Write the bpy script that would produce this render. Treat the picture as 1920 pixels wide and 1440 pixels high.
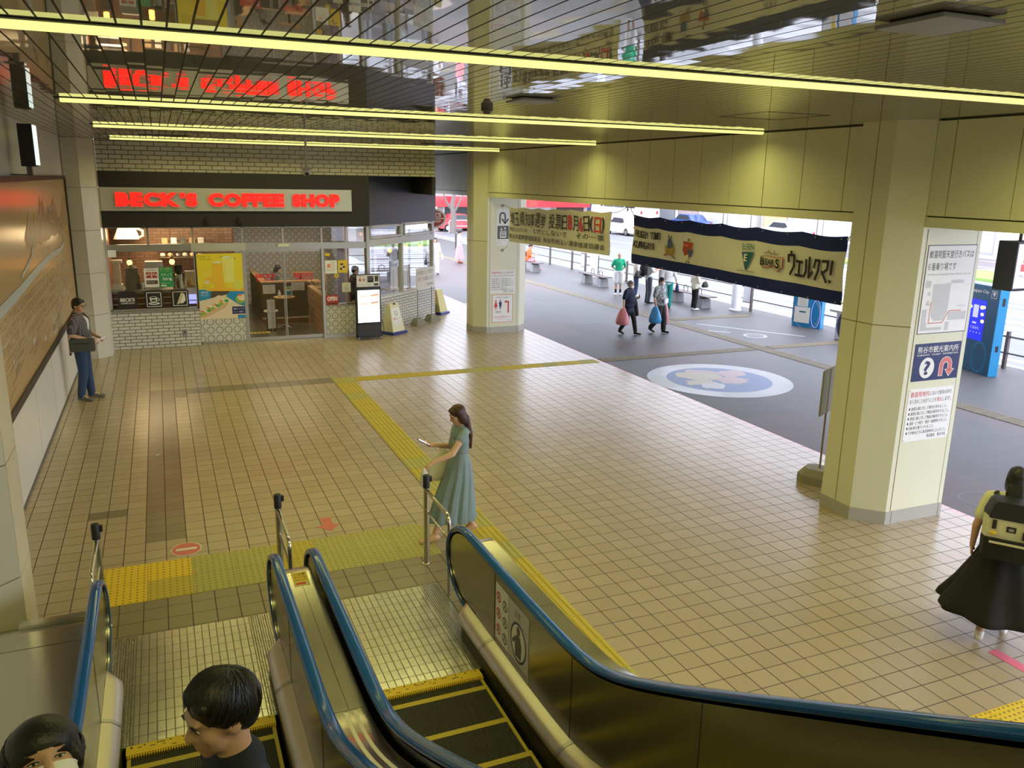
# Railway station ground-floor hall seen from a descending escalator.
import bpy, bmesh, math, random
from mathutils import Vector, Matrix, Euler, noise

random.seed(11)
sc = bpy.context.scene
for _o in list(bpy.data.objects):
    bpy.data.objects.remove(_o, do_unlink=True)
COL = sc.collection
PI = math.pi

# ------------------------------------------------------------------ camera
cam_d = bpy.data.cameras.new('camera')
cam_d.sensor_fit = 'HORIZONTAL'
cam_d.sensor_width = 36.0
cam_d.lens = 1541.6 / 1920 * 36.0
cam_d.clip_start = 0.05
cam_d.clip_end = 500
cam = bpy.data.objects.new('camera', cam_d)
COL.objects.link(cam)
_p, _y, _r = 0.24263, 0.40165, 0.017886          # pitch down, yaw to the right, roll
_f = Vector((math.sin(_y) * math.cos(_p), math.cos(_y) * math.cos(_p), -math.sin(_p)))
_rt = Vector((math.cos(_y), -math.sin(_y), 0))
_up = _rt.cross(_f)
_rt2 = math.cos(_r) * _rt + math.sin(_r) * _up
_up2 = -math.sin(_r) * _rt + math.cos(_r) * _up
_m = Matrix((_rt2, _up2, -_f)).transposed().to_4x4()
_m.translation = Vector((0, 0, 4.0))
cam.matrix_world = _m
sc.camera = cam

# ------------------------------------------------------------------ view
sc.view_settings.view_transform = 'Standard'
sc.view_settings.look = 'None'
sc.view_settings.gamma = 1.0
sc.view_settings.use_curve_mapping = False
sc.view_settings.exposure = 0.6

# ------------------------------------------------------------------ overcast sky
world = bpy.data.worlds.new('overcast_sky')
sc.world = world
world.use_nodes = True
_nt = world.node_tree
_nt.nodes.clear()
_out = _nt.nodes.new('ShaderNodeOutputWorld')
_bg = _nt.nodes.new('ShaderNodeBackground')
_bg.inputs['Color'].default_value = (0.79, 0.83, 1.0, 1)
_bg.inputs['Strength'].default_value = 3.6
_nt.links.new(_bg.outputs[0], _out.inputs[0])


def area_light(name, loc, size, size_y, power, color, rot=(0, 0, 0), spread=PI):
    d = bpy.data.lights.new(name, 'AREA')
    d.shape = 'RECTANGLE'
    d.size, d.size_y = size, size_y
    d.energy = power
    d.color = color
    d.spread = spread
    o = bpy.data.objects.new(name, d)
    o.location = loc
    o.rotation_euler = rot
    COL.objects.link(o)
    return o


CEIL = 4.72
STRIP_Y = [-4.6, 0.15, 4.93, 9.65, 14.5, 19.45]     # ceiling light lines
STRIP_X0, STRIP_X1 = -0.82, 7.80
LAMP = (1.0, 0.93, 0.31)
for _k, _yy in enumerate(STRIP_Y):
    area_light('strip_light_glow', ((STRIP_X0 + STRIP_X1) / 2, _yy, CEIL - 0.050), STRIP_X1 - STRIP_X0 - 0.7, 0.07,
               58, LAMP, spread=math.radians(160))
# lamps inside the coffee shop
area_light('shop_ceiling_glow', (1.8, 24.2, 2.72), 4.5, 2.5, 60, (1.0, 0.80, 0.52))
area_light('shop_counter_glow', (-0.3, 22.6, 2.74), 1.4, 0.5, 34, (1.0, 0.70, 0.38))
area_light('shop_seating_glow', (6.2, 25.2, 2.72), 2.5, 2.0, 24, (1.0, 0.80, 0.55))

# ------------------------------------------------------------------ materials
MATS = {}


def _nodes(name):
    m = bpy.data.materials.new(name)
    m.use_nodes = True
    nt = m.node_tree
    b = nt.nodes['Principled BSDF']
    return m, nt, b


def N(nt, t, **kw):
    n = nt.nodes.new(t)
    for k, v in kw.items():
        if k.startswith('i_'):
            n.inputs[int(k[2:]) if k[2:].isdigit() else k[2:].replace('_', ' ')].default_value = v
        else:
            setattr(n, k, v)
    return n


def math_(nt, op, a, b=None, c=None):
    n = nt.nodes.new('ShaderNodeMath')
    n.operation = op
    for i, v in enumerate((a, b, c)):
        if v is None:
            continue
        if isinstance(v, (int, float)):
            n.inputs[i].default_value = v
        else:
            nt.links.new(v, n.inputs[i])
    return n.outputs[0]


def mix_(nt, fac, a, b):
    n = nt.nodes.new('ShaderNodeMix')
    n.data_type = 'RGBA'
    for i, v in ((0, fac), (6, a), (7, b)):
        if isinstance(v, (int, float)):
            n.inputs[i].default_value = v
        elif isinstance(v, tuple):
            n.inputs[i].default_value = v if len(v) == 4 else (*v, 1)
        else:
            nt.links.new(v, n.inputs[i])
    return n.outputs[2]


def coords(nt):
    tc = nt.nodes.new('ShaderNodeTexCoord')
    sp = nt.nodes.new('ShaderNodeSeparateXYZ')
    nt.links.new(tc.outputs['Object'], sp.inputs[0])
    return tc.outputs['Object'], sp.outputs[0], sp.outputs[1], sp.outputs[2]


def mat(name, col, rough=0.5, metal=0.0, spec=0.5, emit=None, es=0.0, var=0.05, scale=6.0, bump=0.0, trans=0.0,
        alpha=1.0, coat=0.0, sheen=0.0):
    """plain surface with a little procedural unevenness"""
    if name in MATS:
        return MATS[name]
    m, nt, b = _nodes(name)
    b.inputs['Roughness'].default_value = rough
    b.inputs['Metallic'].default_value = metal
    b.inputs['Specular IOR Level'].default_value = spec
    b.inputs['Transmission Weight'].default_value = trans
    b.inputs['Alpha'].default_value = alpha
    b.inputs['Coat Weight'].default_value = coat
    if sheen:
        b.inputs['Sheen Weight'].default_value = sheen
    v, x, y, z = coords(nt)
    nz = N(nt, 'ShaderNodeTexNoise')
    nz.inputs['Scale'].default_value = scale
    nz.inputs['Detail'].default_value = 4
    nt.links.new(v, nz.inputs['Vector'])
    lo = tuple(c * (1 - var) for c in col)
    hi = tuple(min(1, c * (1 + var)) for c in col)
    nt.links.new(mix_(nt, nz.outputs[0], lo, hi), b.inputs['Base Color'])
    if bump:
        bp = N(nt, 'ShaderNodeBump')
        bp.inputs['Strength'].default_value = bump
        bp.inputs['Distance'].default_value = 0.01
        nt.links.new(nz.outputs[0], bp.inputs['Height'])
        nt.links.new(bp.outputs[0], b.inputs['Normal'])
    if emit:
        b.inputs['Emission Color'].default_value = (*emit, 1)
        b.inputs['Emission Strength'].default_value = es
    MATS[name] = m
    return m


def band(nt, c, pitch, half, off=0.0):
    """1 on thin lines repeated every pitch along coordinate c"""
    t = math_(nt, 'DIVIDE', math_(nt, 'SUBTRACT', c, off), pitch)
    fr = math_(nt, 'FRACT', math_(nt, 'ADD', t, 0.5))
    d = math_(nt, 'ABSOLUTE', math_(nt, 'SUBTRACT', fr, 0.5))
    return math_(nt, 'LESS_THAN', d, half / pitch)


def inside(nt, x, a, b):
    return math_(nt, 'MULTIPLY', math_(nt, 'GREATER_THAN', x, a), math_(nt, 'LESS_THAN', x, b))


TX, TY, TY0 = 0.2123, 0.2249, 4.876


def floor_material():
    m, nt, b = _nodes('hall_floor_tiles')
    v, x, y, z = coords(nt)
    gx = band(nt, x, TX, 0.0046)
    gy = band(nt, y, TY, 0.0041, TY0)
    g = math_(nt, 'MAXIMUM', gx, gy)
    ix = math_(nt, 'FLOOR', math_(nt, 'DIVIDE', x, TX))
    iy = math_(nt, 'FLOOR', math_(nt, 'DIVIDE', math_(nt, 'SUBTRACT', y, TY0), TY))
    cx = nt.nodes.new('ShaderNodeCombineXYZ')
    nt.links.new(ix, cx.inputs[0])
    nt.links.new(iy, cx.inputs[1])
    wn = N(nt, 'ShaderNodeTexWhiteNoise')
    nt.links.new(cx.outputs[0], wn.inputs['Vector'])
    nz = N(nt, 'ShaderNodeTexNoise')
    nz.inputs['Scale'].default_value = 0.9
    nz.inputs['Detail'].default_value = 5
    nt.links.new(v, nz.inputs['Vector'])
    t = math_(nt, 'ADD', math_(nt, 'MULTIPLY', wn.outputs[0], 0.65), math_(nt, 'MULTIPLY', nz.outputs[0], 0.3))
    tile = mix_(nt, t, (0.385, 0.302, 0.203), (0.44, 0.352, 0.245))
    # bands of darker brown tiles laid in the floor
    yb = TY0 + TY
    b1 = math_(nt, 'MULTIPLY', inside(nt, x, -2 * TX, 0), inside(nt, y, TY0 + 20 * TY, TY0 + 51 * TY))
    b2 = math_(nt, 'MULTIPLY', inside(nt, x, -2 * TX, 14 * TX), inside(nt, y, TY0 + 50 * TY, TY0 + 52 * TY))
    b3 = math_(nt, 'MULTIPLY', inside(nt, x, -5 * TX, -3 * TX), inside(nt, y, TY0 + 24 * TY, TY0 + 25 * TY))
    b4 = math_(nt, 'MULTIPLY', inside(nt, x, -2 * TX, 1 * TX), inside(nt, y, TY0 + 49 * TY, TY0 + 51 * TY))
    bb = math_(nt, 'MAXIMUM', math_(nt, 'MAXIMUM', b1, b2), math_(nt, 'MAXIMUM', b3, b4))
    tile = mix_(nt, bb, tile, mix_(nt, t, (0.205, 0.160, 0.112), (0.235, 0.188, 0.132)))
    b5 = math_(nt, 'MULTIPLY', inside(nt, x, -4 * TX, 13 * TX), math_(nt, 'LESS_THAN', y, TY0 + 14 * TY))
    tile = mix_(nt, b5, tile, mix_(nt, t, (0.235, 0.195, 0.125), (0.275, 0.23, 0.15)))
    # red stone line at the edge of the hall
    rl = math_(nt, 'GREATER_THAN', x, 9.04)
    tile = mix_(nt, rl, tile, (0.52, 0.27, 0.23))
    col = mix_(nt, g, tile, (0.045, 0.030, 0.017))
    nt.links.new(col, b.inputs['Base Color'])
    n2 = N(nt, 'ShaderNodeTexNoise')
    n2.inputs['Scale'].default_value = 2.5
    nt.links.new(v, n2.inputs['Vector'])
    rg = math_(nt, 'ADD', math_(nt, 'MULTIPLY', n2.outputs[0], 0.05), 0.235)
    nt.links.new(math_(nt, 'ADD', rg, math_(nt, 'MULTIPLY', g, 0.4)), b.inputs['Roughness'])
    b.inputs['Specular IOR Level'].default_value = 0.5
    h = math_(nt, 'SUBTRACT', math_(nt, 'MULTIPLY', wn.outputs[0], 0.25), g)
    bp = N(nt, 'ShaderNodeBump')
    bp.inputs['Strength'].default_value = 0.25
    bp.inputs['Distance'].default_value = 0.003
    nt.links.new(h, bp.inputs['Height'])
    nt.links.new(bp.outputs[0], b.inputs['Normal'])
    MATS['floor'] = m


def ceiling_material():
    m, nt, b = _nodes('gloss_ceiling_planks')
    v, x, y, z = coords(nt)
    g = band(nt, x, 0.1155, 0.0058, -0.009)
    ix = math_(nt, 'FLOOR', math_(nt, 'DIVIDE', math_(nt, 'ADD', x, 0.009), 0.1155))
    wn = N(nt, 'ShaderNodeTexWhiteNoise', noise_dimensions='1D')
    nt.links.new(ix, wn.inputs['W'])
    col = mix_(nt, wn.outputs[0], (0.26, 0.255, 0.20), (0.29, 0.285, 0.225))
    # outlines of inspection hatches
    nt.links.new(mix_(nt, g, col, (0.012, 0.011, 0.008)), b.inputs['Base Color'])
    b.inputs['Metallic'].default_value = 0.30
    b.inputs['Specular IOR Level'].default_value = 0.65
    nt.links.new(math_(nt, 'ADD', math_(nt, 'MULTIPLY', g, 0.7), 0.022), b.inputs['Roughness'])
    cx = nt.nodes.new('ShaderNodeCombineXYZ')
    nt.links.new(math_(nt, 'MULTIPLY', ix, 3.7), cx.inputs[0])
    nt.links.new(math_(nt, 'MULTIPLY', y, 2.2), cx.inputs[1])
    nz = N(nt, 'ShaderNodeTexNoise')
    nz.inputs['Scale'].default_value = 1.0
    nz.inputs['Detail'].default_value = 1.0
    nt.links.new(cx.outputs[0], nz.inputs['Vector'])
    # every plank is a little bowed and uneven
    fr = math_(nt, 'SUBTRACT', math_(nt, 'FRACT', math_(nt, 'DIVIDE', math_(nt, 'ADD', x, 0.009), 0.1155)), 0.5)
    h = math_(nt, 'ADD', math_(nt, 'MULTIPLY', nz.outputs[0], 1.2), math_(nt, 'MULTIPLY', math_(nt, 'MULTIPLY', fr, fr), 0.12))
    h = math_(nt, 'ADD', h, math_(nt, 'MULTIPLY', math_(nt, 'MULTIPLY', wn.outputs[0], fr), 0.06))
    bp = N(nt, 'ShaderNodeBump')
    bp.inputs['Strength'].default_value = 0.5
    bp.inputs['Distance'].default_value = 0.004
    nt.links.new(h, bp.inputs['Height'])
    nt.links.new(bp.outputs[0], b.inputs['Normal'])
    MATS['ceiling'] = m


def brick_material(name, c1, c2, mortar, w, h, rough=0.25, msize=0.012, axis='XZ', bump=0.4, spec=0.5, ms=0.1):
    m, nt, b = _nodes(name)
    v, x, y, z = coords(nt)
    cx = nt.nodes.new('ShaderNodeCombineXYZ')
    if axis == 'XZ':
        nt.links.new(x, cx.inputs[0])
        nt.links.new(z, cx.inputs[1])
    elif axis == 'YZ':
        nt.links.new(y, cx.inputs[0])
        nt.links.new(z, cx.inputs[1])
    elif axis == 'DZ':
        nt.links.new(math_(nt, 'ADD', math_(nt, 'MULTIPLY', x, 0.725), math_(nt, 'MULTIPLY', y, 0.689)), cx.inputs[0])
        nt.links.new(z, cx.inputs[1])
    else:
        nt.links.new(x, cx.inputs[0])
        nt.links.new(y, cx.inputs[1])
    br = N(nt, 'ShaderNodeTexBrick')
    br.inputs['Color1'].default_value = (*c1, 1)
    br.inputs['Color2'].default_value = (*c2, 1)
    br.inputs['Mortar'].default_value = (*mortar, 1)
    br.inputs['Scale'].default_value = 1.0
    br.inputs['Mortar Size'].default_value = msize
    br.inputs['Mortar Smooth'].default_value = ms
    br.inputs['Brick Width'].default_value = w
    br.inputs['Row Height'].default_value = h
    nt.links.new(cx.outputs[0], br.inputs['Vector'])
    nt.links.new(br.outputs['Color'], b.inputs['Base Color'])
    b.inputs['Roughness'].default_value = rough
    b.inputs['Specular IOR Level'].default_value = spec
    bp = N(nt, 'ShaderNodeBump', invert=True)
    bp.inputs['Strength'].default_value = bump
    bp.inputs['Distance'].default_value = 0.004
    nt.links.new(br.outputs['Fac'], bp.inputs['Height'])
    nt.links.new(bp.outputs[0], b.inputs['Normal'])
    MATS[name] = m
    return m


def circle_tile_material(name, pitch, axis='XZ', c=(0.66, 0.64, 0.54), ring=(0.31, 0.30, 0.24)):
    """patterned tiles: a ring on every tile, a small star between"""
    m, nt, b = _nodes(name)
    v, x, y, z = coords(nt)
    a = {'XZ': x, 'YZ': y}[axis]

    def cell(c, o):
        t = math_(nt, 'ADD', math_(nt, 'DIVIDE', c, pitch), o)
        return math_(nt, 'SUBTRACT', math_(nt, 'FRACT', t), 0.5)
    u, w = cell(a, 0.0), cell(z, 0.15)
    r = math_(nt, 'SQRT', math_(nt, 'ADD', math_(nt, 'MULTIPLY', u, u), math_(nt, 'MULTIPLY', w, w)))
    rg = inside(nt, r, 0.315, 0.44)
    nz = N(nt, 'ShaderNodeTexNoise')
    nz.inputs['Scale'].default_value = 40
    nt.links.new(v, nz.inputs['Vector'])
    base = mix_(nt, nz.outputs[0], tuple(k * 0.85 for k in c), c)
    col = mix_(nt, rg, base, ring)
    dot = math_(nt, 'LESS_THAN', r, 0.05)
    col = mix_(nt, dot, col, tuple(k * 0.7 for k in c))
    nt.links.new(col, b.inputs['Base Color'])
    b.inputs['Roughness'].default_value = 0.3
    MATS[name] = m


def grid_plate_material():
    """landing plate of an escalator: cleats with dark grooves"""
    m, nt, b = _nodes('landing_plate')
    v, x, y, z = coords(nt)
    ax = math_(nt, 'ABSOLUTE', x)
    g1 = band(nt, x, 0.062, 0.0030)
    g2 = band(nt, y, 0.135, 0.0022)
    fine = math_(nt, 'MAXIMUM', band(nt, x, 0.0206, 0.0026), band(nt, y, 0.027, 0.0024))
    side = math_(nt, 'GREATER_THAN', ax, 0.47)
    g = math_(nt, 'MAXIMUM', g1, g2)
    g = math_(nt, 'MAXIMUM', g, math_(nt, 'MULTIPLY', side, fine))
    nz = N(nt, 'ShaderNodeTexNoise')
    nz.inputs['Scale'].default_value = 3
    nt.links.new(v, nz.inputs['Vector'])
    rib = math_(nt, 'SINE', math_(nt, 'MULTIPLY', y, 520.0))
    col = mix_(nt, nz.outputs[0], (0.55, 0.54, 0.49), (0.68, 0.67, 0.61))
    nt.links.new(mix_(nt, g, col, (0.12, 0.11, 0.08)), b.inputs['Base Color'])
    b.inputs['Metallic'].default_value = 0.9
    nt.links.new(math_(nt, 'ADD', math_(nt, 'MULTIPLY', g, 0.3), math_(nt, 'ADD', math_(nt, 'MULTIPLY', nz.outputs[0], 0.10), 0.17)), b.inputs['Roughness'])
    bp = N(nt, 'ShaderNodeBump')
    bp.inputs['Strength'].default_value = 0.35
    bp.inputs['Distance'].default_value = 0.003
    nt.links.new(math_(nt, 'SUBTRACT', math_(nt, 'MULTIPLY', rib, 0.25), g), bp.inputs['Height'])
    nt.links.new(bp.outputs[0], b.inputs['Normal'])
    MATS['plate'] = m


def step_material():
    m, nt, b = _nodes('grooved_step')
    v, x, y, z = coords(nt)
    s = math_(nt, 'SINE', math_(nt, 'MULTIPLY', x, 2 * PI / 0.0125))
    f = math_(nt, 'GREATER_THAN', s, 0.1)
    nt.links.new(mix_(nt, f, (0.012, 0.012, 0.010), (0.10, 0.098, 0.078)), b.inputs['Base Color'])
    b.inputs['Metallic'].default_value = 0.4
    b.inputs['Roughness'].default_value = 0.5
    bp = N(nt, 'ShaderNodeBump')
    bp.inputs['Strength'].default_value = 0.6
    bp.inputs['Distance'].default_value = 0.004
    nt.links.new(s, bp.inputs['Height'])
    nt.links.new(bp.outputs[0], b.inputs['Normal'])
    MATS['step'] = m


def plaza_material():
    m, nt, b = _nodes('plaza_pavers')
    v, x, y, z = coords(nt)
    br = N(nt, 'ShaderNodeTexBrick')
    br.inputs['Color1'].default_value = (0.9, 0.9, 0.9, 1)
    br.inputs['Color2'].default_value = (1, 1, 1, 1)
    br.inputs['Mortar'].default_value = (0.62, 0.62, 0.62, 1)
    br.inputs['Scale'].default_value = 1.0
    br.inputs['Mortar Size'].default_value = 0.004
    br.inputs['Brick Width'].default_value = 0.42
    br.inputs['Row Height'].default_value = 0.21
    nt.links.new(v, br.inputs['Vector'])
    ix = math_(nt, 'FLOOR', math_(nt, 'DIVIDE', math_(nt, 'ADD', x, 0.4), 1.35))
    iy = math_(nt, 'FLOOR', math_(nt, 'DIVIDE', math_(nt, 'ADD', y, math_(nt, 'MULTIPLY', ix, 1.1)), 2.7))
    cx = nt.nodes.new('ShaderNodeCombineXYZ')
    nt.links.new(ix, cx.inputs[0])
    nt.links.new(iy, cx.inputs[1])
    wn = N(nt, 'ShaderNodeTexWhiteNoise')
    nt.links.new(cx.outputs[0], wn.inputs['Vector'])
    pk = math_(nt, 'LESS_THAN', wn.outputs[0], 0.36)
    near = math_(nt, 'LESS_THAN', x, 14.0)
    base = mix_(nt, math_(nt, 'MULTIPLY', pk, near), (0.070, 0.067, 0.062), (0.098, 0.072, 0.066))
    lt = math_(nt, 'GREATER_THAN', wn.outputs[0], 0.72)
    base = mix_(nt, math_(nt, 'MULTIPLY', lt, near), base, (0.084, 0.083, 0.076))
    mm = nt.nodes.new('ShaderNodeMix')
    mm.data_type = 'RGBA'
    mm.blend_type = 'MULTIPLY'
    mm.inputs[0].default_value = 1.0
    nt.links.new(base, mm.inputs[6])
    nt.links.new(br.outputs['Color'], mm.inputs[7])
    nt.links.new(mm.outputs[2], b.inputs['Base Color'])
    b.inputs['Roughness'].default_value = 0.55
    MATS['plaza'] = m


def road_material():
    m, nt, b = _nodes('road_surface')
    v, x, y, z = coords(nt)
    nz = N(nt, 'ShaderNodeTexNoise')
    nz.inputs['Scale'].default_value = 0.6
    nz.inputs['Detail'].default_value = 6
    nt.links.new(v, nz.inputs['Vector'])
    base = mix_(nt, nz.outputs[0], (0.145, 0.15, 0.158), (0.175, 0.18, 0.188))
    ln = math_(nt, 'MAXIMUM', band(nt, x, 3.6, 0.13, 19.2), math_(nt, 'MULTIPLY', band(nt, x, 1.15, 0.28, 20.2), inside(nt, y, 16.0, 30.5)))
    l2 = math_(nt, 'MULTIPLY', band(nt, y, 5.6, 0.10, 1.0), math_(nt, 'LESS_THAN', x, 20.5))
    ln = math_(nt, 'MAXIMUM', ln, l2)
    nt.links.new(mix_(nt, ln, base, (0.40, 0.405, 0.41)), b.inputs['Base Color'])
    b.inputs['Roughness'].default_value = 0.6
    MATS['road'] = m


def stone_panel(name, c, rough, spec=0.5):
    m, nt, b = _nodes(name)
    v, x, y, z = coords(nt)
    nz = N(nt, 'ShaderNodeTexNoise')
    nz.inputs['Scale'].default_value = 55
    nz.inputs['Detail'].default_value = 3
    nt.links.new(v, nz.inputs['Vector'])
    n2 = N(nt, 'ShaderNodeTexNoise')
    n2.inputs['Scale'].default_value = 1.1
    nt.links.new(v, n2.inputs['Vector'])
    f = math_(nt, 'ADD', math_(nt, 'MULTIPLY', nz.outputs[0], 0.5), math_(nt, 'MULTIPLY', n2.outputs[0], 0.5))
    nt.links.new(mix_(nt, f, tuple(k * 0.92 for k in c), tuple(min(1, k * 1.06) for k in c)), b.inputs['Base Color'])
    b.inputs['Roughness'].default_value = rough
    b.inputs['Specular IOR Level'].default_value = spec
    MATS[name] = m
    return m


def map_material():
    m, nt, b = _nodes('painted_map')
    v, x, y, z = coords(nt)
    nz = N(nt, 'ShaderNodeTexNoise')
    nz.inputs['Scale'].default_value = 1.6
    nz.inputs['Detail'].default_value = 6
    nt.links.new(v, nz.inputs['Vector'])
    zz = math_(nt, 'ADD', z, math_(nt, 'MULTIPLY', math_(nt, 'SUBTRACT', nz.outputs[0], 0.5), 0.5))
    cr = N(nt, 'ShaderNodeValToRGB')
    cr.color_ramp.elements[0].position = 0.0
    cr.color_ramp.elements[0].color = (0.48, 0.31, 0.135, 1)
    cr.color_ramp.elements[1].position = 1.0
    cr.color_ramp.elements[1].color = (0.38, 0.065, 0.025, 1)
    for p, c in ((0.35, (0.50, 0.345, 0.155, 1)), (0.62, (0.47, 0.32, 0.145, 1)), (0.80, (0.44, 0.235, 0.085, 1)), (0.93, (0.52, 0.17, 0.06, 1))):
        e = cr.color_ramp.elements.new(p)
        e.color = c
    nt.links.new(math_(nt, 'DIVIDE', math_(nt, 'SUBTRACT', zz, 1.28), 2.58), cr.inputs[0])
    nt.links.new(cr.outputs[0], b.inputs['Base Color'])
    b.inputs['Roughness'].default_value = 0.22
    MATS['map'] = m


def brushed(name, c, rough, axis=0, metal=1.0):
    m, nt, b = _nodes(name)
    v, x, y, z = coords(nt)
    mp = N(nt, 'ShaderNodeMapping')
    s = [60, 60, 60]
    s[axis] = 1.5
    mp.inputs['Scale'].default_value = s
    nt.links.new(v, mp.inputs['Vector'])
    nz = N(nt, 'ShaderNodeTexNoise')
    nz.inputs['Scale'].default_value = 3.0
    nz.inputs['Detail'].default_value = 3
    nt.links.new(mp.outputs[0], nz.inputs['Vector'])
    nt.links.new(mix_(nt, nz.outputs[0], tuple(k * 0.9 for k in c), c), b.inputs['Base Color'])
    b.inputs['Metallic'].default_value = metal
    nt.links.new(math_(nt, 'ADD', math_(nt, 'MULTIPLY', nz.outputs[0], 0.08), rough), b.inputs['Roughness'])
    MATS[name] = m
    return m


def glass(name, tint=(0.95, 0.97, 0.95), refl=0.07, fk=1.0):
    """thin pane: mostly see-through, a little mirror"""
    m = bpy.data.materials.new(name)
    m.use_nodes = True
    nt = m.node_tree
    nt.nodes.clear()
    o = nt.nodes.new('ShaderNodeOutputMaterial')
    tr = nt.nodes.new('ShaderNodeBsdfTransparent')
    tr.inputs[0].default_value = (*tint, 1)
    gl = nt.nodes.new('ShaderNodeBsdfGlossy')
    gl.inputs['Roughness'].default_value = 0.02
    fr = nt.nodes.new('ShaderNodeFresnel')
    fr.inputs[0].default_value = 1.45
    mx = nt.nodes.new('ShaderNodeMixShader')
    f = math_(nt, 'MULTIPLY', math_(nt, 'ADD', fr.outputs[0], refl - 0.04), fk)
    nt.links.new(f, mx.inputs[0])
    nt.links.new(tr.outputs[0], mx.inputs[1])
    nt.links.new(gl.outputs[0], mx.inputs[2])
    nt.links.new(mx.outputs[0], o.inputs[0])
    MATS[name] = m


def plaid_material():
    m, nt, b = _nodes('plaid_cloth')
    v, x, y, z = coords(nt)
    a = band(nt, x, 0.035, 0.005)
    c = band(nt, z, 0.035, 0.005)
    d = band(nt, x, 0.14, 0.016)
    e = band(nt, z, 0.14, 0.016)
    col = mix_(nt, math_(nt, 'MAXIMUM', d, e), (0.035, 0.035, 0.055), (0.085, 0.035, 0.045))
    col = mix_(nt, math_(nt, 'MULTIPLY', math_(nt, 'MAXIMUM', a, c), 0.75), col, (0.24, 0.24, 0.27))
    nt.links.new(col, b.inputs['Base Color'])
    b.inputs['Roughness'].default_value = 0.85
    MATS['plaid'] = m


def pattern_material(name, base, blot, scale, th=0.55, rough=0.8):
    m, nt, b = _nodes(name)
    v, x, y, z = coords(nt)
    vo = N(nt, 'ShaderNodeTexNoise')
    vo.inputs['Scale'].default_value = scale
    vo.inputs['Detail'].default_value = 2
    nt.links.new(v, vo.inputs['Vector'])
    f = math_(nt, 'GREATER_THAN', vo.outputs[0], th)
    nt.links.new(mix_(nt, f, base, blot), b.inputs['Base Color'])
    b.inputs['Roughness'].default_value = rough
    MATS[name] = m


def hair_material(name, c, c2):
    m, nt, b = _nodes(name)
    v, x, y, z = coords(nt)
    mp = N(nt, 'ShaderNodeMapping')
    mp.inputs['Scale'].default_value = (90, 90, 9)
    nt.links.new(v, mp.inputs['Vector'])
    nz = N(nt, 'ShaderNodeTexNoise')
    nz.inputs['Scale'].default_value = 2.0
    nz.inputs['Detail'].default_value = 3
    nt.links.new(mp.outputs[0], nz.inputs['Vector'])
    nt.links.new(mix_(nt, nz.outputs[0], c, c2), b.inputs['Base Color'])
    b.inputs['Roughness'].default_value = 0.42
    bp = N(nt, 'ShaderNodeBump')
    bp.inputs['Strength'].default_value = 0.5
    bp.inputs['Distance'].default_value = 0.004
    nt.links.new(nz.outputs[0], bp.inputs['Height'])
    nt.links.new(bp.outputs[0], b.inputs['Normal'])
    MATS[name] = m


floor_material(); ceiling_material(); grid_plate_material(); step_material(); plaza_material(); road_material(); map_material(); plaid_material()
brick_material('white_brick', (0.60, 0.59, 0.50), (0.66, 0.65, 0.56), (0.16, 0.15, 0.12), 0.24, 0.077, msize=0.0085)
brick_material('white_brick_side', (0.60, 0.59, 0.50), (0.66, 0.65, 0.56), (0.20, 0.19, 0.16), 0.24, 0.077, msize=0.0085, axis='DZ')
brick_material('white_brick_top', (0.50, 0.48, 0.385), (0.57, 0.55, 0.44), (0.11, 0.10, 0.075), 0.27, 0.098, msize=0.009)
brick_material('wood_brick', (0.30, 0.17, 0.085), (0.40, 0.235, 0.12), (0.48, 0.36, 0.21), 0.52, 0.19, axis='YZ', msize=0.012)
brick_material('red_brick', (0.22, 0.12, 0.07), (0.28, 0.16, 0.10), (0.12, 0.08, 0.05), 0.22, 0.075, msize=0.008, rough=0.6)
circle_tile_material('ring_tiles', 0.205)
circle_tile_material('ring_tiles_far', 0.205)
stone_panel('cream_panel', (0.69, 0.685, 0.50), 0.38)
stone_panel('cream_fascia', (0.70, 0.71, 0.48), 0.42)
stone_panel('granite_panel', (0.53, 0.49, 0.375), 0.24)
stone_panel('granite_daylit', (0.66, 0.60, 0.47), 0.22)  # same granite, paler for the daylight painted into it
stone_panel('base_stone', (0.40, 0.39, 0.34), 0.45)
stone_panel('white_wall', (0.72, 0.71, 0.65), 0.24)
stone_panel('concrete', (0.46, 0.46, 0.45), 0.85, 0.2)
brushed('steel', (0.60, 0.575, 0.48), 0.20, 1)
brushed('steel_panel', (0.40, 0.385, 0.31), 0.20, 1)
brushed('steel_deck', (0.62, 0.60, 0.52), 0.13, 1)
brushed('skirt_cover', (0.66, 0.62, 0.54), 0.34, 1)
brushed('alu', (0.50, 0.50, 0.46), 0.33, 0)
brushed('sign_alu', (0.62, 0.62, 0.56), 0.30, 0, metal=0.55)
glass('pane')
glass('pane_side', refl=0.10, fk=0.6)
pattern_material('camo_blouse', (0.16, 0.17, 0.17), (0.50, 0.51, 0.50), 28, 0.54)
pattern_material('lace_white', (0.80, 0.79, 0.76), (0.66, 0.65, 0.63), 40, 0.5)
hair_material('hair_black', (0.006, 0.006, 0.006), (0.022, 0.020, 0.018))
hair_material('hair_brown', (0.028, 0.009, 0.005), (0.075, 0.024, 0.012))
hair_material('hair_grey', (0.10, 0.09, 0.085), (0.24, 0.23, 0.22))
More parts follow.
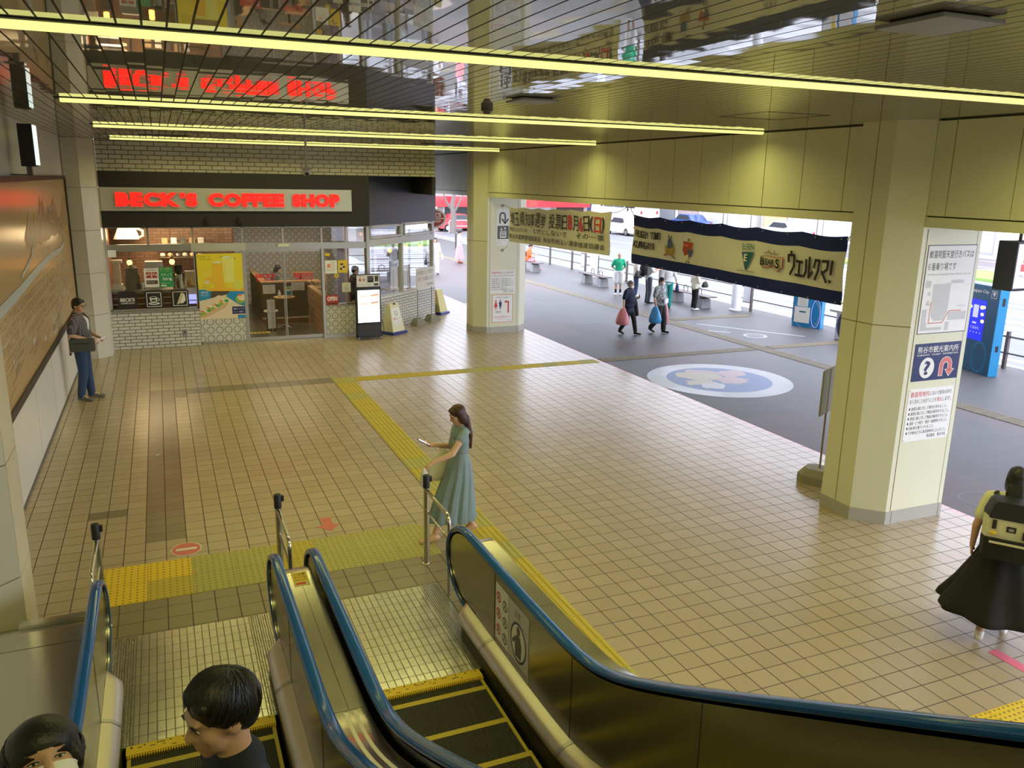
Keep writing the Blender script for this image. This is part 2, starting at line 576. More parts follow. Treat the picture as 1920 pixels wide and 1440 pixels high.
BASIC = dict(
    black=((0.012, 0.012, 0.012), 0.5), blackpaint=((0.020, 0.017, 0.014), 0.45), dark=((0.05, 0.045, 0.04), 0.6),
    white=((0.80, 0.80, 0.78), 0.5), paper=((0.78, 0.78, 0.75), 0.65), offwhite=((0.72, 0.70, 0.62), 0.5), grey=((0.30, 0.30, 0.30), 0.5),
    lightgrey=((0.55, 0.55, 0.56), 0.5), darkgrey=((0.10, 0.10, 0.105), 0.5), red=((0.62, 0.03, 0.03), 0.45), navy=((0.012, 0.018, 0.10), 0.6),
    signblue=((0.008, 0.018, 0.105), 0.35), railblue=((0.004, 0.085, 0.33), 0.12), yellow=((0.74, 0.52, 0.025), 0.5), tactile=((0.50, 0.39, 0.04), 0.55),
    tactile_new=((0.74, 0.50, 0.015), 0.5), tactile_pale=((0.42, 0.385, 0.115), 0.6), tactile_dot=((0.36, 0.29, 0.04), 0.6), knitgrey=((0.07, 0.07, 0.06), 0.8), green=((0.02, 0.34, 0.10), 0.5), cream_cloth=((0.72, 0.69, 0.52), 0.8),
    orange=((0.85, 0.17, 0.05), 0.8), pink=((0.80, 0.35, 0.36), 0.8),
    skin=((0.60, 0.36, 0.235), 0.5), skin_pale=((0.66, 0.43, 0.31), 0.5), lip=((0.42, 0.15, 0.12), 0.45), jeans=((0.028, 0.055, 0.115), 0.85), teal=((0.01, 0.27, 0.24), 0.8),
    khaki=((0.16, 0.15, 0.12), 0.8), dress=((0.235, 0.315, 0.345), 0.85), tee=((0.72, 0.72, 0.70), 0.85), navycloth=((0.012, 0.016, 0.040), 0.85),
    blackcloth=((0.008, 0.008, 0.008), 0.85), yellowtee=((0.72, 0.74, 0.47), 0.85), packcream=((0.66, 0.64, 0.42), 0.8), beige=((0.62, 0.55, 0.45), 0.8),
    greenpolo=((0.015, 0.42, 0.21), 0.8), bluebag=((0.06, 0.30, 0.62), 0.4), pinkbag=((0.62, 0.22, 0.24), 0.55), wood=((0.36, 0.19, 0.085), 0.4), woodlight=((0.58, 0.36, 0.17), 0.4),
    woodred=((0.20, 0.08, 0.035), 0.4), shopfloor=((0.12, 0.115, 0.085), 0.25), shopdark=((0.09, 0.06, 0.04), 0.6), posteryellow=((0.80, 0.66, 0.03), 0.4), lemon=((0.82, 0.63, 0.06), 0.45),
    juice=((0.84, 0.50, 0.03), 0.35), tumbler=((0.80, 0.76, 0.20), 0.3), lime=((0.70, 0.70, 0.10), 0.45), posterblue=((0.02, 0.27, 0.52), 0.4), bread=((0.66, 0.46, 0.22), 0.55), lettuce=((0.28, 0.42, 0.05), 0.5), breadlight=((0.78, 0.64, 0.42), 0.55),
    lavender=((0.62, 0.63, 0.78), 0.5), canopywhite=((0.82, 0.83, 0.86), 0.5), plasticyellow=((0.62, 0.55, 0.20), 0.5), plasticcream=((0.70, 0.66, 0.42), 0.5), bluebase=((0.02, 0.04, 0.22), 0.4),
    pagegreen=((0.02, 0.30, 0.10), 0.5), brownmark=((0.26, 0.17, 0.09), 0.5), mapwhite=((0.50, 0.45, 0.38), 0.4), mapgrey=((0.27, 0.20, 0.12), 0.5), mapmount=((0.30, 0.22, 0.11), 0.4), mapmount2=((0.36, 0.25, 0.13), 0.4), mapblue=((0.44, 0.48, 0.48), 0.4),
    stickerred=((0.62, 0.15, 0.13), 0.45), arrowpink=((0.72, 0.10, 0.16), 0.45), pin=((0.30, 0.30, 0.28), 0.4), crestred=((0.42, 0.06, 0.04), 0.6), crestblue=((0.05, 0.10, 0.26), 0.6), gold=((0.38, 0.26, 0.03), 0.6), tealsign=((0.01, 0.12, 0.15), 0.6),
    boardblue=((0.01, 0.19, 0.40), 0.35), totemblue=((0.006, 0.085, 0.165), 0.3), totemside=((0.02, 0.25, 0.50), 0.3), brownpost=((0.10, 0.075, 0.065), 0.5), slate=((0.045, 0.05, 0.07), 0.5), leaf=((0.10, 0.22, 0.04), 0.7), eyewhite=((0.55, 0.52, 0.48), 0.3), bark=((0.20, 0.17, 0.15), 0.9), grass=((0.22, 0.36, 0.08), 0.9),
    rubber=((0.010, 0.010, 0.010), 0.7), carred=((0.65, 0.02, 0.03), 0.2), carsilver=((0.55, 0.56, 0.58), 0.2), carwhite=((0.80, 0.80, 0.80), 0.2), carblue=((0.03, 0.08, 0.30), 0.2), tint=((0.03, 0.035, 0.04), 0.1), discblue=((0.11, 0.18, 0.34), 0.5), discwhite=((0.40, 0.41, 0.42), 0.45), discgrey=((0.28, 0.29, 0.31), 0.35), tactile_tan=((0.20, 0.165, 0.10), 0.6), benchstone=((0.24, 0.24, 0.24), 0.8),
    discsand=((0.42, 0.385, 0.29), 0.5), discpink=((0.42, 0.32, 0.315), 0.5), weight=((0.28, 0.265, 0.20), 0.85), cardboard=((0.50, 0.36, 0.20), 0.8), maskwhite=((0.85, 0.85, 0.83), 0.8), socks=((0.012, 0.012, 0.018), 0.9), brass=((0.50, 0.34, 0.10), 0.3), silver=((0.55, 0.55, 0.54), 0.3),
)
for _k, (_c, _rr) in BASIC.items():
    mat(_k, _c, _rr, metal=1.0 if _k in ('brass', 'silver') else 0.0, coat=0.6 if _k.startswith('car') else 0.0)
def banner_material(name, c):
    m, nt, b = _nodes(name)
    v, x, y, z = coords(nt)
    nz = N(nt, 'ShaderNodeTexNoise')
    nz.inputs['Scale'].default_value = 30
    nt.links.new(v, nz.inputs['Vector'])
    col = mix_(nt, nz.outputs[0], tuple(k * 0.95 for k in c), c)
    nt.links.new(col, b.inputs['Base Color'])
    b.inputs['Roughness'].default_value = 0.8
    tr = nt.nodes.new('ShaderNodeBsdfTranslucent')
    nt.links.new(col, tr.inputs[0])
    mx = nt.nodes.new('ShaderNodeMixShader')
    mx.inputs[0].default_value = 0.30
    nt.links.new(b.outputs[0], mx.inputs[1])
    nt.links.new(tr.outputs[0], mx.inputs[2])
    nt.links.new(mx.outputs[0], nt.nodes['Material Output'].inputs[0])
    MATS[name] = m


banner_material('banner_cream', (0.74, 0.72, 0.57))
banner_material('banner_navy', (0.010, 0.024, 0.165))
mat('strip_glow', (0.9, 0.88, 0.6), 0.4, emit=(0.66, 0.66, 0.20), es=1.0)
mat('sign_red_glow', (0.4, 0.008, 0.006), 0.35, emit=(1.0, 0.010, 0.006), es=1.35)
mat('sign_red_edge', (0.45, 0.012, 0.01), 0.4)
mat('screen_white', (0.9, 0.9, 0.95), 0.2, emit=(0.86, 0.86, 1.0), es=0.85)
mat('screen_page', (0.9, 0.9, 0.95), 0.2, emit=(0.80, 0.82, 1.0), es=0.85)
mat('screen_bun', (0.8, 0.5, 0.4), 0.3, emit=(0.9, 0.45, 0.30), es=0.75)
mat('screen_blue', (0.01, 0.02, 0.5), 0.2, emit=(0.015, 0.02, 0.62), es=0.7)
mat('glow_lilac', (0.3, 0.3, 0.8), 0.2, emit=(0.35, 0.38, 0.9), es=0.9)
mat('screen_yellow', (0.8, 0.75, 0.3), 0.2, emit=(0.75, 0.70, 0.35), es=0.8)
mat('bulb_orange', (1.0, 0.5, 0.1), 0.3, emit=(1.0, 0.36, 0.06), es=7.0)
mat('led_red', (1.0, 0.2, 0.1), 0.3, emit=(1.0, 0.20, 0.10), es=3.0)
mat('led_warm', (1.0, 0.8, 0.4), 0.3, emit=(1.0, 0.72, 0.38), es=2.5)
mat('lamp_box', (0.8, 0.9, 0.85), 0.3, emit=(0.72, 0.86, 0.80), es=0.75)
mat('sign_face_white', (0.8, 0.8, 0.9), 0.3, emit=(0.62, 0.62, 0.85), es=0.75)
mat('sign_face_orange', (0.8, 0.2, 0.1), 0.3, emit=(0.85, 0.17, 0.06), es=0.8)
mat('sign_face_red', (0.8, 0.05, 0.05), 0.3, emit=(0.80, 0.04, 0.05), es=0.8)
mat('ceiling_panel_glow', (0.9, 0.8, 0.6), 0.4, emit=(1.0, 0.78, 0.48), es=2.2)

# ------------------------------------------------------------------ mesh builder
def V(*a):
    return Vector(a[0]) if len(a) == 1 else Vector(a)


class Frame:
    """flat local frame on a wall or sign: origin, right, up; c goes out of the surface"""
    def __init__(s, o, u, v, warp=None):
        s.o, s.u, s.v = V(o), V(u).normalized(), V(v).normalized()
        s.n = s.u.cross(s.v)
        s.warp = warp

    def __call__(s, a, b, c=0.0):
        if s.warp:
            a, b, c = s.warp(a, b, c * 5)
        return s.o + s.u * a + s.v * b + s.n * c


_TXT = {}


def text_tris(t, bold=0.0):
    key = (t, bold)
    if key in _TXT:
        return _TXT[key]
    cu = bpy.data.curves.new('t', 'FONT')
    cu.body = t
    cu.size = 1.0
    cu.resolution_u = 3
    cu.offset = bold
    ob = bpy.data.objects.new('t', cu)
    COL.objects.link(ob)
    dg = bpy.context.evaluated_depsgraph_get()
    me = bpy.data.meshes.new_from_object(ob.evaluated_get(dg))
    vs = [(v.co.x, v.co.y) for v in me.vertices]
    fs = [tuple(p.vertices) for p in me.polygons]
    bpy.data.objects.remove(ob, do_unlink=True)
    bpy.data.curves.remove(cu)
    bpy.data.meshes.remove(me)
    if not vs:
        vs = [(0, 0)]
    x0, x1 = min(v[0] for v in vs), max(v[0] for v in vs)
    y0, y1 = min(v[1] for v in vs), max(v[1] for v in vs)
    _TXT[key] = (vs, fs, x0, x1, y0, y1)
    return _TXT[key]


class MB:
    def __init__(s):
        s.vs, s.fs, s.ms, s.names = [], [], [], []

    def mi(s, m):
        if m not in s.names:
            s.names.append(m)
        return s.names.index(m)

    def raw(s, vs, fs, m, M=None):
        o = len(s.vs)
        if M is not None:
            vs = [M @ V(v) for v in vs]
        s.vs.extend([tuple(v) for v in vs])
        k = s.mi(m)
        for f in fs:
            s.fs.append(tuple(i + o for i in f))
            s.ms.append(k)
        return s

    def face(s, pts, m):
        return s.raw(pts, [tuple(range(len(pts)))], m)

    def box(s, x0, y0, z0, x1, y1, z1, m, M=None, bev=0.0):
        if bev > 0:
            bm = bmesh.new()
            bmesh.ops.create_cube(bm, size=1)
            for v in bm.verts:
                v.co = Vector((x0 + (v.co.x + .5) * (x1 - x0), y0 + (v.co.y + .5) * (y1 - y0), z0 + (v.co.z + .5) * (z1 - z0)))
            bmesh.ops.bevel(bm, geom=list(bm.edges), offset=bev, segments=2, profile=0.7, affect='EDGES')
            return s.bm(bm, m, M)
        vs = [(x0, y0, z0), (x1, y0, z0), (x1, y1, z0), (x0, y1, z0), (x0, y0, z1), (x1, y0, z1), (x1, y1, z1), (x0, y1, z1)]
        fs = [(3, 2, 1, 0), (4, 5, 6, 7), (0, 1, 5, 4), (1, 2, 6, 5), (2, 3, 7, 6), (3, 0, 4, 7)]
        return s.raw(vs, fs, m, M)

    def bm(s, bm, m, M=None):
        bm.verts.index_update()
        s.raw([v.co.copy() for v in bm.verts], [tuple(v.index for v in f.verts) for f in bm.faces], m, M)
        bm.free()
        return s

    def loft(s, rings, m, cap=True, closed=True, M=None):
        n = len(rings[0])
        vs = [p for r in rings for p in r]
        fs = []
        for i in range(len(rings) - 1):
            for j in range(n if closed else n - 1):
                a, b = i * n + j, i * n + (j + 1) % n
                fs.append((a, b, b + n, a + n))
        if cap:
            fs.append(tuple(reversed(range(n))))
            fs.append(tuple(range((len(rings) - 1) * n, len(rings) * n)))
        return s.raw(vs, fs, m, M)

    def cyl(s, p0, p1, r0, m, r1=None, n=16, cap=True, M=None):
        r1 = r0 if r1 is None else r1
        p0, p1 = V(p0), V(p1)
        d = (p1 - p0).normalized()
        a = d.orthogonal().normalized()
        b = d.cross(a)
        R = [[p + (a * math.cos(2 * PI * k / n) + b * math.sin(2 * PI * k / n)) * r for k in range(n)] for p, r in ((p0, r0), (p1, r1))]
        return s.loft(R, m, cap, M=M)

    def tube(s, pts, r, m, n=8, cap=True, closed=False, M=None, flat=1.0):
        pts = [V(p) for p in pts]
        rs = r if isinstance(r, (list, tuple)) else [r] * len(pts)
        rings = []
        a = None
        N_ = len(pts)
        for i, p in enumerate(pts):
            if closed:
                d = pts[(i + 1) % N_] - pts[i - 1]
            else:
                d = pts[min(i + 1, N_ - 1)] - pts[max(i - 1, 0)]
            d.normalize()
            if a is None:
                a = d.orthogonal().normalized()
            a = (a - d * a.dot(d))
            if a.length < 1e-6:
                a = d.orthogonal()
            a.normalize()
            b = d.cross(a)
            rings.append([p + a * (math.cos(2 * PI * k / n) * rs[i]) + b * (math.sin(2 * PI * k / n) * rs[i] * flat) for k in range(n)])
        if closed:
            rings.append(rings[0])
        return s.loft(rings, m, cap and not closed, M=M)

    def lathe(s, prof, c, m, n=24, M=None):
        c = V(c)
        rings = [[c + V(r * math.cos(2 * PI * k / n), r * math.sin(2 * PI * k / n), z) for k in range(n)] for r, z in prof]
        return s.loft(rings, m, True, M=M)

    def prism(s, poly, z0, z1, m, M=None):
        n = len(poly)
        vs = [(x, y, z0) for x, y in poly] + [(x, y, z1) for x, y in poly]
        fs = [tuple(reversed(range(n))), tuple(range(n, 2 * n))] + [(i, (i + 1) % n, (i + 1) % n + n, i + n) for i in range(n)]
        return s.raw(vs, fs, m, M)

    def ell(s, c, r, m, M=None, R=None, seg=16, rings=10):
        bm = bmesh.new()
        bmesh.ops.create_uvsphere(bm, u_segments=seg, v_segments=rings, radius=1)
        A = Matrix.Translation(V(c)) @ (R.to_4x4() if R is not None else Matrix.Identity(4)) @ Matrix.Diagonal((*r, 1))
        bm.transform(A)
        return s.bm(bm, m, M)

    # things printed on or fixed to a surface, in a Frame
    def rect(s, F, x0, y0, x1, y1, c, m, th=0.002):
        return s.poly(F, [(x0, y0), (x1, y0), (x1, y1), (x0, y1)], c, m, th)

    def poly(s, F, pts, c, m, th=0.002):
        n = len(pts)
        vs = [F(a, b, c - th) for a, b in pts] + [F(a, b, c) for a, b in pts]
        fs = [tuple(reversed(range(n))), tuple(range(n, 2 * n))] + [(i, (i + 1) % n, (i + 1) % n + n, i + n) for i in range(n)]
        return s.raw(vs, fs, m)

    def disc(s, F, x, y, rx, ry, c, m, n=32, th=0.002):
        return s.poly(F, [(x + rx * math.cos(2 * PI * k / n), y + ry * math.sin(2 * PI * k / n)) for k in range(n)], c, m, th)

    def ring(s, F, x, y, r, w, c, m, n=32, a0=0, a1=2 * PI, ry=None, th=0.002):
        ry = r if ry is None else ry
        for k in range(n):
            p = []
            for (rr, t) in ((0, k), (0, k + 1), (-w, k + 1), (-w, k)):
                an = a0 + (a1 - a0) * t / n
                p.append((x + (r + rr) * math.cos(an), y + (ry + rr) * math.sin(an)))
            s.poly(F, p, c, m, th)
        return s

    def line(s, F, pts, w, c, m, th=0.002):
        for (a, b) in zip(pts, pts[1:]):
            d = Vector((b[0] - a[0], b[1] - a[1]))
            L = d.length
            if L < 1e-6:
                continue
            d /= L
            n_ = Vector((-d.y, d.x)) * w / 2
            e = d * w * 0.3
            s.poly(F, [(a[0] - e.x - n_.x, a[1] - e.y - n_.y), (b[0] + e.x - n_.x, b[1] + e.y - n_.y), (b[0] + e.x + n_.x, b[1] + e.y + n_.y), (a[0] - e.x + n_.x, a[1] - e.y + n_.y)], c, m, th)
        return s

    def text(s, F, t, x, y, h, m, c=0.001, w=None, bold=0.0, ext=0.0, align='l', maxw=None):
        """text with its lower left at x, y; h = height of the ink; w = width of the ink (stretches)"""
        if any(ord(q) > 999 for q in t):
            bold = min(bold, 0.004)          # dense characters fill in when thickened
        vs, fs, x0, x1, y0, y1 = text_tris(t, bold)
        k = h / max(1e-6, y1 - y0)
        kx = k if w is None else w / max(1e-6, x1 - x0)
        if maxw and kx * (x1 - x0) > maxw:
            kx = maxw / (x1 - x0)
        W = kx * (x1 - x0)
        dx = {'l': 0, 'c': -W / 2, 'r': -W}[align]
        P = [(x + dx + (a - x0) * kx, y + (b - y0) * k) for a, b in vs]
        s.raw([F(a, b, c) for a, b in P], fs, m)
        if ext > 0:
            # give raised letters their sides
            cnt = {}
            for f in fs:
                for i in range(len(f)):
                    e = (f[i], f[(i + 1) % len(f)])
                    key = (min(e), max(e))
                    cnt.setdefault(key, []).append(e)
            return [(F(*P[e[0][0]], c), F(*P[e[0][1]], c), F(*P[e[0][1]], c - ext), F(*P[e[0][0]], c - ext)) for e in cnt.values() if len(e) == 1]
        return s

    def build(s, name, parent=None, world=True, smooth=38, mesh=None):
        me = bpy.data.meshes.new(name)
        me.from_pydata(s.vs, [], s.fs)
        for nme in s.names:
            me.materials.append(MATS[nme])
        me.polygons.foreach_set('material_index', s.ms)
        bm = bmesh.new()
        bm.from_mesh(me)
        bmesh.ops.recalc_face_normals(bm, faces=bm.faces)
        bm.to_mesh(me)
        bm.free()
        if smooth:
            me.polygons.foreach_set('use_smooth', [True] * len(me.polygons))
            me.set_sharp_from_angle(angle=math.radians(smooth))
        return link(name, me, parent, world)

    def thing(s, name, label, cat, group=None, smooth=38):
        """a top-level thing that is one mesh, origin moved to the middle of its underside"""
        o = s.build(name, smooth=smooth)
        recentre(o)
        return tag(o, label, cat, group)


def link(name, me, parent=None, world=True):
    me.update()
    o = bpy.data.objects.new(name, me)
    COL.objects.link(o)
    if parent is not None:
        o.parent = parent
        if world:
            t = Vector((0, 0, 0))
            p = parent
            while p is not None:
                t += p.location
                p = p.parent
            me.transform(Matrix.Translation(-t))
    return o


def recentre(o):
    cs = [v.co for v in o.data.vertices]
    c = Vector(((min(v.x for v in cs) + max(v.x for v in cs)) / 2, (min(v.y for v in cs) + max(v.y for v in cs)) / 2, min(v.z for v in cs)))
    o.data.transform(Matrix.Translation(-c))
    o.location = c
    return o


def tag(o, label=None, cat=None, group=None, kind=None):
    if label:
        o['label'] = label
    if cat:
        o['category'] = cat
    if group:
        o['group'] = group
    if kind:
        o['kind'] = kind
    return o


def empty(name, label, cat, loc=(0, 0, 0), rz=0.0, group=None):
    o = bpy.data.objects.new(name, None)
    o.empty_display_size = 0.1
    COL.objects.link(o)
    o.location = loc
    o.rotation_euler = (0, 0, rz)
    return tag(o, label, cat, group)


def copy_tree(o, parent=None):
    c = o.copy()
    COL.objects.link(c)
    c.parent = parent
    for ch in [q for q in bpy.data.objects if q.parent == o]:
        copy_tree(ch, c)
    return c


def struct(mb, name, label=None, smooth=30):
    o = mb.build(name, smooth=smooth)
    o['kind'] = 'structure'
    if label:
        o['label'] = label
    return o

# ================================================================== setting
# floor of the hall, with the escalator pit left open
m = MB()
HX = 9.12
for (x0, y0, x1, y1) in ((-1.8, 7.32, HX, 30.5), (2.46, -6.0, HX, 7.32)):
    m.box(x0, y0, -0.12, x1, y1, 0.0, 'floor')
m.box(-1.8, 6.90, -0.12, 2.46, 7.32, 0.0, 'floor')
for (xa, xb) in ((-1.8, -0.66), (0.66, 1.005), (2.325, 2.46)):
    m.box(xa, 5.2, -0.12, xb, 6.90, 0.0, 'floor')
m.box(-1.8, -6, -1.2, 2.46, 7.32, -1.1, 'darkgrey')
m.box(-1.8, 7.26, -1.1, 2.46, 7.30, -0.12, 'darkgrey')
struct(m, 'floor', smooth=0)
m = MB()
m.box(HX, -12, -0.12, 17.95, 75, -0.004, 'plaza')
m.box(-20, 30.5, -0.12, HX, 36, -0.004, 'plaza')
struct(m, 'floor_plaza', smooth=0)
m = MB()
m.box(17.95, -30, -0.30, 18.15, 75, 0.0, 'concrete')
m.box(18.15, -30, -0.45, 110, 140, -0.10, 'road')
m.box(-20, 75, -0.45, 18.15, 140, -0.10, 'road')
m.box(-20, 36, -0.45, 9.12, 75, -0.02, 'road')
struct(m, 'floor_road', smooth=0)
m = MB()
m.box(-2.0, -6.0, CEIL, 9.0, 20.85, CEIL + 0.2, 'ceiling')
m.box(6.6, 20.85, CEIL, 9.0, 30.5, CEIL + 0.2, 'ceiling')
struct(m, 'ceiling', smooth=0)
# left wall: white glazed panels below, painted wall above
m = MB()
m.box(-2.0, -6, -1.1, -1.8, 20.9, CEIL, 'white_wall')
for yy in (8.9, 10.9, 12.9, 14.9, 16.9, 18.9):
    m.box(-1.8005, yy, 0.05, -1.7985, yy + 0.006, 1.24, 'grey')
struct(m, 'wall_left', smooth=0)
m = MB()
m.box(-1.8, 7.56, 0.0, -1.788, 19.94, 0.035, 'darkgrey')
struct(m, 'baseboard_left', smooth=0)
m = MB()
m.box(-2.0, -6.2, -1.1, 9.0, -6.0, CEIL, 'granite_panel')
struct(m, 'wall_back', smooth=0)
# fascia along the open side: panels with dark joints, a trim board at the foot
m = MB()


def fascia(y0, y1):
    m.box(7.890, y0, 3.60, 8.85, y1, CEIL, 'dark')
    m.box(7.862, y0, 3.575, 8.86, y1, 3.685, 'cream_fascia')
    k = math.floor((y0 - 8.094) / 0.757)
    while 8.094 + k * 0.757 < y1:
        a, b = max(y0, 8.094 + k * 0.757 + 0.006), min(y1, 8.094 + (k + 1) * 0.757 - 0.006)
        if b - a > 0.02:
            m.box(7.868, a, 3.70, 7.889, b, CEIL - 0.015, 'cream_fascia')
        k += 1


fascia(-6.0, 6.815)
fascia(7.885, 20.33)
fascia(21.39, 30.5)
struct(m, 'wall_right', smooth=0)
# unseen canopy, added and sized to shade the pavement and pillar fronts
m = MB()
m.box(8.87, 3.4, 4.3, 15.0, 27, 4.55, 'canopywhite')
struct(m, 'unseen_shade_canopy', smooth=0)

CH = 0.285


def octa(x0, x1, y0, y1, c, e=0.0):
    return [(x0 - e, y0 + c), (x0 + c, y0 - e), (x1 - c, y0 - e), (x1 + e, y0 + c), (x1 + e, y1 - c), (x1 - c, y1 + e), (x0 + c, y1 + e), (x0 - e, y1 - c)]


def pillar(y0, label):
    x0, x1, y1 = 7.575, 9.085, y0 + 1.06
    r = empty('pillar', label, 'pillar', ((x0 + x1) / 2, y0 + 0.53, 0))
    m = MB()
    m.prism(octa(x0, x1, y0, y1, CH), 0.0, CEIL, 'cream_panel')
    # joints between the cladding sheets
    ym = (y0 + y1) / 2
    m.box(x0 - 0.0015, ym - 0.005, 0.17, x0, ym + 0.005, CEIL, 'brownmark')
    j = 2.44
    P = octa(x0, x1, y0, y1, CH, 0.0012)
    for i in range(8):
        a, b = V(*P[i], 0), V(*P[(i + 1) % 8], 0)
        if i in (1, 2):
            continue
        m.face([(a.x, a.y, j - 0.006), (b.x, b.y, j - 0.006), (b.x, b.y, j + 0.006), (a.x, a.y, j + 0.006)], 'brownmark')
    m.build('shaft', r, smooth=20)
    m = MB()
    m.prism(octa(x0, x1, y0, y1, CH, 0.006), 0.0, 0.165, 'base_stone')
    for xx in (x0 + CH + 0.09, x1 - CH - 0.06):
        m.box(xx, y0 - 0.0075, 0, xx + 0.006, y0 - 0.005, 0.165, 'darkgrey')
    m.build('base_band', r, smooth=0)
    m = MB()
    F = Frame((0, y0, 0), (1, 0, 0), (0, 0, 1))
    m.rect(F, x0 + CH + 0.075, 0.17, x1 - CH - 0.075, 3.55, 0.003, 'cream_panel', 0.003)
    for xx in (x0 + CH + 0.07, x1 - CH - 0.075):
        m.rect(F, xx, 0.17, xx + 0.006, 3.55, 0.0045, 'brownmark', 0.004)
    m.build('sign_board', r, smooth=0)
    return r


pillar(6.82, 'cream octagonal pillar nearest the escalators with the bus map sign')
pillar(20.33, 'cream octagonal pillar far off beside the coffee shop')


def wall_pier(y0, y1, label, far):
    poly = [(-1.792, y0), (-1.49, y0), (-1.2, y0 + 0.29)]
    poly += [(-1.2, y1), (-1.792, y1)] if far else [(-1.2, y1 - 0.29), (-1.49, y1), (-1.792, y1)]
    r = empty('pier', label, 'pillar', (-1.5, (y0 + y1) / 2, 0))
    m = MB()
    # stacked stone sheets with open joints over a dark core
    zs = [0.0, 0.97, 1.88, 2.80, 3.70, CEIL]
    core = [(x - (0.012 if x > -1.7 else 0), min(max(y, y0 + 0.012), y1 - 0.012)) for x, y in poly]
    m.prism(core, 0.0, CEIL - 0.001, 'dark')
    faces = list(zip(poly, poly[1:]))
    for z0, z1 in zip(zs, zs[1:]):
        for (a, b) in faces:
            a, b = V(*a, 0), V(*b, 0)
            d = (b - a).normalized()
            if (b - a).length < 0.02:
                continue
            nrm = V(d.y, -d.x, 0)
            p = [a + d * 0.004, b - d * 0.004, b - d * 0.004 - nrm * 0.011, a + d * 0.004 - nrm * 0.011]
            lit = 'granite_daylit' if abs(d.x) < 0.3 else 'granite_panel'  # faces turned to the open side get the paler copy, daylight painted in
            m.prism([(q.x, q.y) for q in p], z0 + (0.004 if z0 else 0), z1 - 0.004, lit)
    m.build('stone_cladding', r, smooth=0)
    return r


wall_pier(6.50, 7.56, 'stone clad wall pier at the left edge beside the escalator deck', False)
wall_pier(19.95, 20.85, 'stone clad wall pier between the painted map and the coffee shop', True)

# ------------------------------------------------------------------ ceiling fittings
names = ['fluorescent light strip right over the upper escalator', 'fluorescent light strip over the escalator', 'long yellow fluorescent ceiling strip nearest the camera in view',
         'second long fluorescent ceiling strip in front of the red sign reflection', 'third long fluorescent ceiling strip towards the shop', 'farthest long fluorescent ceiling strip just before the white brick wall']
for k, yy in enumerate(STRIP_Y):
    r = empty('ceiling_light', names[k], 'ceiling light', (3.2, yy, CEIL))
    m = MB()
    m.box(STRIP_X0 - 0.05, yy - 0.10, CEIL - 0.006, STRIP_X1 + 0.03, yy - 0.045, CEIL, 'rubber')
    m.box(STRIP_X0 - 0.05, yy + 0.045, CEIL - 0.006, STRIP_X1 + 0.03, yy + 0.10, CEIL, 'rubber')
    m.build('trim_rail', r, smooth=0)
    m = MB()
    prof = [(-0.042, 0.0), (-0.041, -0.024), (-0.034, -0.036), (-0.018, -0.042), (0.018, -0.042), (0.034, -0.036), (0.041, -0.024), (0.042, 0.0)]
    m.loft([[(x, yy + a, CEIL + b) for a, b in prof] for x in (STRIP_X0, STRIP_X1)], 'strip_glow')
    m.build('diffuser', r, smooth=50)


def thin_box_thing(name, label, cat, b, mt, bev=0.0, group=None):
    m = MB()
    m.box(*b, mt, bev=bev)
    return m.thing(name, label, cat, group)


r = empty('ceiling_panel', 'grey flat square panel hanging under the ceiling at upper right', 'ceiling panel', (3.24, 2.88, CEIL))
m = MB(); m.box(-0.185, -0.185, -0.030, 0.185, 0.185, -0.010, 'grey', bev=0.006); m.build('cover', r, world=False)
m = MB(); m.box(-0.14, -0.14, -0.010, 0.14, 0.14, 0, 'darkgrey'); m.build('housing', r, world=False)
r.rotation_euler = (0, 0, 0)
r2 = copy_tree(r); r2.location = (3.20, 7.18, CEIL)
tag(r2, 'grey flat square panel on the ceiling behind the nearest light strip')
# smoke detector dome
m = MB()
m.lathe([(0.001, CEIL - 0.075), (0.03, CEIL - 0.072), (0.042, CEIL - 0.045), (0.06, CEIL - 0.04), (0.06, CEIL)], (3.14, 8.17, 0), 'darkgrey')
m.thing('detector', 'small dark round detector on the ceiling before the second strip', 'detector')
# inspection hatch outline
m = MB()
F = Frame((0, 0, CEIL), (1, 0, 0), (0, -1, 0))
m.line(F, [(5.75, -7.85), (6.55, -7.85), (6.55, -7.05), (5.75, -7.05), (5.75, -7.85)], 0.012, 0.0035, 'dark')
m.thing('hatch', 'square access hatch outline in the ceiling beside the right fascia', 'hatch')
for (x, y, lb) in ((0.2, 17.6, 'narrow dark ceiling slot at left before the farthest strip'), (5.6, 17.2, 'narrow dark ceiling slot at right before the farthest strip')):
    m = MB(); m.box(x - 0.45, y - 0.03, CEIL - 0.012, x + 0.45, y + 0.03, CEIL, 'dark')
    m.thing('ceiling_slot', lb, 'vent')
# security camera on its drop pole
r = empty('security_camera', 'security camera hanging on a thin pole before the coffee shop', 'camera', (2.74, 17.0, CEIL))
m = MB(); m.cyl((0, 0, 0), (0, 0, -0.55), 0.022, 'lightgrey'); m.cyl((0, 0, -0.02), (0, 0, 0), 0.06, 'lightgrey'); m.build('pole', r, world=False)
m = MB(); m.cyl((-0.07, 0, -0.50), (-0.07, 0, -0.40), 0.007, 'grey'); m.tube([(-0.07, 0, -.4), (-0.04, 0, -.34), (0, 0, -.33)], 0.007, 'grey')
m.build('cable', r, world=False)
m = MB(); m.box(-0.11, -0.05, -0.585, 0.11, 0.05, -0.545, 'lightgrey', bev=0.01)
m.lathe([(0.02, -0.70), (0.055, -0.685), (0.075, -0.64), (0.075, -0.60), (0.085, -0.585)], (0, 0, 0), 'lightgrey'); m.build('housing', r, world=False)
m = MB(); m.ell((0, -0.035, -0.655), (0.045, 0.045, 0.045), 'black'); m.build('lens', r, world=False)
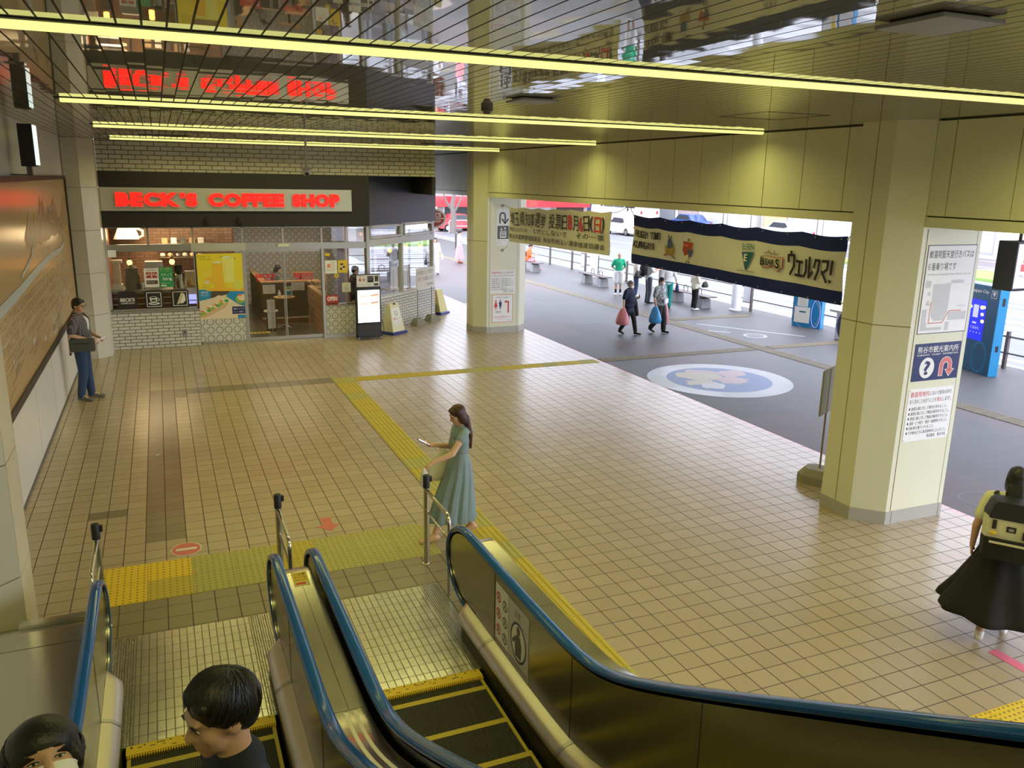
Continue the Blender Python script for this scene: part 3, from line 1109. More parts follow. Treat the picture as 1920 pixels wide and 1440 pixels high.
# lit box on the left wall
r = empty('wall_lightbox', 'dark wall box with a pale lit side high on the left wall', 'lightbox', (-1.62, 13.1, 4.07))
m = MB(); m.box(-1.65, 13.0, 4.07, -1.475, 13.30, 4.62, 'black', bev=0.01); m.build('case', r)
m = MB(); m.box(-1.478, 13.02, 4.09, -1.462, 13.36, 4.61, 'lamp_box'); m.box(-1.65, 13.30, 4.09, -1.478, 13.36, 4.60, 'grey'); m.build('lit_panel', r)
m = MB(); m.box(-1.60, 13.08, 3.95, -1.54, 13.2, 4.07, 'darkgrey'); m.box(-1.8, 13.1, 3.95, -1.54, 13.2, 3.97, 'darkgrey'); m.build('bracket', r)

# ------------------------------------------------------------------ painted map on the left wall
r = empty('wall_map', 'large orange illustrated town map in a dark frame on the left wall', 'map', (-1.8, 13.7, 1.26))
MY0, MY1, MZ0, MZ1 = 7.68, 19.90, 1.27, 3.87
F = Frame((-1.8, 0, 0), (0, 1, 0), (0, 0, 1))          # u = +Y, n = +X
assert F.n.x > 0.9
m = MB()
m.rect(F, MY0, MZ0, MY1, MZ1, 0.02, 'map', 0.02)
rnd = random.Random(5)
# mountains
for k in range(20):
    y = 14.0 + rnd.random() * 5.5
    h = 0.22 + rnd.random() * 0.40
    zb = 2.92 + rnd.random() * 0.14
    w = 0.5 + rnd.random() * 0.5
    pts = [(y - w, zb), (y - w * .5, zb - .06), (y, zb + .03), (y + w * .6, zb - .05), (y + w, zb), (y + w * .7, zb + h * .30), (y + w * .45, zb + h * .45), (y + w * .2, zb + h * .85), (y + w * .05, zb + h), (y - w * .12, zb + h * .8), (y - w * .3, zb + h * .6), (y - w * .5, zb + h * .42), (y - w * .75, zb + h * .3)]
    m.poly(F, pts, 0.0225 + 0.0001 * k, rnd.choice(['mapmount', 'mapmount', 'mapmount2']), 0.001)
# river
riv = [(MY0, 2.42), (10.2, 2.40), (12.4, 2.46), (14.6, 2.56), (16.4, 2.60), (17.6, 2.58), (18.35, 2.64), (18.55, 2.76), (18.35, 2.86), (18.0, 2.84)]
for i in range(len(riv) - 1):
    w = [0.26, 0.25, 0.23, 0.2, 0.17, 0.13, 0.09, 0.06, 0.04][i]
    m.line(F, [riv[i], riv[i + 1]], w * 0.55, 0.0265 + i * 0.0001, 'mapblue', 0.001)
m.line(F, [(12.8, 2.62), (13.9, 2.78), (14.3, 2.98), (14.1, 3.1)], 0.05, 0.027, 'mapblue', 0.001)
m.line(F, [(17.5, 2.95), (17.2, 3.12), (16.7, 3.18), (16.6, 3.42), (16.9, 3.36), (17.4, 3.44), (17.2, 3.28)], 0.03, 0.027, 'mapblue', 0.001)
# town blocks and streets, drawn on a slant
for i in range(22):
    for j in range(60):
        y = 8.0 + j * 0.18 + i * 0.05
        z = 1.62 + i * 0.045 + (y - 8.0) * 0.022
        dens = 1.0 - abs(y - 14.6) / 5.6
        if rnd.random() > dens + 0.1 or y > 18.7 or z > 2.36:
            continue
        a, b = 0.05 + rnd.random() * 0.09, 0.014 + rnd.random() * 0.020
        c = rnd.choice(['mapgrey', 'mapgrey', 'mapmount2', 'brownmark', 'mapwhite'])
        m.poly(F, [(y, z), (y + a, z + a * .1), (y + a + .04, z + b + a * .1), (y + .04, z + b)], 0.0225, c, 0.001)
for k in range(5):
    z = 1.66 + k * 0.15
    m.line(F, [(8.6 + k * .1, z), (12, z + 0.10), (16.5 + k * .15, z + 0.22)], 0.007, 0.0228, 'breadlight', 0.001)
for k in range(16):
    y, z = 8.4 + rnd.random() * 10.4, 1.36 + rnd.random() * 0.42
    s = 0.08 + rnd.random() * 0.14
    m.poly(F, [(y, z), (y + s * 1.6, z + .02), (y + s * 1.8, z + s * .6), (y + .2 * s, z + s * .5)], 0.0225, rnd.choice(['mapwhite', 'mapgrey', 'brownmark']), 0.001)
    m.line(F, [(y - .3, z - .03), (y + .7, z + .08)], 0.012, 0.0226, 'mapgrey', 0.001)
for (y, z, s) in ((17.9, 1.98, .16), (16.9, 1.62, .15), (15.6, 1.46, .2), (18.0, 2.3, .22), (16.0, 2.75, .1)):
    m.ring(F, y, z, s, 0.03, 0.0228, 'mapwhite', n=18, ry=s * .5, th=0.001)
    m.rect(F, y - s * .5, z - s * .2, y + s * .5, z + s * .2, 0.0227, 'mapgrey', 0.001)
m.build('map_picture', r, smooth=0)
m = MB()
for (a0, b0, a1, b1) in ((MY0 - .07, MZ0 - .1, MY1, MZ0), (MY0 - .07, MZ1, MY1, MZ1 + .07), (MY0 - .07, MZ0, MY0, MZ1), (MY1 - .05, MZ0, MY1, MZ1)):
    m.rect(F, a0, b0, a1, b1, 0.05, 'blackpaint', 0.05)
m.build('frame', r, smooth=0)
# small wooden frame on the wall behind the standing man
m = MB()
F = Frame((-1.8, 0, 0), (0, 1, 0), (0, 0, 1))
m.rect(F, 17.6, 0.62, 18.5, 1.15, 0.015, 'offwhite', 0.015)
for (a0, b0, a1, b1) in ((17.56, .58, 18.54, .62), (17.56, 1.15, 18.54, 1.17), (17.56, .58, 17.62, 1.17), (18.48, .58, 18.54, 1.17)):
    m.rect(F, a0, b0, a1, b1, 0.028, 'wood', 0.028)
m.thing('notice_frame', 'small wood framed notice low on the left wall behind the standing man', 'notice')

# ================================================================== escalators
SL = 0.56


def zs(y, a=4.03, e=0.42):
    """height of the step line: level by the comb, then rising towards the viewer"""
    t = a - y
    return 0.5 * SL * (t + math.sqrt(t * t + e * e)) - 0.5 * SL * (math.sqrt((a - 6.5) ** 2 + e * e) + (a - 6.5))


RAIL = 0.895          # height of the handrail's underside line above the steps
NC, NR, NZ = 6.45, 0.50, 0.345


def rail_path(off=0.0, y_start=-1.6):
    """(y, z) points along the rail: from the top, level, round the newel and back"""
    P = []
    y = y_start
    while y < NC - 1e-6:
        P.append((y, RAIL + zs(y) - off))
        y += 0.12
    zc = RAIL - NZ
    for k in range(19):
        a = PI / 2 - PI * k / 18
        P.append((NC + (NR - off) * math.cos(a), zc + (NZ - off) * math.sin(a)))
    P.append((NC - 0.12, zc - NZ + off + 0.005))
    P.append((NC - 0.25, zc - NZ + off + 0.012))
    return P


def sweep(m, path, prof, x, mt):
    """prof = (dx, dn): dn along the outward normal of the path"""
    rings = []
    for i, (y, z) in enumerate(path):
        a = path[max(0, i - 1)]
        b = path[min(len(path) - 1, i + 1)]
        t = Vector((b[0] - a[0], b[1] - a[1])).normalized()
        n = Vector((-t.y, t.x))
        rings.append([V(x + dx, y + n.x * dn, z + n.y * dn) for dx, dn in prof])
    m.loft(rings, mt)


RAILPROF = [(-0.036, -0.006), (-0.043, 0.008), (-0.040, 0.022), (-0.026, 0.032), (0.0, 0.035), (0.026, 0.032), (0.040, 0.022), (0.043, 0.008), (0.036, -0.006)]


def balustrade(m, x, th, mt):
    """upright panel below the rail, in sheets"""
    off = 0.016
    ys = [-1.6 + 0.1 * k for k in range(int((NC + 1.6) / 0.1) + 1)]
    ys.append(NC)
    top = [(y, RAIL + zs(y) - off) for y in ys]
    bot = [(y, 0.17 + zs(y)) for y in ys]
    for k in range(1, 13):
        a = PI / 2 * (1 - k / 12.0)
        yy = NC + (NR - off) * math.cos(a)
        dz = (NZ - off) * math.sin(a)
        top.append((yy, RAIL - NZ + dz))
        bot.append((yy, RAIL - NZ - dz))
    for (sx) in (x - th / 2, x + th / 2):
        n = len(top)
        vs = [(sx, *p) for p in bot] + [(sx, *p) for p in top]
        m.raw(vs, [(i, i + 1, n + i + 1, n + i) for i in range(n - 1)], mt)
    path = rail_path(off)
    sweep(m, path, [(-th / 2, 0), (th / 2, 0), (th / 2, -0.02), (-th / 2, -0.02)], x, 'dark')
    return m


def escalator(cx, label):
    r = empty('escalator', label, 'escalator', (cx, 4.0, 0))
    RX = 0.672
    for sx in (-1, 1):
        m = MB()
        sweep(m, rail_path(0.0), RAILPROF, cx + sx * RX, 'railblue')
        m.build('handrail', r, smooth=60)
        m = MB()
        sweep(m, rail_path(0.006), [(-0.030, -0.004), (-0.030, 0.004), (0.030, 0.004), (0.030, -0.004)], cx + sx * RX, 'steel')
        m.build('rail_guide', r, smooth=60)
        m = MB()
        balustrade(m, cx + sx * RX, 0.03, 'steel_panel')
        for yy in (5.75, 4.35, 2.95):
            z0, z1 = 0.2 + zs(yy), RAIL + zs(yy) - 0.03
            m.box(cx + sx * (RX - 0.0165) - 0.001, yy - 0.002, z0, cx + sx * (RX - 0.0165) + 0.001, yy + 0.002, z1, 'dark')
        m.build('balustrade_panel', r, smooth=40)
        # sloping inner cover with a round nose, dark skirt below it
        m = MB()
        ys = [6.44, 6.43, 6.40, 6.36, 6.30] + [6.2 - 0.12 * k for k in range(66)]
        ws = [0.015, 0.05, 0.085, 0.108, 0.118] + [0.120] * 66
        rings = []
        for y, w in zip(ys, ws):
            xo = RX - 0.016
            z = zs(y)
            rings.append([(cx + sx * xo, y, z + 0.235), (cx + sx * (xo - w * 0.55), y, z + 0.215), (cx + sx * (xo - w), y, z + 0.165), (cx + sx * (xo - w), y, z + 0.135), (cx + sx * xo, y, z + 0.135)])
        m.loft(rings, 'skirt_cover')
        for yy in (5.78, 4.30, 2.85, 1.4):
            z = zs(yy)
            xo = RX - 0.016
            e = 0.0025
            m.loft([[(cx + sx * xo, y, zs(y) + 0.235 + e), (cx + sx * (xo - .066), y, zs(y) + 0.215 + e), (cx + sx * (xo - .1215), y, zs(y) + 0.165 + e), (cx + sx * (xo - .1215), y, zs(y) + 0.14)] for y in (yy - .02, yy + .02)], 'alu', closed=False, cap=False)
        m.build('inner_cover', r, smooth=50)
        m = MB()
        ys2 = [6.25 - 0.12 * k for k in range(66)]
        xi = RX - 0.016 - 0.115
        m.loft([[(cx + sx * xi, y, zs(y) - 0.25), (cx + sx * xi, y, zs(y) + 0.15), (cx + sx * (xi + .05), y, zs(y) + 0.15), (cx + sx * (xi + .05), y, zs(y) - 0.25)] for y in ys2], 'black')
        m.build('skirt', r, smooth=40)
    m = MB()
    m.box(-0.655, -0.78, -0.02, 0.655, 0.80, 0.004, 'plate')
    o = m.build('landing_plate', None, smooth=0)
    o.parent = r
    o.location = (0, 6.52 - 4.0, 0)
    m = MB()
    m.box(cx - 0.515, 5.64, -0.02, cx + 0.515, 5.745, 0.007, 'yellow')
    for k in range(60):
        x = cx - 0.505 + k * 0.0171
        m.box(x, 5.615, -0.02, x + 0.009, 5.64, 0.004, 'yellow')
    rr = random.Random(3)
    for k in range(12):
        x = cx - 0.48 + k * 0.087
        m.cyl((x, 5.725, 0.007), (x, 5.725, 0.0085), 0.007, 'black', n=8)
    for k in range(16):
        x, y = cx - 0.5 + rr.random() * 0.95, 5.66 + rr.random() * 0.06
        m.box(x, y, 0.006, x + 0.01 + rr.random() * 0.03, y + 0.008, 0.0076, 'dark')
    m.build('comb', r, smooth=0)
    # steps
    step_mesh = None
    for k in range(16):
        y1 = 5.98 - 0.445 * k
        yc = y1 - 0.2225
        z = zs(yc, e=0.3) - 0.012
        if k < 3:
            z = -0.012
        if step_mesh is None:
            m = MB()
            m.box(-0.508, -0.22, -0.03, 0.508, 0.2215, 0.0, 'step')
            m.box(-0.508, 0.17, -0.03, 0.508, 0.2225, 0.0015, 'tactile')
            for sx in (-1, 1):
                m.box(sx * 0.508, -0.2225, -0.03, sx * 0.482, 0.2225, 0.0012, 'tactile')
            # cleated riser, curved
            ring = [(-0.03 - 0.06 * t, 0.2215 + 0.0 - 0.03 * math.sin(t * PI / 2)) for t in (0, .25, .5, .75, 1, 2, 3, 3.6)]
            m.loft([[(x, yy, zz) for zz, yy in ring] for x in (-0.508, 0.508)], 'step', closed=False, cap=False)
            o = m.build('step', None, smooth=40)
            step_mesh = o.data
        else:
            o = bpy.data.objects.new('step', step_mesh)
            COL.objects.link(o)
        o.parent = r
        o.location = (0, yc - 4.0, z)
    return r


E1, E2 = 0.0, 1.665
esc1 = escalator(E1, 'left escalator with blue handrails, two boys riding on it')
esc2 = escalator(E2, 'right escalator with blue handrails, empty grooved steps edged in yellow')


def deck(x0, x1, label, front, sheet='steel_deck', zt=0.80, lip=True, seam=None):
    """steel cover between or beside the balustrades, following the rail"""
    r = empty('deck_cover', label, 'escalator deck', ((x0 + x1) / 2, 4.0, 0))
    m = MB()
    ys = [-1.5 + 0.15 * k for k in range(int((front - 0.12 + 1.5) / 0.15) + 1)] + [front - 0.12]
    P = [(y, zt + zs(y)) for y in ys] + [(front - 0.05, zt - 0.012), (front - 0.012, zt - 0.05), (front, zt - 0.11), (front, 0.0)]
    m.loft([[(x0, *p), (x1, *p), (x1, p[0], p[1] - 0.03) if p[0] < front - .02 else (x1, p[0] - .03, p[1]), (x0, p[0], p[1] - 0.03) if p[0] < front - .02 else (x0, p[0] - .03, p[1])] for p in P], sheet)
    if seam:
        for y in seam:
            z = zt + zs(y)
            m.box(x0 + .002, y - .002, z - .01, x1 - .002, y + .002, z + 0.0012, 'dark')
    m.build('sheet', r, smooth=50)
    # side facing
    m = MB()
    for x in (x0, x1):
        m.raw([(x, y, -1.0) for y, z in P[:-1]] + [(x, y, z) for y, z in P[:-1]], [(i, i + 1, len(P) + i, len(P) - 1 + i) for i in range(len(P) - 2)], 'steel_panel')
    m.build('side_facing', r, smooth=0)
    return r, P


rc, Pc = deck(0.720, 0.944, 'narrow steel deck cover between the two escalators with a yellow sticker', 6.62, seam=(4.42,))
m = MB()
for dx in (-0.028, 0.028):
    pts = [(0.835 + dx * 1.0, y, 0.801 + zs(y)) for y in [4.40 - 0.12 * k for k in range(45)]]
    for a, b in zip(pts, pts[1:]):
        m.face([(a[0] - .012, a[1], a[2] + .001), (a[0] + .012, a[1], a[2] + .001), (b[0] + .012, b[1], b[2] + .001), (b[0] - .012, b[1], b[2] + .001)], 'offwhite')
m.build('tape', rc, smooth=0)
m = MB()
m.loft([[(0.834, y, .8 + zs(y)), (0.836, y, .8 + zs(y)), (0.836, y, .8015 + zs(y)), (0.834, y, .8015 + zs(y))] for y in (6.4, 5.5, 4.6, 4.42)], 'dark')
m.build('centre_seam', rc, smooth=0)
deck(2.385, 2.60, 'polished steel deck cover along the outer side of the right escalator', 6.60, seam=(5.2, 4.0))
rl, Pl = deck(-1.795, -0.72, 'wide steel deck cover between the left escalator and the wall', 6.50, zt=0.72, seam=(6.10, 4.9))
m = MB()
m.box(-1.195, 6.40, 0.712, -0.722, 6.50, 0.745, 'steel', bev=0.012)
m.build('end_trim', rl, smooth=40)

# yellow caution sticker on the nose of the centre deck
F = Frame((0.835, 6.30, 0.8025), (1, 0, 0), (0, 1, 0))
m = MB()
m.rect(F, -0.062, -0.10, 0.062, 0.15, 0.0, 'plasticyellow', 0.002)
m.rect(F, -0.055, -0.02, 0.055, 0.14, 0.0006, 'yellow', 0.001)
m.text(F, 'ご注意', -0.045, 0.085, 0.04, 'black', 0.0014, maxw=.09)
m.text(F, '手すりを', -0.048, 0.035, 0.03, 'black', 0.0014, maxw=.095)
m.text(F, 'お持ち下さい', -0.05, -0.008, 0.026, 'black', 0.0014, maxw=.1)
m.rect(F, -0.05, -0.075, 0.03, -0.04, 0.0006, 'red', 0.001)
m.thing('caution_sticker', 'yellow caution sticker on the steel deck between the escalators', 'sticker', smooth=0)

# pictogram stickers on the inside of the right balustrade
BX = E2 + 0.672 - 0.0155
F = Frame((BX, 0, 0), (0, -1, 0), (0, 0, 1))           # u = -Y, n = -X
m = MB()
m.poly(F, [(-5.72, .30), (-5.45, .30), (-5.45, .80), (-5.72, .80)], 0.0022, 'paper', 0.002)
for i in range(2):
    for j in range(3):
        x, y = -5.655 + i * .135, .40 + j * .145 - i * .02
        m.ring(F, x, y, .048, .010, 0.003, 'red' if i == 0 else 'signblue', n=20, th=.001)
        m.line(F, [(x - .02, y - .025), (x, y + .02), (x + .012, y + .0), (x + .02, y - .03)], .012, 0.003, 'darkgrey', .001)
        m.disc(F, x, y + .028, .009, .009, 0.003, 'darkgrey', n=10, th=.001)
        if i == 0:
            m.line(F, [(x - .032, y + .032), (x + .032, y - .032)], .008, 0.0035, 'red', .001)
m.thing('pictogram_sticker', 'white sticker of six round pictograms on the right balustrade panel', 'sticker', smooth=0)
m = MB()
m.rect(F, -5.44, .26, -5.05, .80, 0.0022, 'lightgrey', 0.002)
m.ring(F, -5.245, .50, .155, .022, 0.003, 'signblue', n=36, ry=.17, th=.001)
m.disc(F, -5.245, .50, .134, .149, 0.0028, 'paper', n=32, th=.0006)
m.poly(F, [(-5.30, .37), (-5.19, .37), (-5.18, .50), (-5.21, .56), (-5.28, .56), (-5.31, .48)], 0.0032, 'darkgrey', .001)
m.disc(F, -5.245, .60, .035, .042, 0.0032, 'darkgrey', n=16, th=.001)
m.line(F, [(-5.29, .53), (-5.35, .47)], .03, 0.0034, 'darkgrey', .001)
m.text(F, '注意', -5.33, .70, .06, 'darkgrey', 0.003, maxw=.17)
m.rect(F, -5.42, .27, -5.07, .31, 0.003, 'grey', .001)
m.thing('caution_plate', 'grey plate with a blue ringed figure on the right balustrade panel', 'sticker', smooth=0)


# barrier posts with guide bars in front of the newels
def barrier(x, y, label, ribbon=True):
    r = empty('guide_barrier', label, 'barrier', (x, y, 0))
    m = MB(); m.cyl((0, 0, 0), (0, 0, 0.88), 0.030, 'steel'); m.lathe([(0.05, 0), (0.05, .006), (.034, .012)], (0, 0, 0), 'steel'); m.build('post', r, world=False)
    m = MB(); m.lathe([(0.030, .86), (.036, .865), (.036, .995), (.031, 1.004), (.012, 1.006)], (0, 0, 0), 'black'); m.box(0.03, -.02, .93, .058, .02, .985, 'black', bev=.004); m.build('belt_head', r, world=False)
    m = MB()
    arc = [(0, -0.66 - .09 * math.sin(a), .84 - .09 * (1 - math.cos(a))) for a in [PI / 2 * k / 5 for k in range(6)]]
    m.tube([(0, -.02, .84)] + arc + [(0, -0.75, 0.0)], .019, 'steel', n=10)
    m.build('top_bar', r, world=False)
    m = MB(); m.tube([(0, -.02, .60), (0, -0.74, .60)], .013, 'steel', n=8); m.build('lower_bar', r, world=False)
    m = MB()
    for q in (.06, .10, .14):
        m.ell((0, -.755 + .012, .74 + q * 0.4 - .02), (.017, .017, .017), 'steel', seg=10, rings=6)
    for q in (0, 1, 2):
        m.cyl((0, -.63 - q * .045, .60), (0, -.65 - q * .045, .60), .016, 'brass', n=8)
    m.build('bolt', r, world=False)
    return r


barrier(2.355, 7.79, 'steel guide barrier under the hand of the woman in the blue dress')
barrier(0.845, 7.77, 'steel guide barrier at the middle, before the deck between escalators')
barrier(-0.735, 7.60, 'steel guide barrier at the left, by the new yellow tactile tiles')


# ------------------------------------------------------------------ tactile paving and floor marks
def tactile_dots(name, label, x0, x1, y0, y1, sz, mats):
    r = empty(name, label, 'tactile paving', ((x0 + x1) / 2, (y0 + y1) / 2, 0))
    nx, ny = round((x1 - x0) / sz), round((y1 - y0) / sz)
    m = MB()
    for i in range(nx):
        for j in range(ny):
            mt = mats(i, j, nx)
            a, b = x0 + i * (x1 - x0) / nx, y0 + j * (y1 - y0) / ny
            w, h = (x1 - x0) / nx, (y1 - y0) / ny
            m.box(a + .0025, b + .0025, 0.0, a + w - .0025, b + h - .0025, 0.004, mt)
            for p in range(7):
                for q in range(7):
                    cx_, cy_ = a + w * (p + .5) / 7, b + h * (q + .5) / 7
                    k = 6
                    vs = [(cx_ + .013 * math.cos(2 * PI * t / k), cy_ + .013 * math.sin(2 * PI * t / k), .004) for t in range(k)] + [(cx_ + .008 * math.cos(2 * PI * t / k), cy_ + .008 * math.sin(2 * PI * t / k), .009) for t in range(k)]
                    m.raw(vs, [(t, (t + 1) % k, (t + 1) % k + k, t + k) for t in range(k)] + [tuple(range(k, 2 * k))], 'tactile_dot')
    m.build('blocks', r, smooth=0)
    return r


def newish(i, j, nx):
    if i == 0 or (i == 1 and j < 99 and i < 2):
        return 'tactile_new'
    return 'tactile' if i < 3 else 'tactile_pale'


tactile_dots('tactile_paving', 'yellow dotted tactile tiles across the floor in front of both escalators', -0.82, 2.58, 7.965, 8.825, 0.43, lambda i, j, nx: 'tactile_new' if i < 2 and not (i == 1 and j == 0) else ('tactile' if i in (1, 4) else 'tactile_pale'))
tactile_dots('tactile_paving', 'yellow dotted tactile tiles at the lower right corner beyond the handrail', 4.98, 6.78, 3.10, 3.76, 0.33, lambda i, j, nx: 'tactile_new')


def tactile_bars(name, label, x0, y0, x1, y1, mt, along='y', edge=None):
    m = MB()
    L = (y1 - y0) if along == 'y' else (x1 - x0)
    W = (x1 - x0) if along == 'y' else (y1 - y0)
    n = max(1, round(L / 0.45))
    rr = random.Random(2)
    for k in range(n):
        a, b = k * L / n + .002, (k + 1) * L / n - .002
        mm = mt if not isinstance(mt, (list, tuple)) else mt[rr.randrange(len(mt))]

        def put(u0, u1, w0, w1, z0, z1):
            if along == 'y':
                m.box(x0 + w0, y0 + u0, z0, x0 + w1, y0 + u1, z1, mm)
            else:
                m.box(x0 + u0, y0 + w0, z0, x0 + u1, y0 + w1, z1, mm)
        put(a, b, 0, W, 0, 0.004)
        nb = 6
        for q in range(nb):
            c = W * (q + .5) / nb
            put(a + .015, b - .015, c - W * .027, c + W * .027, .004, .0095)
    return m.thing(name, label, 'tactile paving', smooth=0)


tactile_bars('tactile_paving', 'long yellow ribbed tactile path running from the shop side past the right escalator', 2.985, 2.2, 3.40, 16.50, ['tactile', 'tactile', 'tactile_pale', 'tactile'])
tactile_bars('tactile_paving', 'yellow ribbed tactile path crossing the hall floor towards the pavement', 3.43, 16.10, 9.03, 16.46, ['tactile', 'tactile', 'tactile_pale'], along='x')
tactile_bars('tactile_paving', 'worn tan tactile path on the pavement running along the road', 13.55, -2, 13.95, 60, 'tactile_tan')
tactile_bars('tactile_paving', 'worn tan tactile path crossing the pavement to the road', 9.15, 16.16, 13.5, 16.5, 'tactile_tan', along='x')
tactile_bars('tactile_paving', 'worn tan tactile path between the crossing paths and the blue board', 14.0, 16.16, 16.9, 16.5, 'tactile_tan', along='x')
tactile_bars('tactile_paving', 'short worn tan tactile path behind the two women with bags', 14.0, 20.6, 16.9, 20.95, 'tactile_tan', along='x')

F = Frame((0, 0, 0), (1, 0, 0), (0, 1, 0))
m = MB()
m.disc(F, -0.01, 9.055, 0.158, 0.172, 0.0022, 'offwhite', th=.002)
m.disc(F, -0.01, 9.055, 0.148, 0.162, 0.0030, 'stickerred', th=.001)
m.poly(F, [(-0.118, 9.028), (0.098, 9.028), (0.098, 9.082), (-0.118, 9.082)], 0.0036, 'offwhite', .001)
m.thing('floor_sticker', 'round red no entry sticker on the floor before the left escalator', 'sticker', smooth=0)
m = MB()
m.poly(F, [(1.50, 9.39), (1.62, 9.39), (1.62, 9.16), (1.70, 9.16), (1.56, 8.98), (1.42, 9.16), (1.50, 9.16)], 0.0022, 'stickerred', .002)
m.thing('floor_arrow', 'small red arrow on the floor before the right escalator', 'sticker', smooth=0)
m = MB()
m.poly(F, [(6.50, 4.36), (6.61, 4.36), (6.61, 3.86), (6.72, 3.86), (6.555, 3.60), (6.39, 3.86), (6.50, 3.86)], 0.0022, 'arrowpink', .002)
m.thing('floor_arrow', 'long pink arrow on the floor by the feet of the woman with the backpack', 'sticker', smooth=0)

# ================================================================== coffee shop front
m = MB()
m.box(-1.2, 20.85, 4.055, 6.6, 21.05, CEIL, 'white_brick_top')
m.box(6.55, 20.9, 3.6, 6.6, 30.5, CEIL, 'dark')
m.prism([(4.88, 21.06), (6.54, 21.06), (7.40, 23.45), (6.56, 23.6)], 4.06, CEIL, 'dark')
struct(m, 'wall_shop_top', smooth=0)
m = MB()
m.box(-1.2, 20.86, 0.0, 0.70, 20.98, 0.865, 'white_brick')
m.box(-1.2, 20.845, 0.865, 0.705, 21.1, 0.895, 'alu')
struct(m, 'wall_shop_front', smooth=0)
SD = V(0.7250, 0.6887, 0)
SO = V(4.85, 21.05, 0)
FS = Frame(SO, SD, (0, 0, 1))


def sbox(m, a0, z0, a1, z1, c0, c1, mt):
    """box along the slanted side wall; c = depth behind (-) or before (+) the face"""
    P = [FS(a, z, c) for z in (z0, z1) for a, c in ((a0, c0), (a1, c0), (a1, c1), (a0, c1))]
    m.raw(P, [(3, 2, 1, 0), (4, 5, 6, 7), (0, 1, 5, 4), (1, 2, 6, 5), (2, 3, 7, 6), (3, 0, 4, 7)], mt)


m = MB()
sbox(m, -0.05, 0, 3.55, 0.88, -0.14, 0.0, 'white_brick_side')
sbox(m, -0.05, 0.88, 3.56, 0.91, -0.15, 0.012, 'offwhite')
struct(m, 'wall_shop_side', smooth=0)
m = MB()
m.box(-1.2, 20.84, 2.815, 4.87, 21.08, 4.055, 'blackpaint')
m.box(1.98, 20.8395, 2.815, 1.984, 20.85, 4.055, 'black')
sbox(m, -0.02, 2.815, 3.60, 4.055, -0.15, 0.005, 'slate')
struct(m, 'trim_1', smooth=0)

# aluminium frames and panes
YF = 21.0


def frame_bar(m, x0, z0, x1, z1, mt='alu', d=0.035):
    m.box(x0, YF - d, z0, x1, YF + 0.04, z1, mt)


def window(name, x0, x1, z0, z1, posts, bars=(), pane='pane'):
    m = MB()
    for p in posts:
        frame_bar(m, p - 0.022, z0, p + 0.022, z1)
    for (a, b) in bars:
        frame_bar(m, x0, a, x1, b)
    o = m.build(name, smooth=0)
    o['kind'] = 'structure'
    m = MB()
    m.face([(x0 + .01, YF, z0 + .01), (x1 - .01, YF, z0 + .01), (x1 - .01, YF, z1 - .01), (x0 + .01, YF, z1 - .01)], pane)
    m.build('pane', o, smooth=0)
    return o


window('window_1', -1.2, 0.70, 0.90, 2.26, (-1.178, 0.69), ((0.895, 0.93),))
window('window_2', -1.2, 4.86, 2.42, 2.815, (-1.178, -0.29, 0.68, 1.79, 2.74, 3.68, 4.29), ((2.26, 2.42), (2.79, 2.815)))
window('window_3', 3.68, 4.86, 0.86, 2.26, (3.70, 4.28, 4.82), ((0.85, 0.88),))
m = MB()
frame_bar(m, 0.69, 0.0, 0.73, 2.26); frame_bar(m, 1.76, 0.0, 1.83, 2.26, d=.05); frame_bar(m, 3.655, 0.0, 3.72, 2.26, d=.05)
frame_bar(m, 0.70, 0.0, 1.78, 0.06); frame_bar(m, 3.70, 0.0, 4.84, 0.075); frame_bar(m, 0.62, 2.24, 1.85, 2.43, 'sign_alu', d=.06)
m.box(4.80, 20.93, 0.0, 4.88, 21.06, 2.815, 'alu')
struct(m, 'trim_2', smooth=0)
r = MB()
for (a, b, y) in ((1.83, 2.77, 21.0), (2.72, 3.66, 21.03)):
    r.box(a, y - .012, 0.02, b, y + .012, 0.10, 'alu'); r.box(a, y - .012, 2.20, b, y + .012, 2.25, 'alu')
    r.box(a, y - .012, 0.1, a + .018, y + .012, 2.2, 'alu'); r.box(b - .018, y - .012, 0.1, b, y + .012, 2.2, 'alu')
o = r.build('door_1', smooth=0)
o['kind'] = 'structure'
m = MB()
m.face([(1.848, 21.0, .1), (2.752, 21.0, .1), (2.752, 21.0, 2.2), (1.848, 21.0, 2.2)], 'pane'); m.face([(2.738, 21.03, .1), (3.642, 21.03, .1), (3.642, 21.03, 2.2), (2.738, 21.03, 2.2)], 'pane')
m.build('pane', o, smooth=0)
m = MB()
m.box(1.83, 20.93, 0.0, 3.66, 21.10, 0.012, 'alu')
struct(m, 'trim_3', smooth=0)
m = MB(); m.box(2.60, 20.90, 2.335, 2.88, 20.962, 2.395, 'offwhite', bev=.008)
m.thing('door_sensor', 'white sensor bar above the sliding glass door', 'sensor')
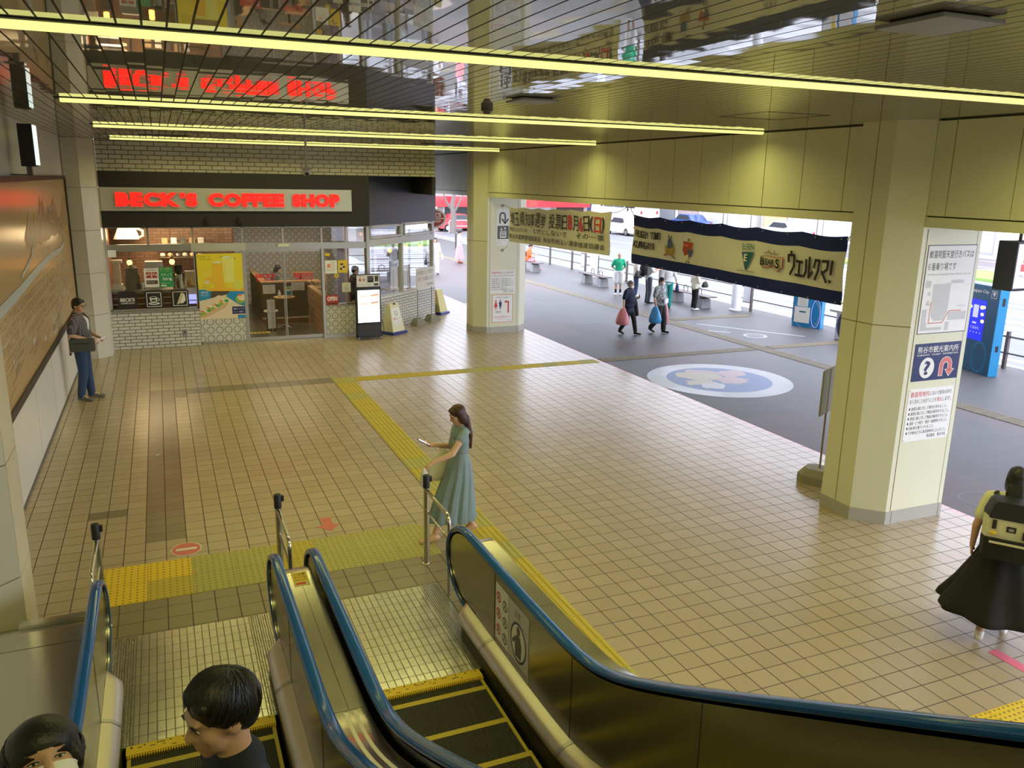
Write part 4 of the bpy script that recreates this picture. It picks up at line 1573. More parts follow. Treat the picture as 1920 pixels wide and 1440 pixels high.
# side glazing
m = MB()
for a in (0.02, 1.70, 3.44):
    sbox(m, a - .025, 0.91, a + .045, 2.815, -0.10, 0.01, 'lightgrey')
sbox(m, 0.0, 2.28, 3.5, 2.46, -0.09, 0.008, 'lightgrey')
sbox(m, 0.0, 0.905, 3.5, 0.94, -0.09, 0.008, 'lightgrey')
for a0, a1 in ((0.10, 1.64), (1.80, 3.40)):
    for (x0, z0, x1, z1) in ((a0, 2.48, a1, 2.53), (a0, 2.75, a1, 2.80), (a0, 2.48, a0 + .05, 2.80), (a1 - .05, 2.48, a1, 2.80)):
        sbox(m, x0, z0, x1, z1, -0.03, 0.025, 'lightgrey')
o = m.build('window_4', smooth=0)
o['kind'] = 'structure'
m = MB()
for (z0, z1) in ((.94, 2.28), (2.47, 2.81)):
    m.face([FS(.06, z0, -.05), FS(3.42, z0, -.05), FS(3.42, z1, -.05), FS(.06, z1, -.05)], 'pane_side')
m.build('pane', o, smooth=0)

# ------------------------------------------------------------------ red lettering on the grey panel
r = empty('shop_sign', 'grey sign panel with red glowing capital letters above the coffee shop', 'sign', (1.6, 20.8, 3.18))
m = MB(); m.box(-1.19, 20.785, 3.185, 4.42, 20.84, 3.70, 'sign_alu'); m.build('panel', r, smooth=0)
F = Frame((0, 20.785, 0), (1, 0, 0), (0, 0, 1))


def letters(word, x0, x1, z0, z1, r):
    ws = []
    for ch in word:
        _, _, a, b, c, d = text_tris(ch, 0.072)
        ws.append(b - a)
    gap = 0.012
    tot = sum(ws)
    k = (x1 - x0 - gap * (len(word) - 1)) / tot
    x = x0
    for ch, w in zip(word, ws):
        m = MB()
        if ch == "'":
            side = m.text(F, ch, x, z0 + (z1 - z0) * .62, (z1 - z0) * .38, 'sign_red_glow', 0.06, w=w * k, bold=0.072, ext=.05)
        else:
            side = m.text(F, ch, x, z0, z1 - z0, 'sign_red_glow', 0.06, w=w * k, bold=0.072, ext=.05)
        for q in side:
            m.face(q, 'sign_red_edge')
        m.build('letter', r, smooth=0)
        x += w * k + gap


letters("BECK'S", -0.88, 0.84, 3.285, 3.595, r)
letters("COFFEE", 1.07, 2.79, 3.285, 3.595, r)
letters("SHOP", 2.98, 4.12, 3.285, 3.595, r)
for (x, lb) in ((1.0, 'left small black spotlight under the dark shop fascia'), (1.72, 'right small black spotlight under the dark shop fascia')):
    r = empty('spotlight', lb, 'spotlight', (x, 20.82, 2.86))
    m = MB(); m.cyl((0, 0, .10), (0, -.10, .02), .045, 'black', r1=.055); m.build('head', r, world=False)
    m = MB(); m.box(-.02, -.01, .10, .02, .02, .2, 'black'); m.build('bracket', r, world=False)

# ------------------------------------------------------------------ big drinks and sandwich poster
r = empty('poster', 'large yellow and blue poster of lemon drinks and a sandwich beside the door', 'poster', (1.25, 20.95, 0.6))
F = Frame((0, 20.955, 0), (1, 0, 0), (0, 0, 1))
m = MB()
PX0, PX1, PZ0, PZ1 = 0.725, 1.765, 0.61, 2.185
m.rect(F, PX0, PZ0, PX1, PZ1, 0.0, 'posteryellow', 0.01)
zb = 1.30
m.poly(F, [(PX0, PZ0), (PX1, PZ0), (PX1, zb + .02), (1.35, zb), (PX0, zb + .04)], 0.0012, 'breadlight', .001)
m.poly(F, [(PX0, 1.06), (1.0, 1.12), (1.42, 1.30), (PX0, zb + .04)], 0.002, 'posterblue', .001)
m.poly(F, [(0.98, 1.12), (1.35, 1.20), (1.46, 1.30), (1.0, 1.29)], 0.0024, 'shopdark', .001)
m.poly(F, [(1.34, 1.15), (1.62, 0.95), (PX1, 0.90), (PX1, 1.30), (1.40, 1.30)], 0.002, 'posterblue', .001)
m.disc(F, 1.66, 1.08, 0.11, 0.11, 0.003, 'lettuce', n=20, th=.001); m.disc(F, 1.70, 1.12, 0.10, 0.08, 0.0035, 'breadlight', n=16, th=.001); m.disc(F, 1.66, 1.18, .04, .03, .004, 'orange', n=12, th=.001)
m.rect(F, 1.46, .72, PX1, .90, 0.0026, 'signblue', .001)
m.text(F, '朝食サンドイッチ', 1.49, .82, .05, 'paper', .0032, maxw=.26); m.text(F, 'セット 500円', 1.49, .75, .04, 'paper', .0032, maxw=.22)
m.poly(F, [(1.58, PZ0), (PX1, PZ0), (PX1, .69), (1.58, .70)], 0.0026, 'posterblue', .001)
m.text(F, '夏野菜', .77, 1.24, .05, 'paper', .003, maxw=.16); m.text(F, 'サンド', .77, 1.17, .05, 'paper', .003, maxw=.16)
# sandwich
m.poly(F, [(0.72, 0.93), (0.80, 0.98), (1.16, 1.19), (1.27, 1.17), (1.24, 1.11), (0.78, 0.80), (0.73, 0.82)], 0.004, 'breadlight', .001)
m.poly(F, [(0.735, 0.66), (0.80, 0.64), (1.30, 0.88), (1.385, 1.0), (1.36, 1.05), (0.80, 0.74), (0.735, 0.74)], 0.004, 'bread', .001)
for k in range(12):
    t = k / 11
    m.disc(F, .77 + .57 * t, .77 + .30 * t - .02, .05, .035, 0.0046 + k * .00005, ['lettuce', 'lettuce', 'breadlight', 'green'][k % 4], n=12, th=.0005)
    m.disc(F, .77 + .55 * t, .83 + .29 * t - .02, .035, .02, 0.0052 + k * .00005, ['orange', 'paper', 'lime'][k % 3], n=10, th=.0005)
# drinks
for (x, z, w, h, mt) in ((1.20, 1.36, .15, .62, 'juice'), (1.43, 1.52, .14, .58, 'tumbler')):
    k_ = .0016 if mt == 'tumbler' else 0.0
    m.poly(F, [(x - w * .82, z), (x + w * .82, z), (x + w, z + h), (x - w, z + h)], 0.003 + k_, mt, .001)
    m.disc(F, x, z, w * .82, .035, 0.0031 + k_, mt, n=20, th=.0008); m.disc(F, x, z + h, w, .035, 0.0034 + k_, 'lime', n=20, th=.0008)
    m.disc(F, x - .02, z + h, w * .6, .02, 0.0038 + k_, 'paper', n=16, th=.0005)
    m.poly(F, [(x - w * .6, z + .1), (x - w * .5, z + .1), (x - w * .6, z + h - .1), (x - w * .72, z + h - .1)], 0.0036 + k_, 'lemon', .0005)
m.disc(F, 1.56, 2.06, .045, .03, .004, 'lettuce', n=12, th=.0008); m.disc(F, 1.02, 1.71, .12, .09, 0.0026, 'lemon', n=22, th=.0008); m.disc(F, 1.0, 1.56, .13, .07, 0.0028, 'juice', n=22, th=.0008); m.disc(F, .93, 1.51, .06, .05, .003, 'breadlight', n=16, th=.0008)
m.disc(F, 1.63, 1.44, .125, .14, 0.0044, 'lemon', n=26, th=.0008); m.disc(F, 1.63, 1.44, .105, .12, 0.005, 'lime', n=26, th=.0005); m.disc(F, 1.63, 1.33, .13, .05, .0042, 'juice', n=18, th=.0006)
m.poly(F, [(.9, 1.30), (1.765, 1.27), (1.765, 1.34), (1.3, 1.37), (.95, 1.36)], 0.0027, 'juice', .001)
m.text(F, 'レモネード', .76, 2.09, .05, 'wood', .003, maxw=.32); m.text(F, 'LEMONADE & SODA', .79, 2.04, .022, 'brownmark', .003, maxw=.26); m.text(F, '夏限定', 1.24, 2.10, .03, 'wood', .003, maxw=.12)
m.text(F, 'レモネード', .82, 1.42, .03, 'wood', .003, maxw=.16); m.text(F, '各種 430円', .82, 1.37, .03, 'wood', .003, maxw=.16)
m.build('printed_sheet', r, smooth=0)
m = MB(); m.rect(F, .72, .065, 1.765, .605, -0.004, 'ring_tiles', .01)
o = m.build('lower_panel', smooth=0)
recentre(o); tag(o, 'ring patterned tile panel under the large poster', 'tile panel')
m = MB(); F2 = Frame((0, 20.99, 0), (1, 0, 0), (0, 0, 1)); m.rect(F2, 3.73, .075, 4.80, .85, 0.0, 'ring_tiles', .02)
o = m.build('lower_panel', smooth=0)
recentre(o); tag(o, 'ring patterned tile panel right of the sliding door, behind the digital stand', 'tile panel')

# ------------------------------------------------------------------ signs on the glass
FG = Frame((0, 20.962, 0), (1, 0, 0), (0, 0, 1))


def round_rect(x0, y0, x1, y1, rr, n=6):
    P = []
    for cx_, cy_, a0 in ((x1 - rr, y1 - rr, 0), (x0 + rr, y1 - rr, PI / 2), (x0 + rr, y0 + rr, PI), (x1 - rr, y0 + rr, 1.5 * PI)):
        P += [(cx_ + rr * math.cos(a0 + PI / 2 * k / n), cy_ + rr * math.sin(a0 + PI / 2 * k / n)) for k in range(n + 1)]
    return P


for i, x0 in enumerate((-1.03, -0.465, 0.105)):
    m = MB()
    x1, z0, z1 = x0 + .39, .935, 1.345
    m.poly(FG, round_rect(x0, z0, x1, z1, .05), 0.0, 'blackpaint', .012)
    if i == 0:
        m.text(FG, "BECK'S", x0 + .04, 1.11, .085, 'offwhite', .001, w=.31, bold=.04)
        m.text(FG, 'COFFEE SHOP', x0 + .05, 1.055, .035, 'offwhite', .001, w=.29, bold=.02)
    else:
        o_, t_ = .035, .014
        for (a, b, c, d) in ((x0 + o_, z0 + o_, x1 - o_, z0 + o_ + t_), (x0 + o_, z1 - o_ - t_, x1 - o_, z1 - o_), (x0 + o_, z0 + o_, x0 + o_ + t_, z1 - o_), (x1 - o_ - t_, z0 + o_, x1 - o_, z1 - o_)):
            m.rect(FG, a, b, c, d, .0012, 'paper', .001)
        cx_ = (x0 + x1) / 2
    if i == 1:
        m.disc(FG, cx_, 1.045, .125, .03, .0014, 'paper', th=.001)
        m.poly(FG, [(cx_ - .09, 1.19), (cx_ + .07, 1.19), (cx_ + .06, 1.10), (cx_ + .02, 1.06), (cx_ - .04, 1.06), (cx_ - .08, 1.10)], .002, 'paper', .001)
        m.disc(FG, cx_ - .01, 1.19, .08, .022, .0026, 'paper', th=.001); m.disc(FG, cx_ - .01, 1.187, .066, .016, .0032, 'black', th=.001)
        m.ring(FG, cx_ + .085, 1.135, .036, .014, .002, 'paper', n=16, th=.001); m.disc(FG, cx_ - .01, 1.05, .07, .012, .0018, 'black', th=.0003)
        m.poly(FG, [(cx_ - .06, 1.14), (cx_ + .04, 1.14), (cx_ + .03, 1.09), (cx_ - .05, 1.09)], .0026, 'dark', .0005)
    if i == 2:
        m.poly(FG, [(cx_ - .08, 1.0), (cx_ - .01, 1.03), (cx_ + .09, 1.26), (cx_ + .03, 1.28)], .0016, 'breadlight', .001)
        m.poly(FG, [(cx_ - .01, 1.03), (cx_ + .06, 1.03), (cx_ + .12, 1.10), (cx_ + .11, 1.22), (cx_ + .09, 1.26)], .0016, 'paper', .001)
        m.line(FG, [(cx_ - .045, 1.015), (cx_ + .06, 1.27)], .012, .0024, 'lettuce', .0008)
        m.line(FG, [(cx_ - .02, 1.01), (cx_ + .075, 1.24)], .006, .0024, 'brownmark', .0008)
    m.thing('window_sign', ['black rounded window sign with white lettering at the far left', 'black rounded window sign with a white coffee cup', 'black rounded window sign with a white wedge sandwich'][i], 'sign', smooth=0)

m = MB()
m.rect(FG, -.435, 1.43, -.125, 1.87, 0, 'paper', .003)
m.rect(FG, -.40, 1.64, -.285, 1.78, .001, 'crestred', .001); m.rect(FG, -.27, 1.64, -.155, 1.78, .001, 'crestred', .001)
for k in range(5):
    m.disc(FG, -.38 + k * .05, 1.71 + .02 * (k % 2), .018, .022, .0018, 'offwhite', n=10, th=.0006)
m.rect(FG, -.40, 1.50, -.155, 1.59, .001, 'shopdark', .001)
m.text(FG, 'RECOMMEND', -.38, 1.81, .03, 'darkgrey', .001, maxw=.22); m.text(FG, 'おすすめ', -.38, 1.53, .035, 'offwhite', .002, maxw=.2)
m.thing('window_poster', 'white poster with two dark photos on the counter window', 'poster', smooth=0)
m = MB()
m.rect(FG, -.11, 1.42, .185, 1.885, 0, 'pagegreen', .003)
for k in range(2):
    m.text(FG, '新しい仲間を', -.09, 1.83 - k * .05, .035, 'lettuce' if k else 'tumbler', .001, maxw=.25)
m.text(FG, 'スタッフ', -.08, 1.68, .07, 'paper', .0012, w=.24, bold=.02); m.text(FG, '募集中', -.05, 1.58, .07, 'paper', .0012, w=.18, bold=.02)
m.disc(FG, .13, 1.60, .022, .035, .0012, 'paper', n=14, th=.001)
m.text(FG, 'お気軽にどうぞ', -.09, 1.50, .028, 'paper', .001, maxw=.25); m.rect(FG, -.09, 1.445, .03, 1.475, .001, 'paper', .001)
m.thing('window_poster', 'green poster with white lettering on the counter window', 'poster', smooth=0)
m = MB(); m.rect(FG, -1.15, 2.14, -.98, 2.30, 0.02, 'paper', .003); m.thing('window_notice', 'small blank white notice at the top left of the counter window', 'notice', smooth=0)
# stickers on the door panes
for (x, c, lb) in ((2.05, 0.0, 'red lettering sticker on the left leaf of the glass door'), (2.97, 0.0, 'red lettering sticker on the right leaf of the glass door')):
    m = MB(); FD = Frame((0, 20.985, 0), (1, 0, 0), (0, 0, 1))
    m.text(FD, "BECK'S", x, 1.56, .115, 'red', 0.0, w=.47, bold=.05); m.text(FD, 'COFFEE SHOP', x + .0, 1.49, .045, 'red', 0.0, w=.46, bold=.03)
    m.thing('door_lettering', lb, 'lettering', smooth=0)
m = MB()
m.poly(FG, round_rect(3.735, .84, 4.05, 1.09, .015), 0, 'crestred', .006)
m.rect(FG, 3.755, .93, 4.03, 1.07, .001, 'red', .001); m.text(FG, 'OPEN', 3.765, .945, .11, 'paper', .002, w=.255, bold=.05); m.rect(FG, 3.78, .86, 4.0, .89, .001, 'dark', .001)
m.thing('open_sign', 'red sign with the white word open beside the sliding door', 'sign', smooth=0)
m = MB(); m.rect(FG, 3.74, 1.64, 4.04, 1.97, 0, 'paper', .003)
m.disc(FG, 3.83, 1.84, .04, .04, .001, 'orange', n=16, th=.001)
for k in range(6):
    m.rect(FG, 3.77 + (.1 if k < 3 else 0), 1.91 - k * .04, 4.0 - .03 * (k % 2), 1.92 - k * .04, .001, 'stickerred' if k % 2 else 'grey', .001)
m.thing('window_notice', 'white printed notice right of the sliding door', 'notice', smooth=0)
m = MB(); m.rect(FG, 4.06, 1.65, 4.31, 1.97, 0.0, 'yellow', .003)
m.disc(FG, 4.16, 1.84, .04, .045, .001, 'breadlight', n=16, th=.001); m.disc(FG, 4.16, 1.865, .042, .03, .0014, 'shopdark', n=14, th=.0008); m.disc(FG, 4.21, 1.77, .035, .04, .0018, 'breadlight', n=14, th=.0008); m.disc(FG, 4.21, 1.795, .036, .025, .0022, 'navy', n=14, th=.0008); m.disc(FG, 4.14, 1.75, .03, .03, .0018, 'navy', n=12, th=.0008)
m.thing('window_notice', 'yellow notice with small heads right of the sliding door', 'notice', smooth=0)
m = MB(); m.disc(FG, 4.02, 1.58, .06, .06, 0, 'yellow', n=22, th=.003); m.disc(FG, 4.02, 1.59, .02, .02, .001, 'brownmark', n=12, th=.001); m.rect(FG, 3.75, 2.08, 3.87, 2.15, 0, 'yellow', .003)
m.thing('window_sticker', 'round yellow sticker below the notices right of the door', 'sticker', smooth=0)
m = MB(); m.rect(FG, 4.15, 1.16, 4.37, 1.40, 0, 'paper', .003); m.line(FG, [(4.26, 1.32), (4.21, 1.24), (4.31, 1.24), (4.26, 1.32)], .008, .001, 'grey', .001); m.text(FG, '注意', 4.22, 1.185, .03, 'grey', .001, maxw=.09)
m.thing('window_notice', 'small white caution notice left of the digital stand top', 'notice', smooth=0)
m = MB(); m.box(0.30, 20.845, .25, .40, 20.862, .42, 'grey', bev=.004); m.box(.325, 20.84, .32, .375, 20.846, .38, 'darkgrey')
m.thing('wall_socket', 'grey outlet box on the white brick below the counter window', 'socket')

# ------------------------------------------------------------------ inside of the shop
m = MB()
m.prism([(-1.2, 21.06), (4.86, 21.06), (7.42, 23.5), (7.42, 27.6), (-1.2, 27.6)], -0.001, 0.006, 'shopfloor')
struct(m, 'floor_shop', smooth=0)
m = MB()
m.prism([(-1.2, 21.09), (4.86, 21.09), (7.42, 23.55), (7.42, 27.6), (-1.2, 27.6)], 2.83, 2.95, 'shopdark')
struct(m, 'ceiling_shop', smooth=0)
m = MB()
m.box(-1.3, 21.0, 0, -1.2, 27.6, 2.83, 'woodred')
m.box(-1.2, 23.6, 0, 1.75, 23.75, 2.83, 'red_brick')
m.box(1.70, 23.75, 0, 1.80, 27.5, 2.83, 'woodred')
m.box(1.75, 27.4, 0, 5.45, 27.5, 2.83, 'ring_tiles_far')
m.box(5.30, 26.3, 0, 5.45, 27.4, 2.83, 'woodred')
struct(m, 'wall_shop_back', smooth=0)
m = MB()
for x in (5.6, 6.5, 7.40):
    m.box(x - .04, 27.45, 0, x + .04, 27.53, 2.83, 'dark')
for y in (24.4, 26.2, 27.45):
    m.box(7.38, y - .04, 0, 7.45, y + .04, 2.83, 'dark')
m.box(5.45, 27.45, .0, 7.4, 27.53, .35, 'dark'); m.box(7.38, 23.5, 0, 7.45, 27.5, .35, 'dark')
o = m.build('window_5', smooth=0)
o['kind'] = 'structure'
m = MB(); m.face([(5.45, 27.49, .35), (7.4, 27.49, .35), (7.4, 27.49, 2.8), (5.45, 27.49, 2.8)], 'pane'); m.face([(7.41, 23.6, .35), (7.41, 27.45, .35), (7.41, 27.45, 2.8), (7.41, 23.6, 2.8)], 'pane'); m.build('pane', o, smooth=0)

# ceiling panels in the shop
for i, (x, y, lb) in enumerate(((0.0, 22.7, 'lit ceiling panel over the service counter'), (3.0, 24.6, 'lit ceiling panel over the shop entrance'), (5.6, 25.4, 'lit ceiling panel over the shop window seats'))):
    r = empty('ceiling_panel_light', lb, 'ceiling light', (x, y, 2.83))
    m = MB(); m.box(-.45, -.12, -.03, .45, .12, -.012, 'ceiling_panel_glow'); m.build('diffuser', r, world=False, smooth=0)
    m = MB(); m.box(-.48, -.15, -.024, .48, .15, 0, 'offwhite'); m.build('frame', r, world=False, smooth=0)
# service counter with its front shelf
r = empty('service_counter', 'dark wood service counter behind the left shop window', 'counter', (-.25, 21.6, 0))
m = MB(); m.box(-1.18, 21.25, 0.0, .70, 21.95, .93, 'woodred'); m.build('body', r, smooth=0)
m = MB(); m.box(-1.19, 21.2, 1.30, .72, 21.98, 1.34, 'silver'); m.build('worktop', r, smooth=0)
m = MB()
for z in (1.0, 1.14, 1.26):
    m.box(-1.18, 21.22, z, .70, 21.235, z + .02, 'silver')
m.box(-1.18, 21.3, .93, .70, 21.95, 1.30, 'woodred')
m.build('front_rail', r, smooth=0)


def simple(name, label, cat, fn, group=None):
    m = MB()
    fn(m)
    return m.thing(name, label, cat, group, smooth=40)


T1 = 1.34
simple('dispenser', 'tall pale drink dispenser at the left end of the counter', 'dispenser', lambda m: (m.box(-1.14, 21.4, T1, -.92, 21.7, T1 + .12, 'offwhite', bev=.01), m.box(-1.12, 21.45, T1 + .12, -.95, 21.68, T1 + .62, 'breadlight', bev=.02), m.box(-1.15, 21.42, T1 + .62, -.90, 21.7, T1 + .68, 'offwhite', bev=.01), m.cyl((-1.03, 21.42, T1 + .2), (-1.03, 21.36, T1 + .2), .02, 'silver')))
simple('urn', 'olive green urn on the counter under the left pendant lamp', 'urn', lambda m: m.lathe([(.15, T1), (.165, T1 + .03), (.165, T1 + .28), (.14, T1 + .34), (.14, T1 + .48), (.06, T1 + .53), (.03, T1 + .56)], (-.715, 21.6, 0), 'khaki'))
simple('kettle', 'small steel kettle on the counter left of the white poster', 'kettle', lambda m: (m.lathe([(.07, T1), (.08, T1 + .02), (.065, T1 + .14), (.03, T1 + .16), (.012, T1 + .18)], (-.50, 21.45, 0), 'silver'), m.tube([(-.43, 21.45, T1 + .03), (-.38, 21.45, T1 + .08), (-.36, 21.45, T1 + .15)], .008, 'silver'), m.tube([(-.57, 21.45, T1 + .03), (-.62, 21.45, T1 + .08), (-.56, 21.45, T1 + .15)], .008, 'black')))
simple('coffee_machine', 'grey coffee machine behind the posters on the counter', 'coffee machine', lambda m: (m.box(-.42, 21.6, T1 + .42, -.02, 21.95, T1 + .62, 'lightgrey', bev=.03), m.box(-.40, 21.65, T1, -.04, 21.95, T1 + .42, 'darkgrey', bev=.01), m.box(-.42, 21.5, T1, -.02, 21.65, T1 + .05, 'silver', bev=.01), m.cyl((-.3, 21.58, T1 + .42), (-.3, 21.58, T1 + .34), .025, 'silver'), m.cyl((-.14, 21.58, T1 + .42), (-.14, 21.58, T1 + .34), .025, 'silver')))
simple('grinder', 'steel coffee grinder with a dark hopper at the right of the counter', 'grinder', lambda m: (m.box(.24, 21.6, T1, .40, 21.8, T1 + .3, 'silver', bev=.02), m.lathe([(.05, T1 + .3), (.09, T1 + .36), (.1, T1 + .52), (.09, T1 + .53)], (.32, 21.7, 0), 'tint')))
for k in range(5):
    x = .20 + k * .085
    simple('bottle', ['brown', 'dark', 'white', 'clear', 'amber'][k] + ' bottle, ' + ['first', 'second', 'third', 'fourth', 'fifth'][k] + ' from the left in the row on the shop counter', 'bottle',
           lambda m: m.lathe([(.032, T1), (.034, T1 + .02), (.034, T1 + .14), (.012, T1 + .19), (.012, T1 + .23), (.015, T1 + .24)], (x, 21.38, 0), ['woodred', 'dark', 'paper', 'silver', 'wood'][k]), 'bottles on the counter')
simple('display_case', 'small glass display case with lit shelf at the right end of the counter', 'display case', lambda m: (m.box(.47, 21.17, 1.08, .68, 21.19, 1.20, 'glow_lilac'), m.box(.49, 21.17, .98, .67, 21.19, 1.04, 'glow_lilac'), m.box(.47, 21.185, .98, .68, 21.195, 1.36, 'lavender'), m.box(.46, 21.3, T1, .69, 21.6, T1 + .02, 'silver'), m.box(.46, 21.3, T1 + .38, .69, 21.6, T1 + .40, 'silver'), m.box(.46, 21.58, T1, .69, 21.6, T1 + .4, 'offwhite'), m.ell((.53, 21.45, T1 + .07), (.05, .05, .04), 'bread'), m.ell((.62, 21.45, T1 + .07), (.05, .05, .04), 'breadlight')))
simple('shelf_rack', 'steel wall rack with dishes over the service counter', 'rack', lambda m: ([m.box(-.1, 23.2, z, 1.2, 23.55, z + .02, 'silver') for z in (1.5, 1.9, 2.25)], [m.ell((-.0 + .18 * k, 23.35, 1.97), (.07, .07, .05), ['paper', 'breadlight', 'silver'][k % 3], seg=10, rings=6) for k in range(6)], [m.box(.0 + .22 * k, 23.3, 2.27, .14 + .22 * k, 23.45, 2.40, ['cardboard', 'paper', 'darkgrey', 'cardboard', 'paper'][k]) for k in range(5)]))
simple('hood', 'slanted steel extractor hood high behind the left shop window', 'hood', lambda m: (m.loft([[(-1.1, 22.75, 2.42), (-.5, 22.75, 2.42), (-.5, 23.3, 2.42), (-1.1, 23.3, 2.42)], [(-.95, 22.9, 2.75), (-.6, 22.9, 2.75), (-.6, 23.2, 2.75), (-.95, 23.2, 2.75)]], 'silver'), m.tube([(-.52, 22.75, 2.45), (-.42, 22.75, 2.5), (-.42, 22.75, 2.62), (-.55, 22.85, 2.68)], .03, 'breadlight')))
for (x, y, z, lb) in ((-.77, 22.45, 1.87, 'glowing orange pendant lamp at the left over the counter'), (.20, 22.45, 1.87, 'glowing orange pendant lamp at the right over the counter'), (6.15, 23.85, 1.95, 'left glowing orange pendant lamp in the side window'), (6.80, 24.45, 1.99, 'middle glowing orange pendant lamp in the side window'), (7.15, 24.1, 2.02, 'right glowing orange pendant lamp in the side window')):
    r = empty('pendant_lamp', lb, 'lamp', (x, y, z))
    m = MB(); m.ell((0, 0, 0), (.062, .062, .07), 'bulb_orange'); m.build('bulb', r, world=False)
    m = MB(); m.cyl((0, 0, .12), (0, 0, 2.83 - z), .006, 'black', n=6); m.build('cord', r, world=False)
    m = MB(); m.lathe([(.02, .06), (.035, .07), (.03, .12), (.012, .13)], (0, 0, 0), 'black'); m.build('socket', r, world=False)
# partition in the entrance
r = empty('partition', 'dark wood partition with a light cap rail facing the entrance', 'partition', (3.05, 23.6, 0))
m = MB(); m.box(2.46, 23.5, 0.14, 3.68, 23.6, 1.14, 'shopdark'); m.box(2.46, 23.6, .14, 2.55, 26.8, 1.14, 'shopdark'); m.build('panel', r, smooth=0)
m = MB(); m.box(2.42, 23.46, 1.14, 3.70, 23.64, 1.18, 'woodlight'); m.box(2.42, 23.64, 1.14, 2.58, 26.8, 1.18, 'woodlight'); m.build('cap_rail', r, smooth=0)
m = MB(); m.box(2.44, 23.48, .006, 3.68, 23.6, .14, 'woodred'); m.box(2.44, 23.6, .006, 2.55, 26.8, .14, 'woodred'); m.box(2.43, 23.475, .14, 3.68, 23.5, .17, 'breadlight'); m.build('plinth', r, smooth=0)
simple('low_wall', 'low wall of wood tone blocks inside the door at the right', 'low wall', lambda m: (m.box(3.70, 21.15, .006, 3.80, 23.45, 1.02, 'wood_brick'), m.box(3.68, 21.15, 1.02, 3.82, 23.45, 1.05, 'woodlight')))
FP = Frame((0, 23.495, 0), (1, 0, 0), (0, 0, 1))
for (x0, z0, x1, z1, lb) in ((2.47, .84, 2.80, 1.09, 'white paper notice at the left on the dark partition'), (3.24, .91, 3.60, 1.13, 'white paper notice at the right on the dark partition')):
    m = MB(); m.rect(FP, x0, z0, x1, z1, 0, 'paper', .003)
    for k in range(4):
        m.rect(FP, x0 + .04, z1 - .05 - k * .045, x1 - .04 - .05 * (k % 2), z1 - .04 - k * .045, .001, 'grey', .001)
    m.thing('paper_notice', lb, 'notice', smooth=0)
r = empty('round_table', 'small round stand table just inside the glass door', 'table', (2.95, 22.85, .006))
m = MB(); m.lathe([(.26, .80), (.28, .81), (.28, .83), (.26, .835)], (0, 0, 0), 'woodlight'); m.build('tabletop', r, world=False)
m = MB(); m.cyl((0, 0, .03), (0, 0, .80), .022, 'silver'); m.build('stem', r, world=False)
m = MB()
for a in range(4):
    t = a * PI / 2 + .5
    m.tube([(0, 0, .05), (.13 * math.cos(t), .13 * math.sin(t), .04), (.24 * math.cos(t), .24 * math.sin(t), .012)], [.022, .018, .012], 'silver')
m.build('foot', r, world=False)
zt = .006 + .836
simple('hand_gel', 'white pump bottle of hand gel on the round stand table', 'bottle', lambda m: (m.lathe([(.035, zt), (.04, zt + .01), (.04, zt + .12), (.015, zt + .14), (.012, zt + .17)], (2.82, 22.78, 0), 'paper'), m.box(2.79, 22.77, zt + .17, 2.83, 22.79, zt + .185, 'paper')))
simple('leaflet_stand', 'upright leaflet with a blue picture on the round stand table', 'leaflet', lambda m: (m.box(2.98, 22.80, zt, 3.16, 22.81, zt + .27, 'paper'), m.box(3.0, 22.798, zt + .04, 3.14, 22.8, zt + .15, 'boardblue'), m.box(3.0, 22.798, zt + .19, 3.14, 22.8, zt + .25, 'lettuce')))
r = empty('umbrella_bag_stand', 'white umbrella bag stand with a dark bin just inside the door', 'umbrella stand', (2.55, 22.55, .006))
m = MB(); m.lathe([(.13, .0), (.13, .32), (.125, .33)], (0, 0, 0), 'black'); m.build('bin', r, world=False)
m = MB(); m.box(-.11, -.16, .05, .0, -.13, .82, 'paper'); m.box(.02, -.15, .05, .09, -.13, .82, 'offwhite'); m.build('bag_holder', r, world=False)
m = MB(); m.tube([(.17 * math.cos(t), .17 * math.sin(t), .5) for t in [2 * PI * k / 20 for k in range(20)]], .022, 'paper', closed=True); m.build('ring_tray', r, world=False)
m = MB(); m.cyl((0.01, -.14, .0), (0.01, -.14, .85), .012, 'silver'); m.build('pole', r, world=False)
simple('door_mat_sign', 'yellow caution strip on the floor just inside the glass door', 'mat', lambda m: (m.box(1.95, 22.05, .006, 2.45, 22.25, .010, 'yellow'), [m.box(2.0 + k * .1, 22.1, .010, 2.06 + k * .1, 22.2, .0112, 'black') for k in range(4)]))
for (x, y, z, lb) in ((3.98, 25.1, .98, 'wooden cafe table behind the partition, the nearer one'), (3.95, 26.5, 1.10, 'wooden cafe table behind the partition, the farther one'), (6.45, 24.35, .74, 'wooden table in the side window of the shop')):
    r = empty('cafe_table', lb, 'table', (x, y, .006))
    m = MB(); m.box(-.32, -.28, z - .03, .32, .28, z, 'woodlight', bev=.008); m.build('tabletop', r, world=False)
    m = MB(); m.cyl((0, 0, .02), (0, 0, z - .03), .03, 'black'); m.build('stem', r, world=False)
    m = MB(); m.box(-.2, -.2, 0, .2, .2, .02, 'black', bev=.006); m.build('foot', r, world=False)
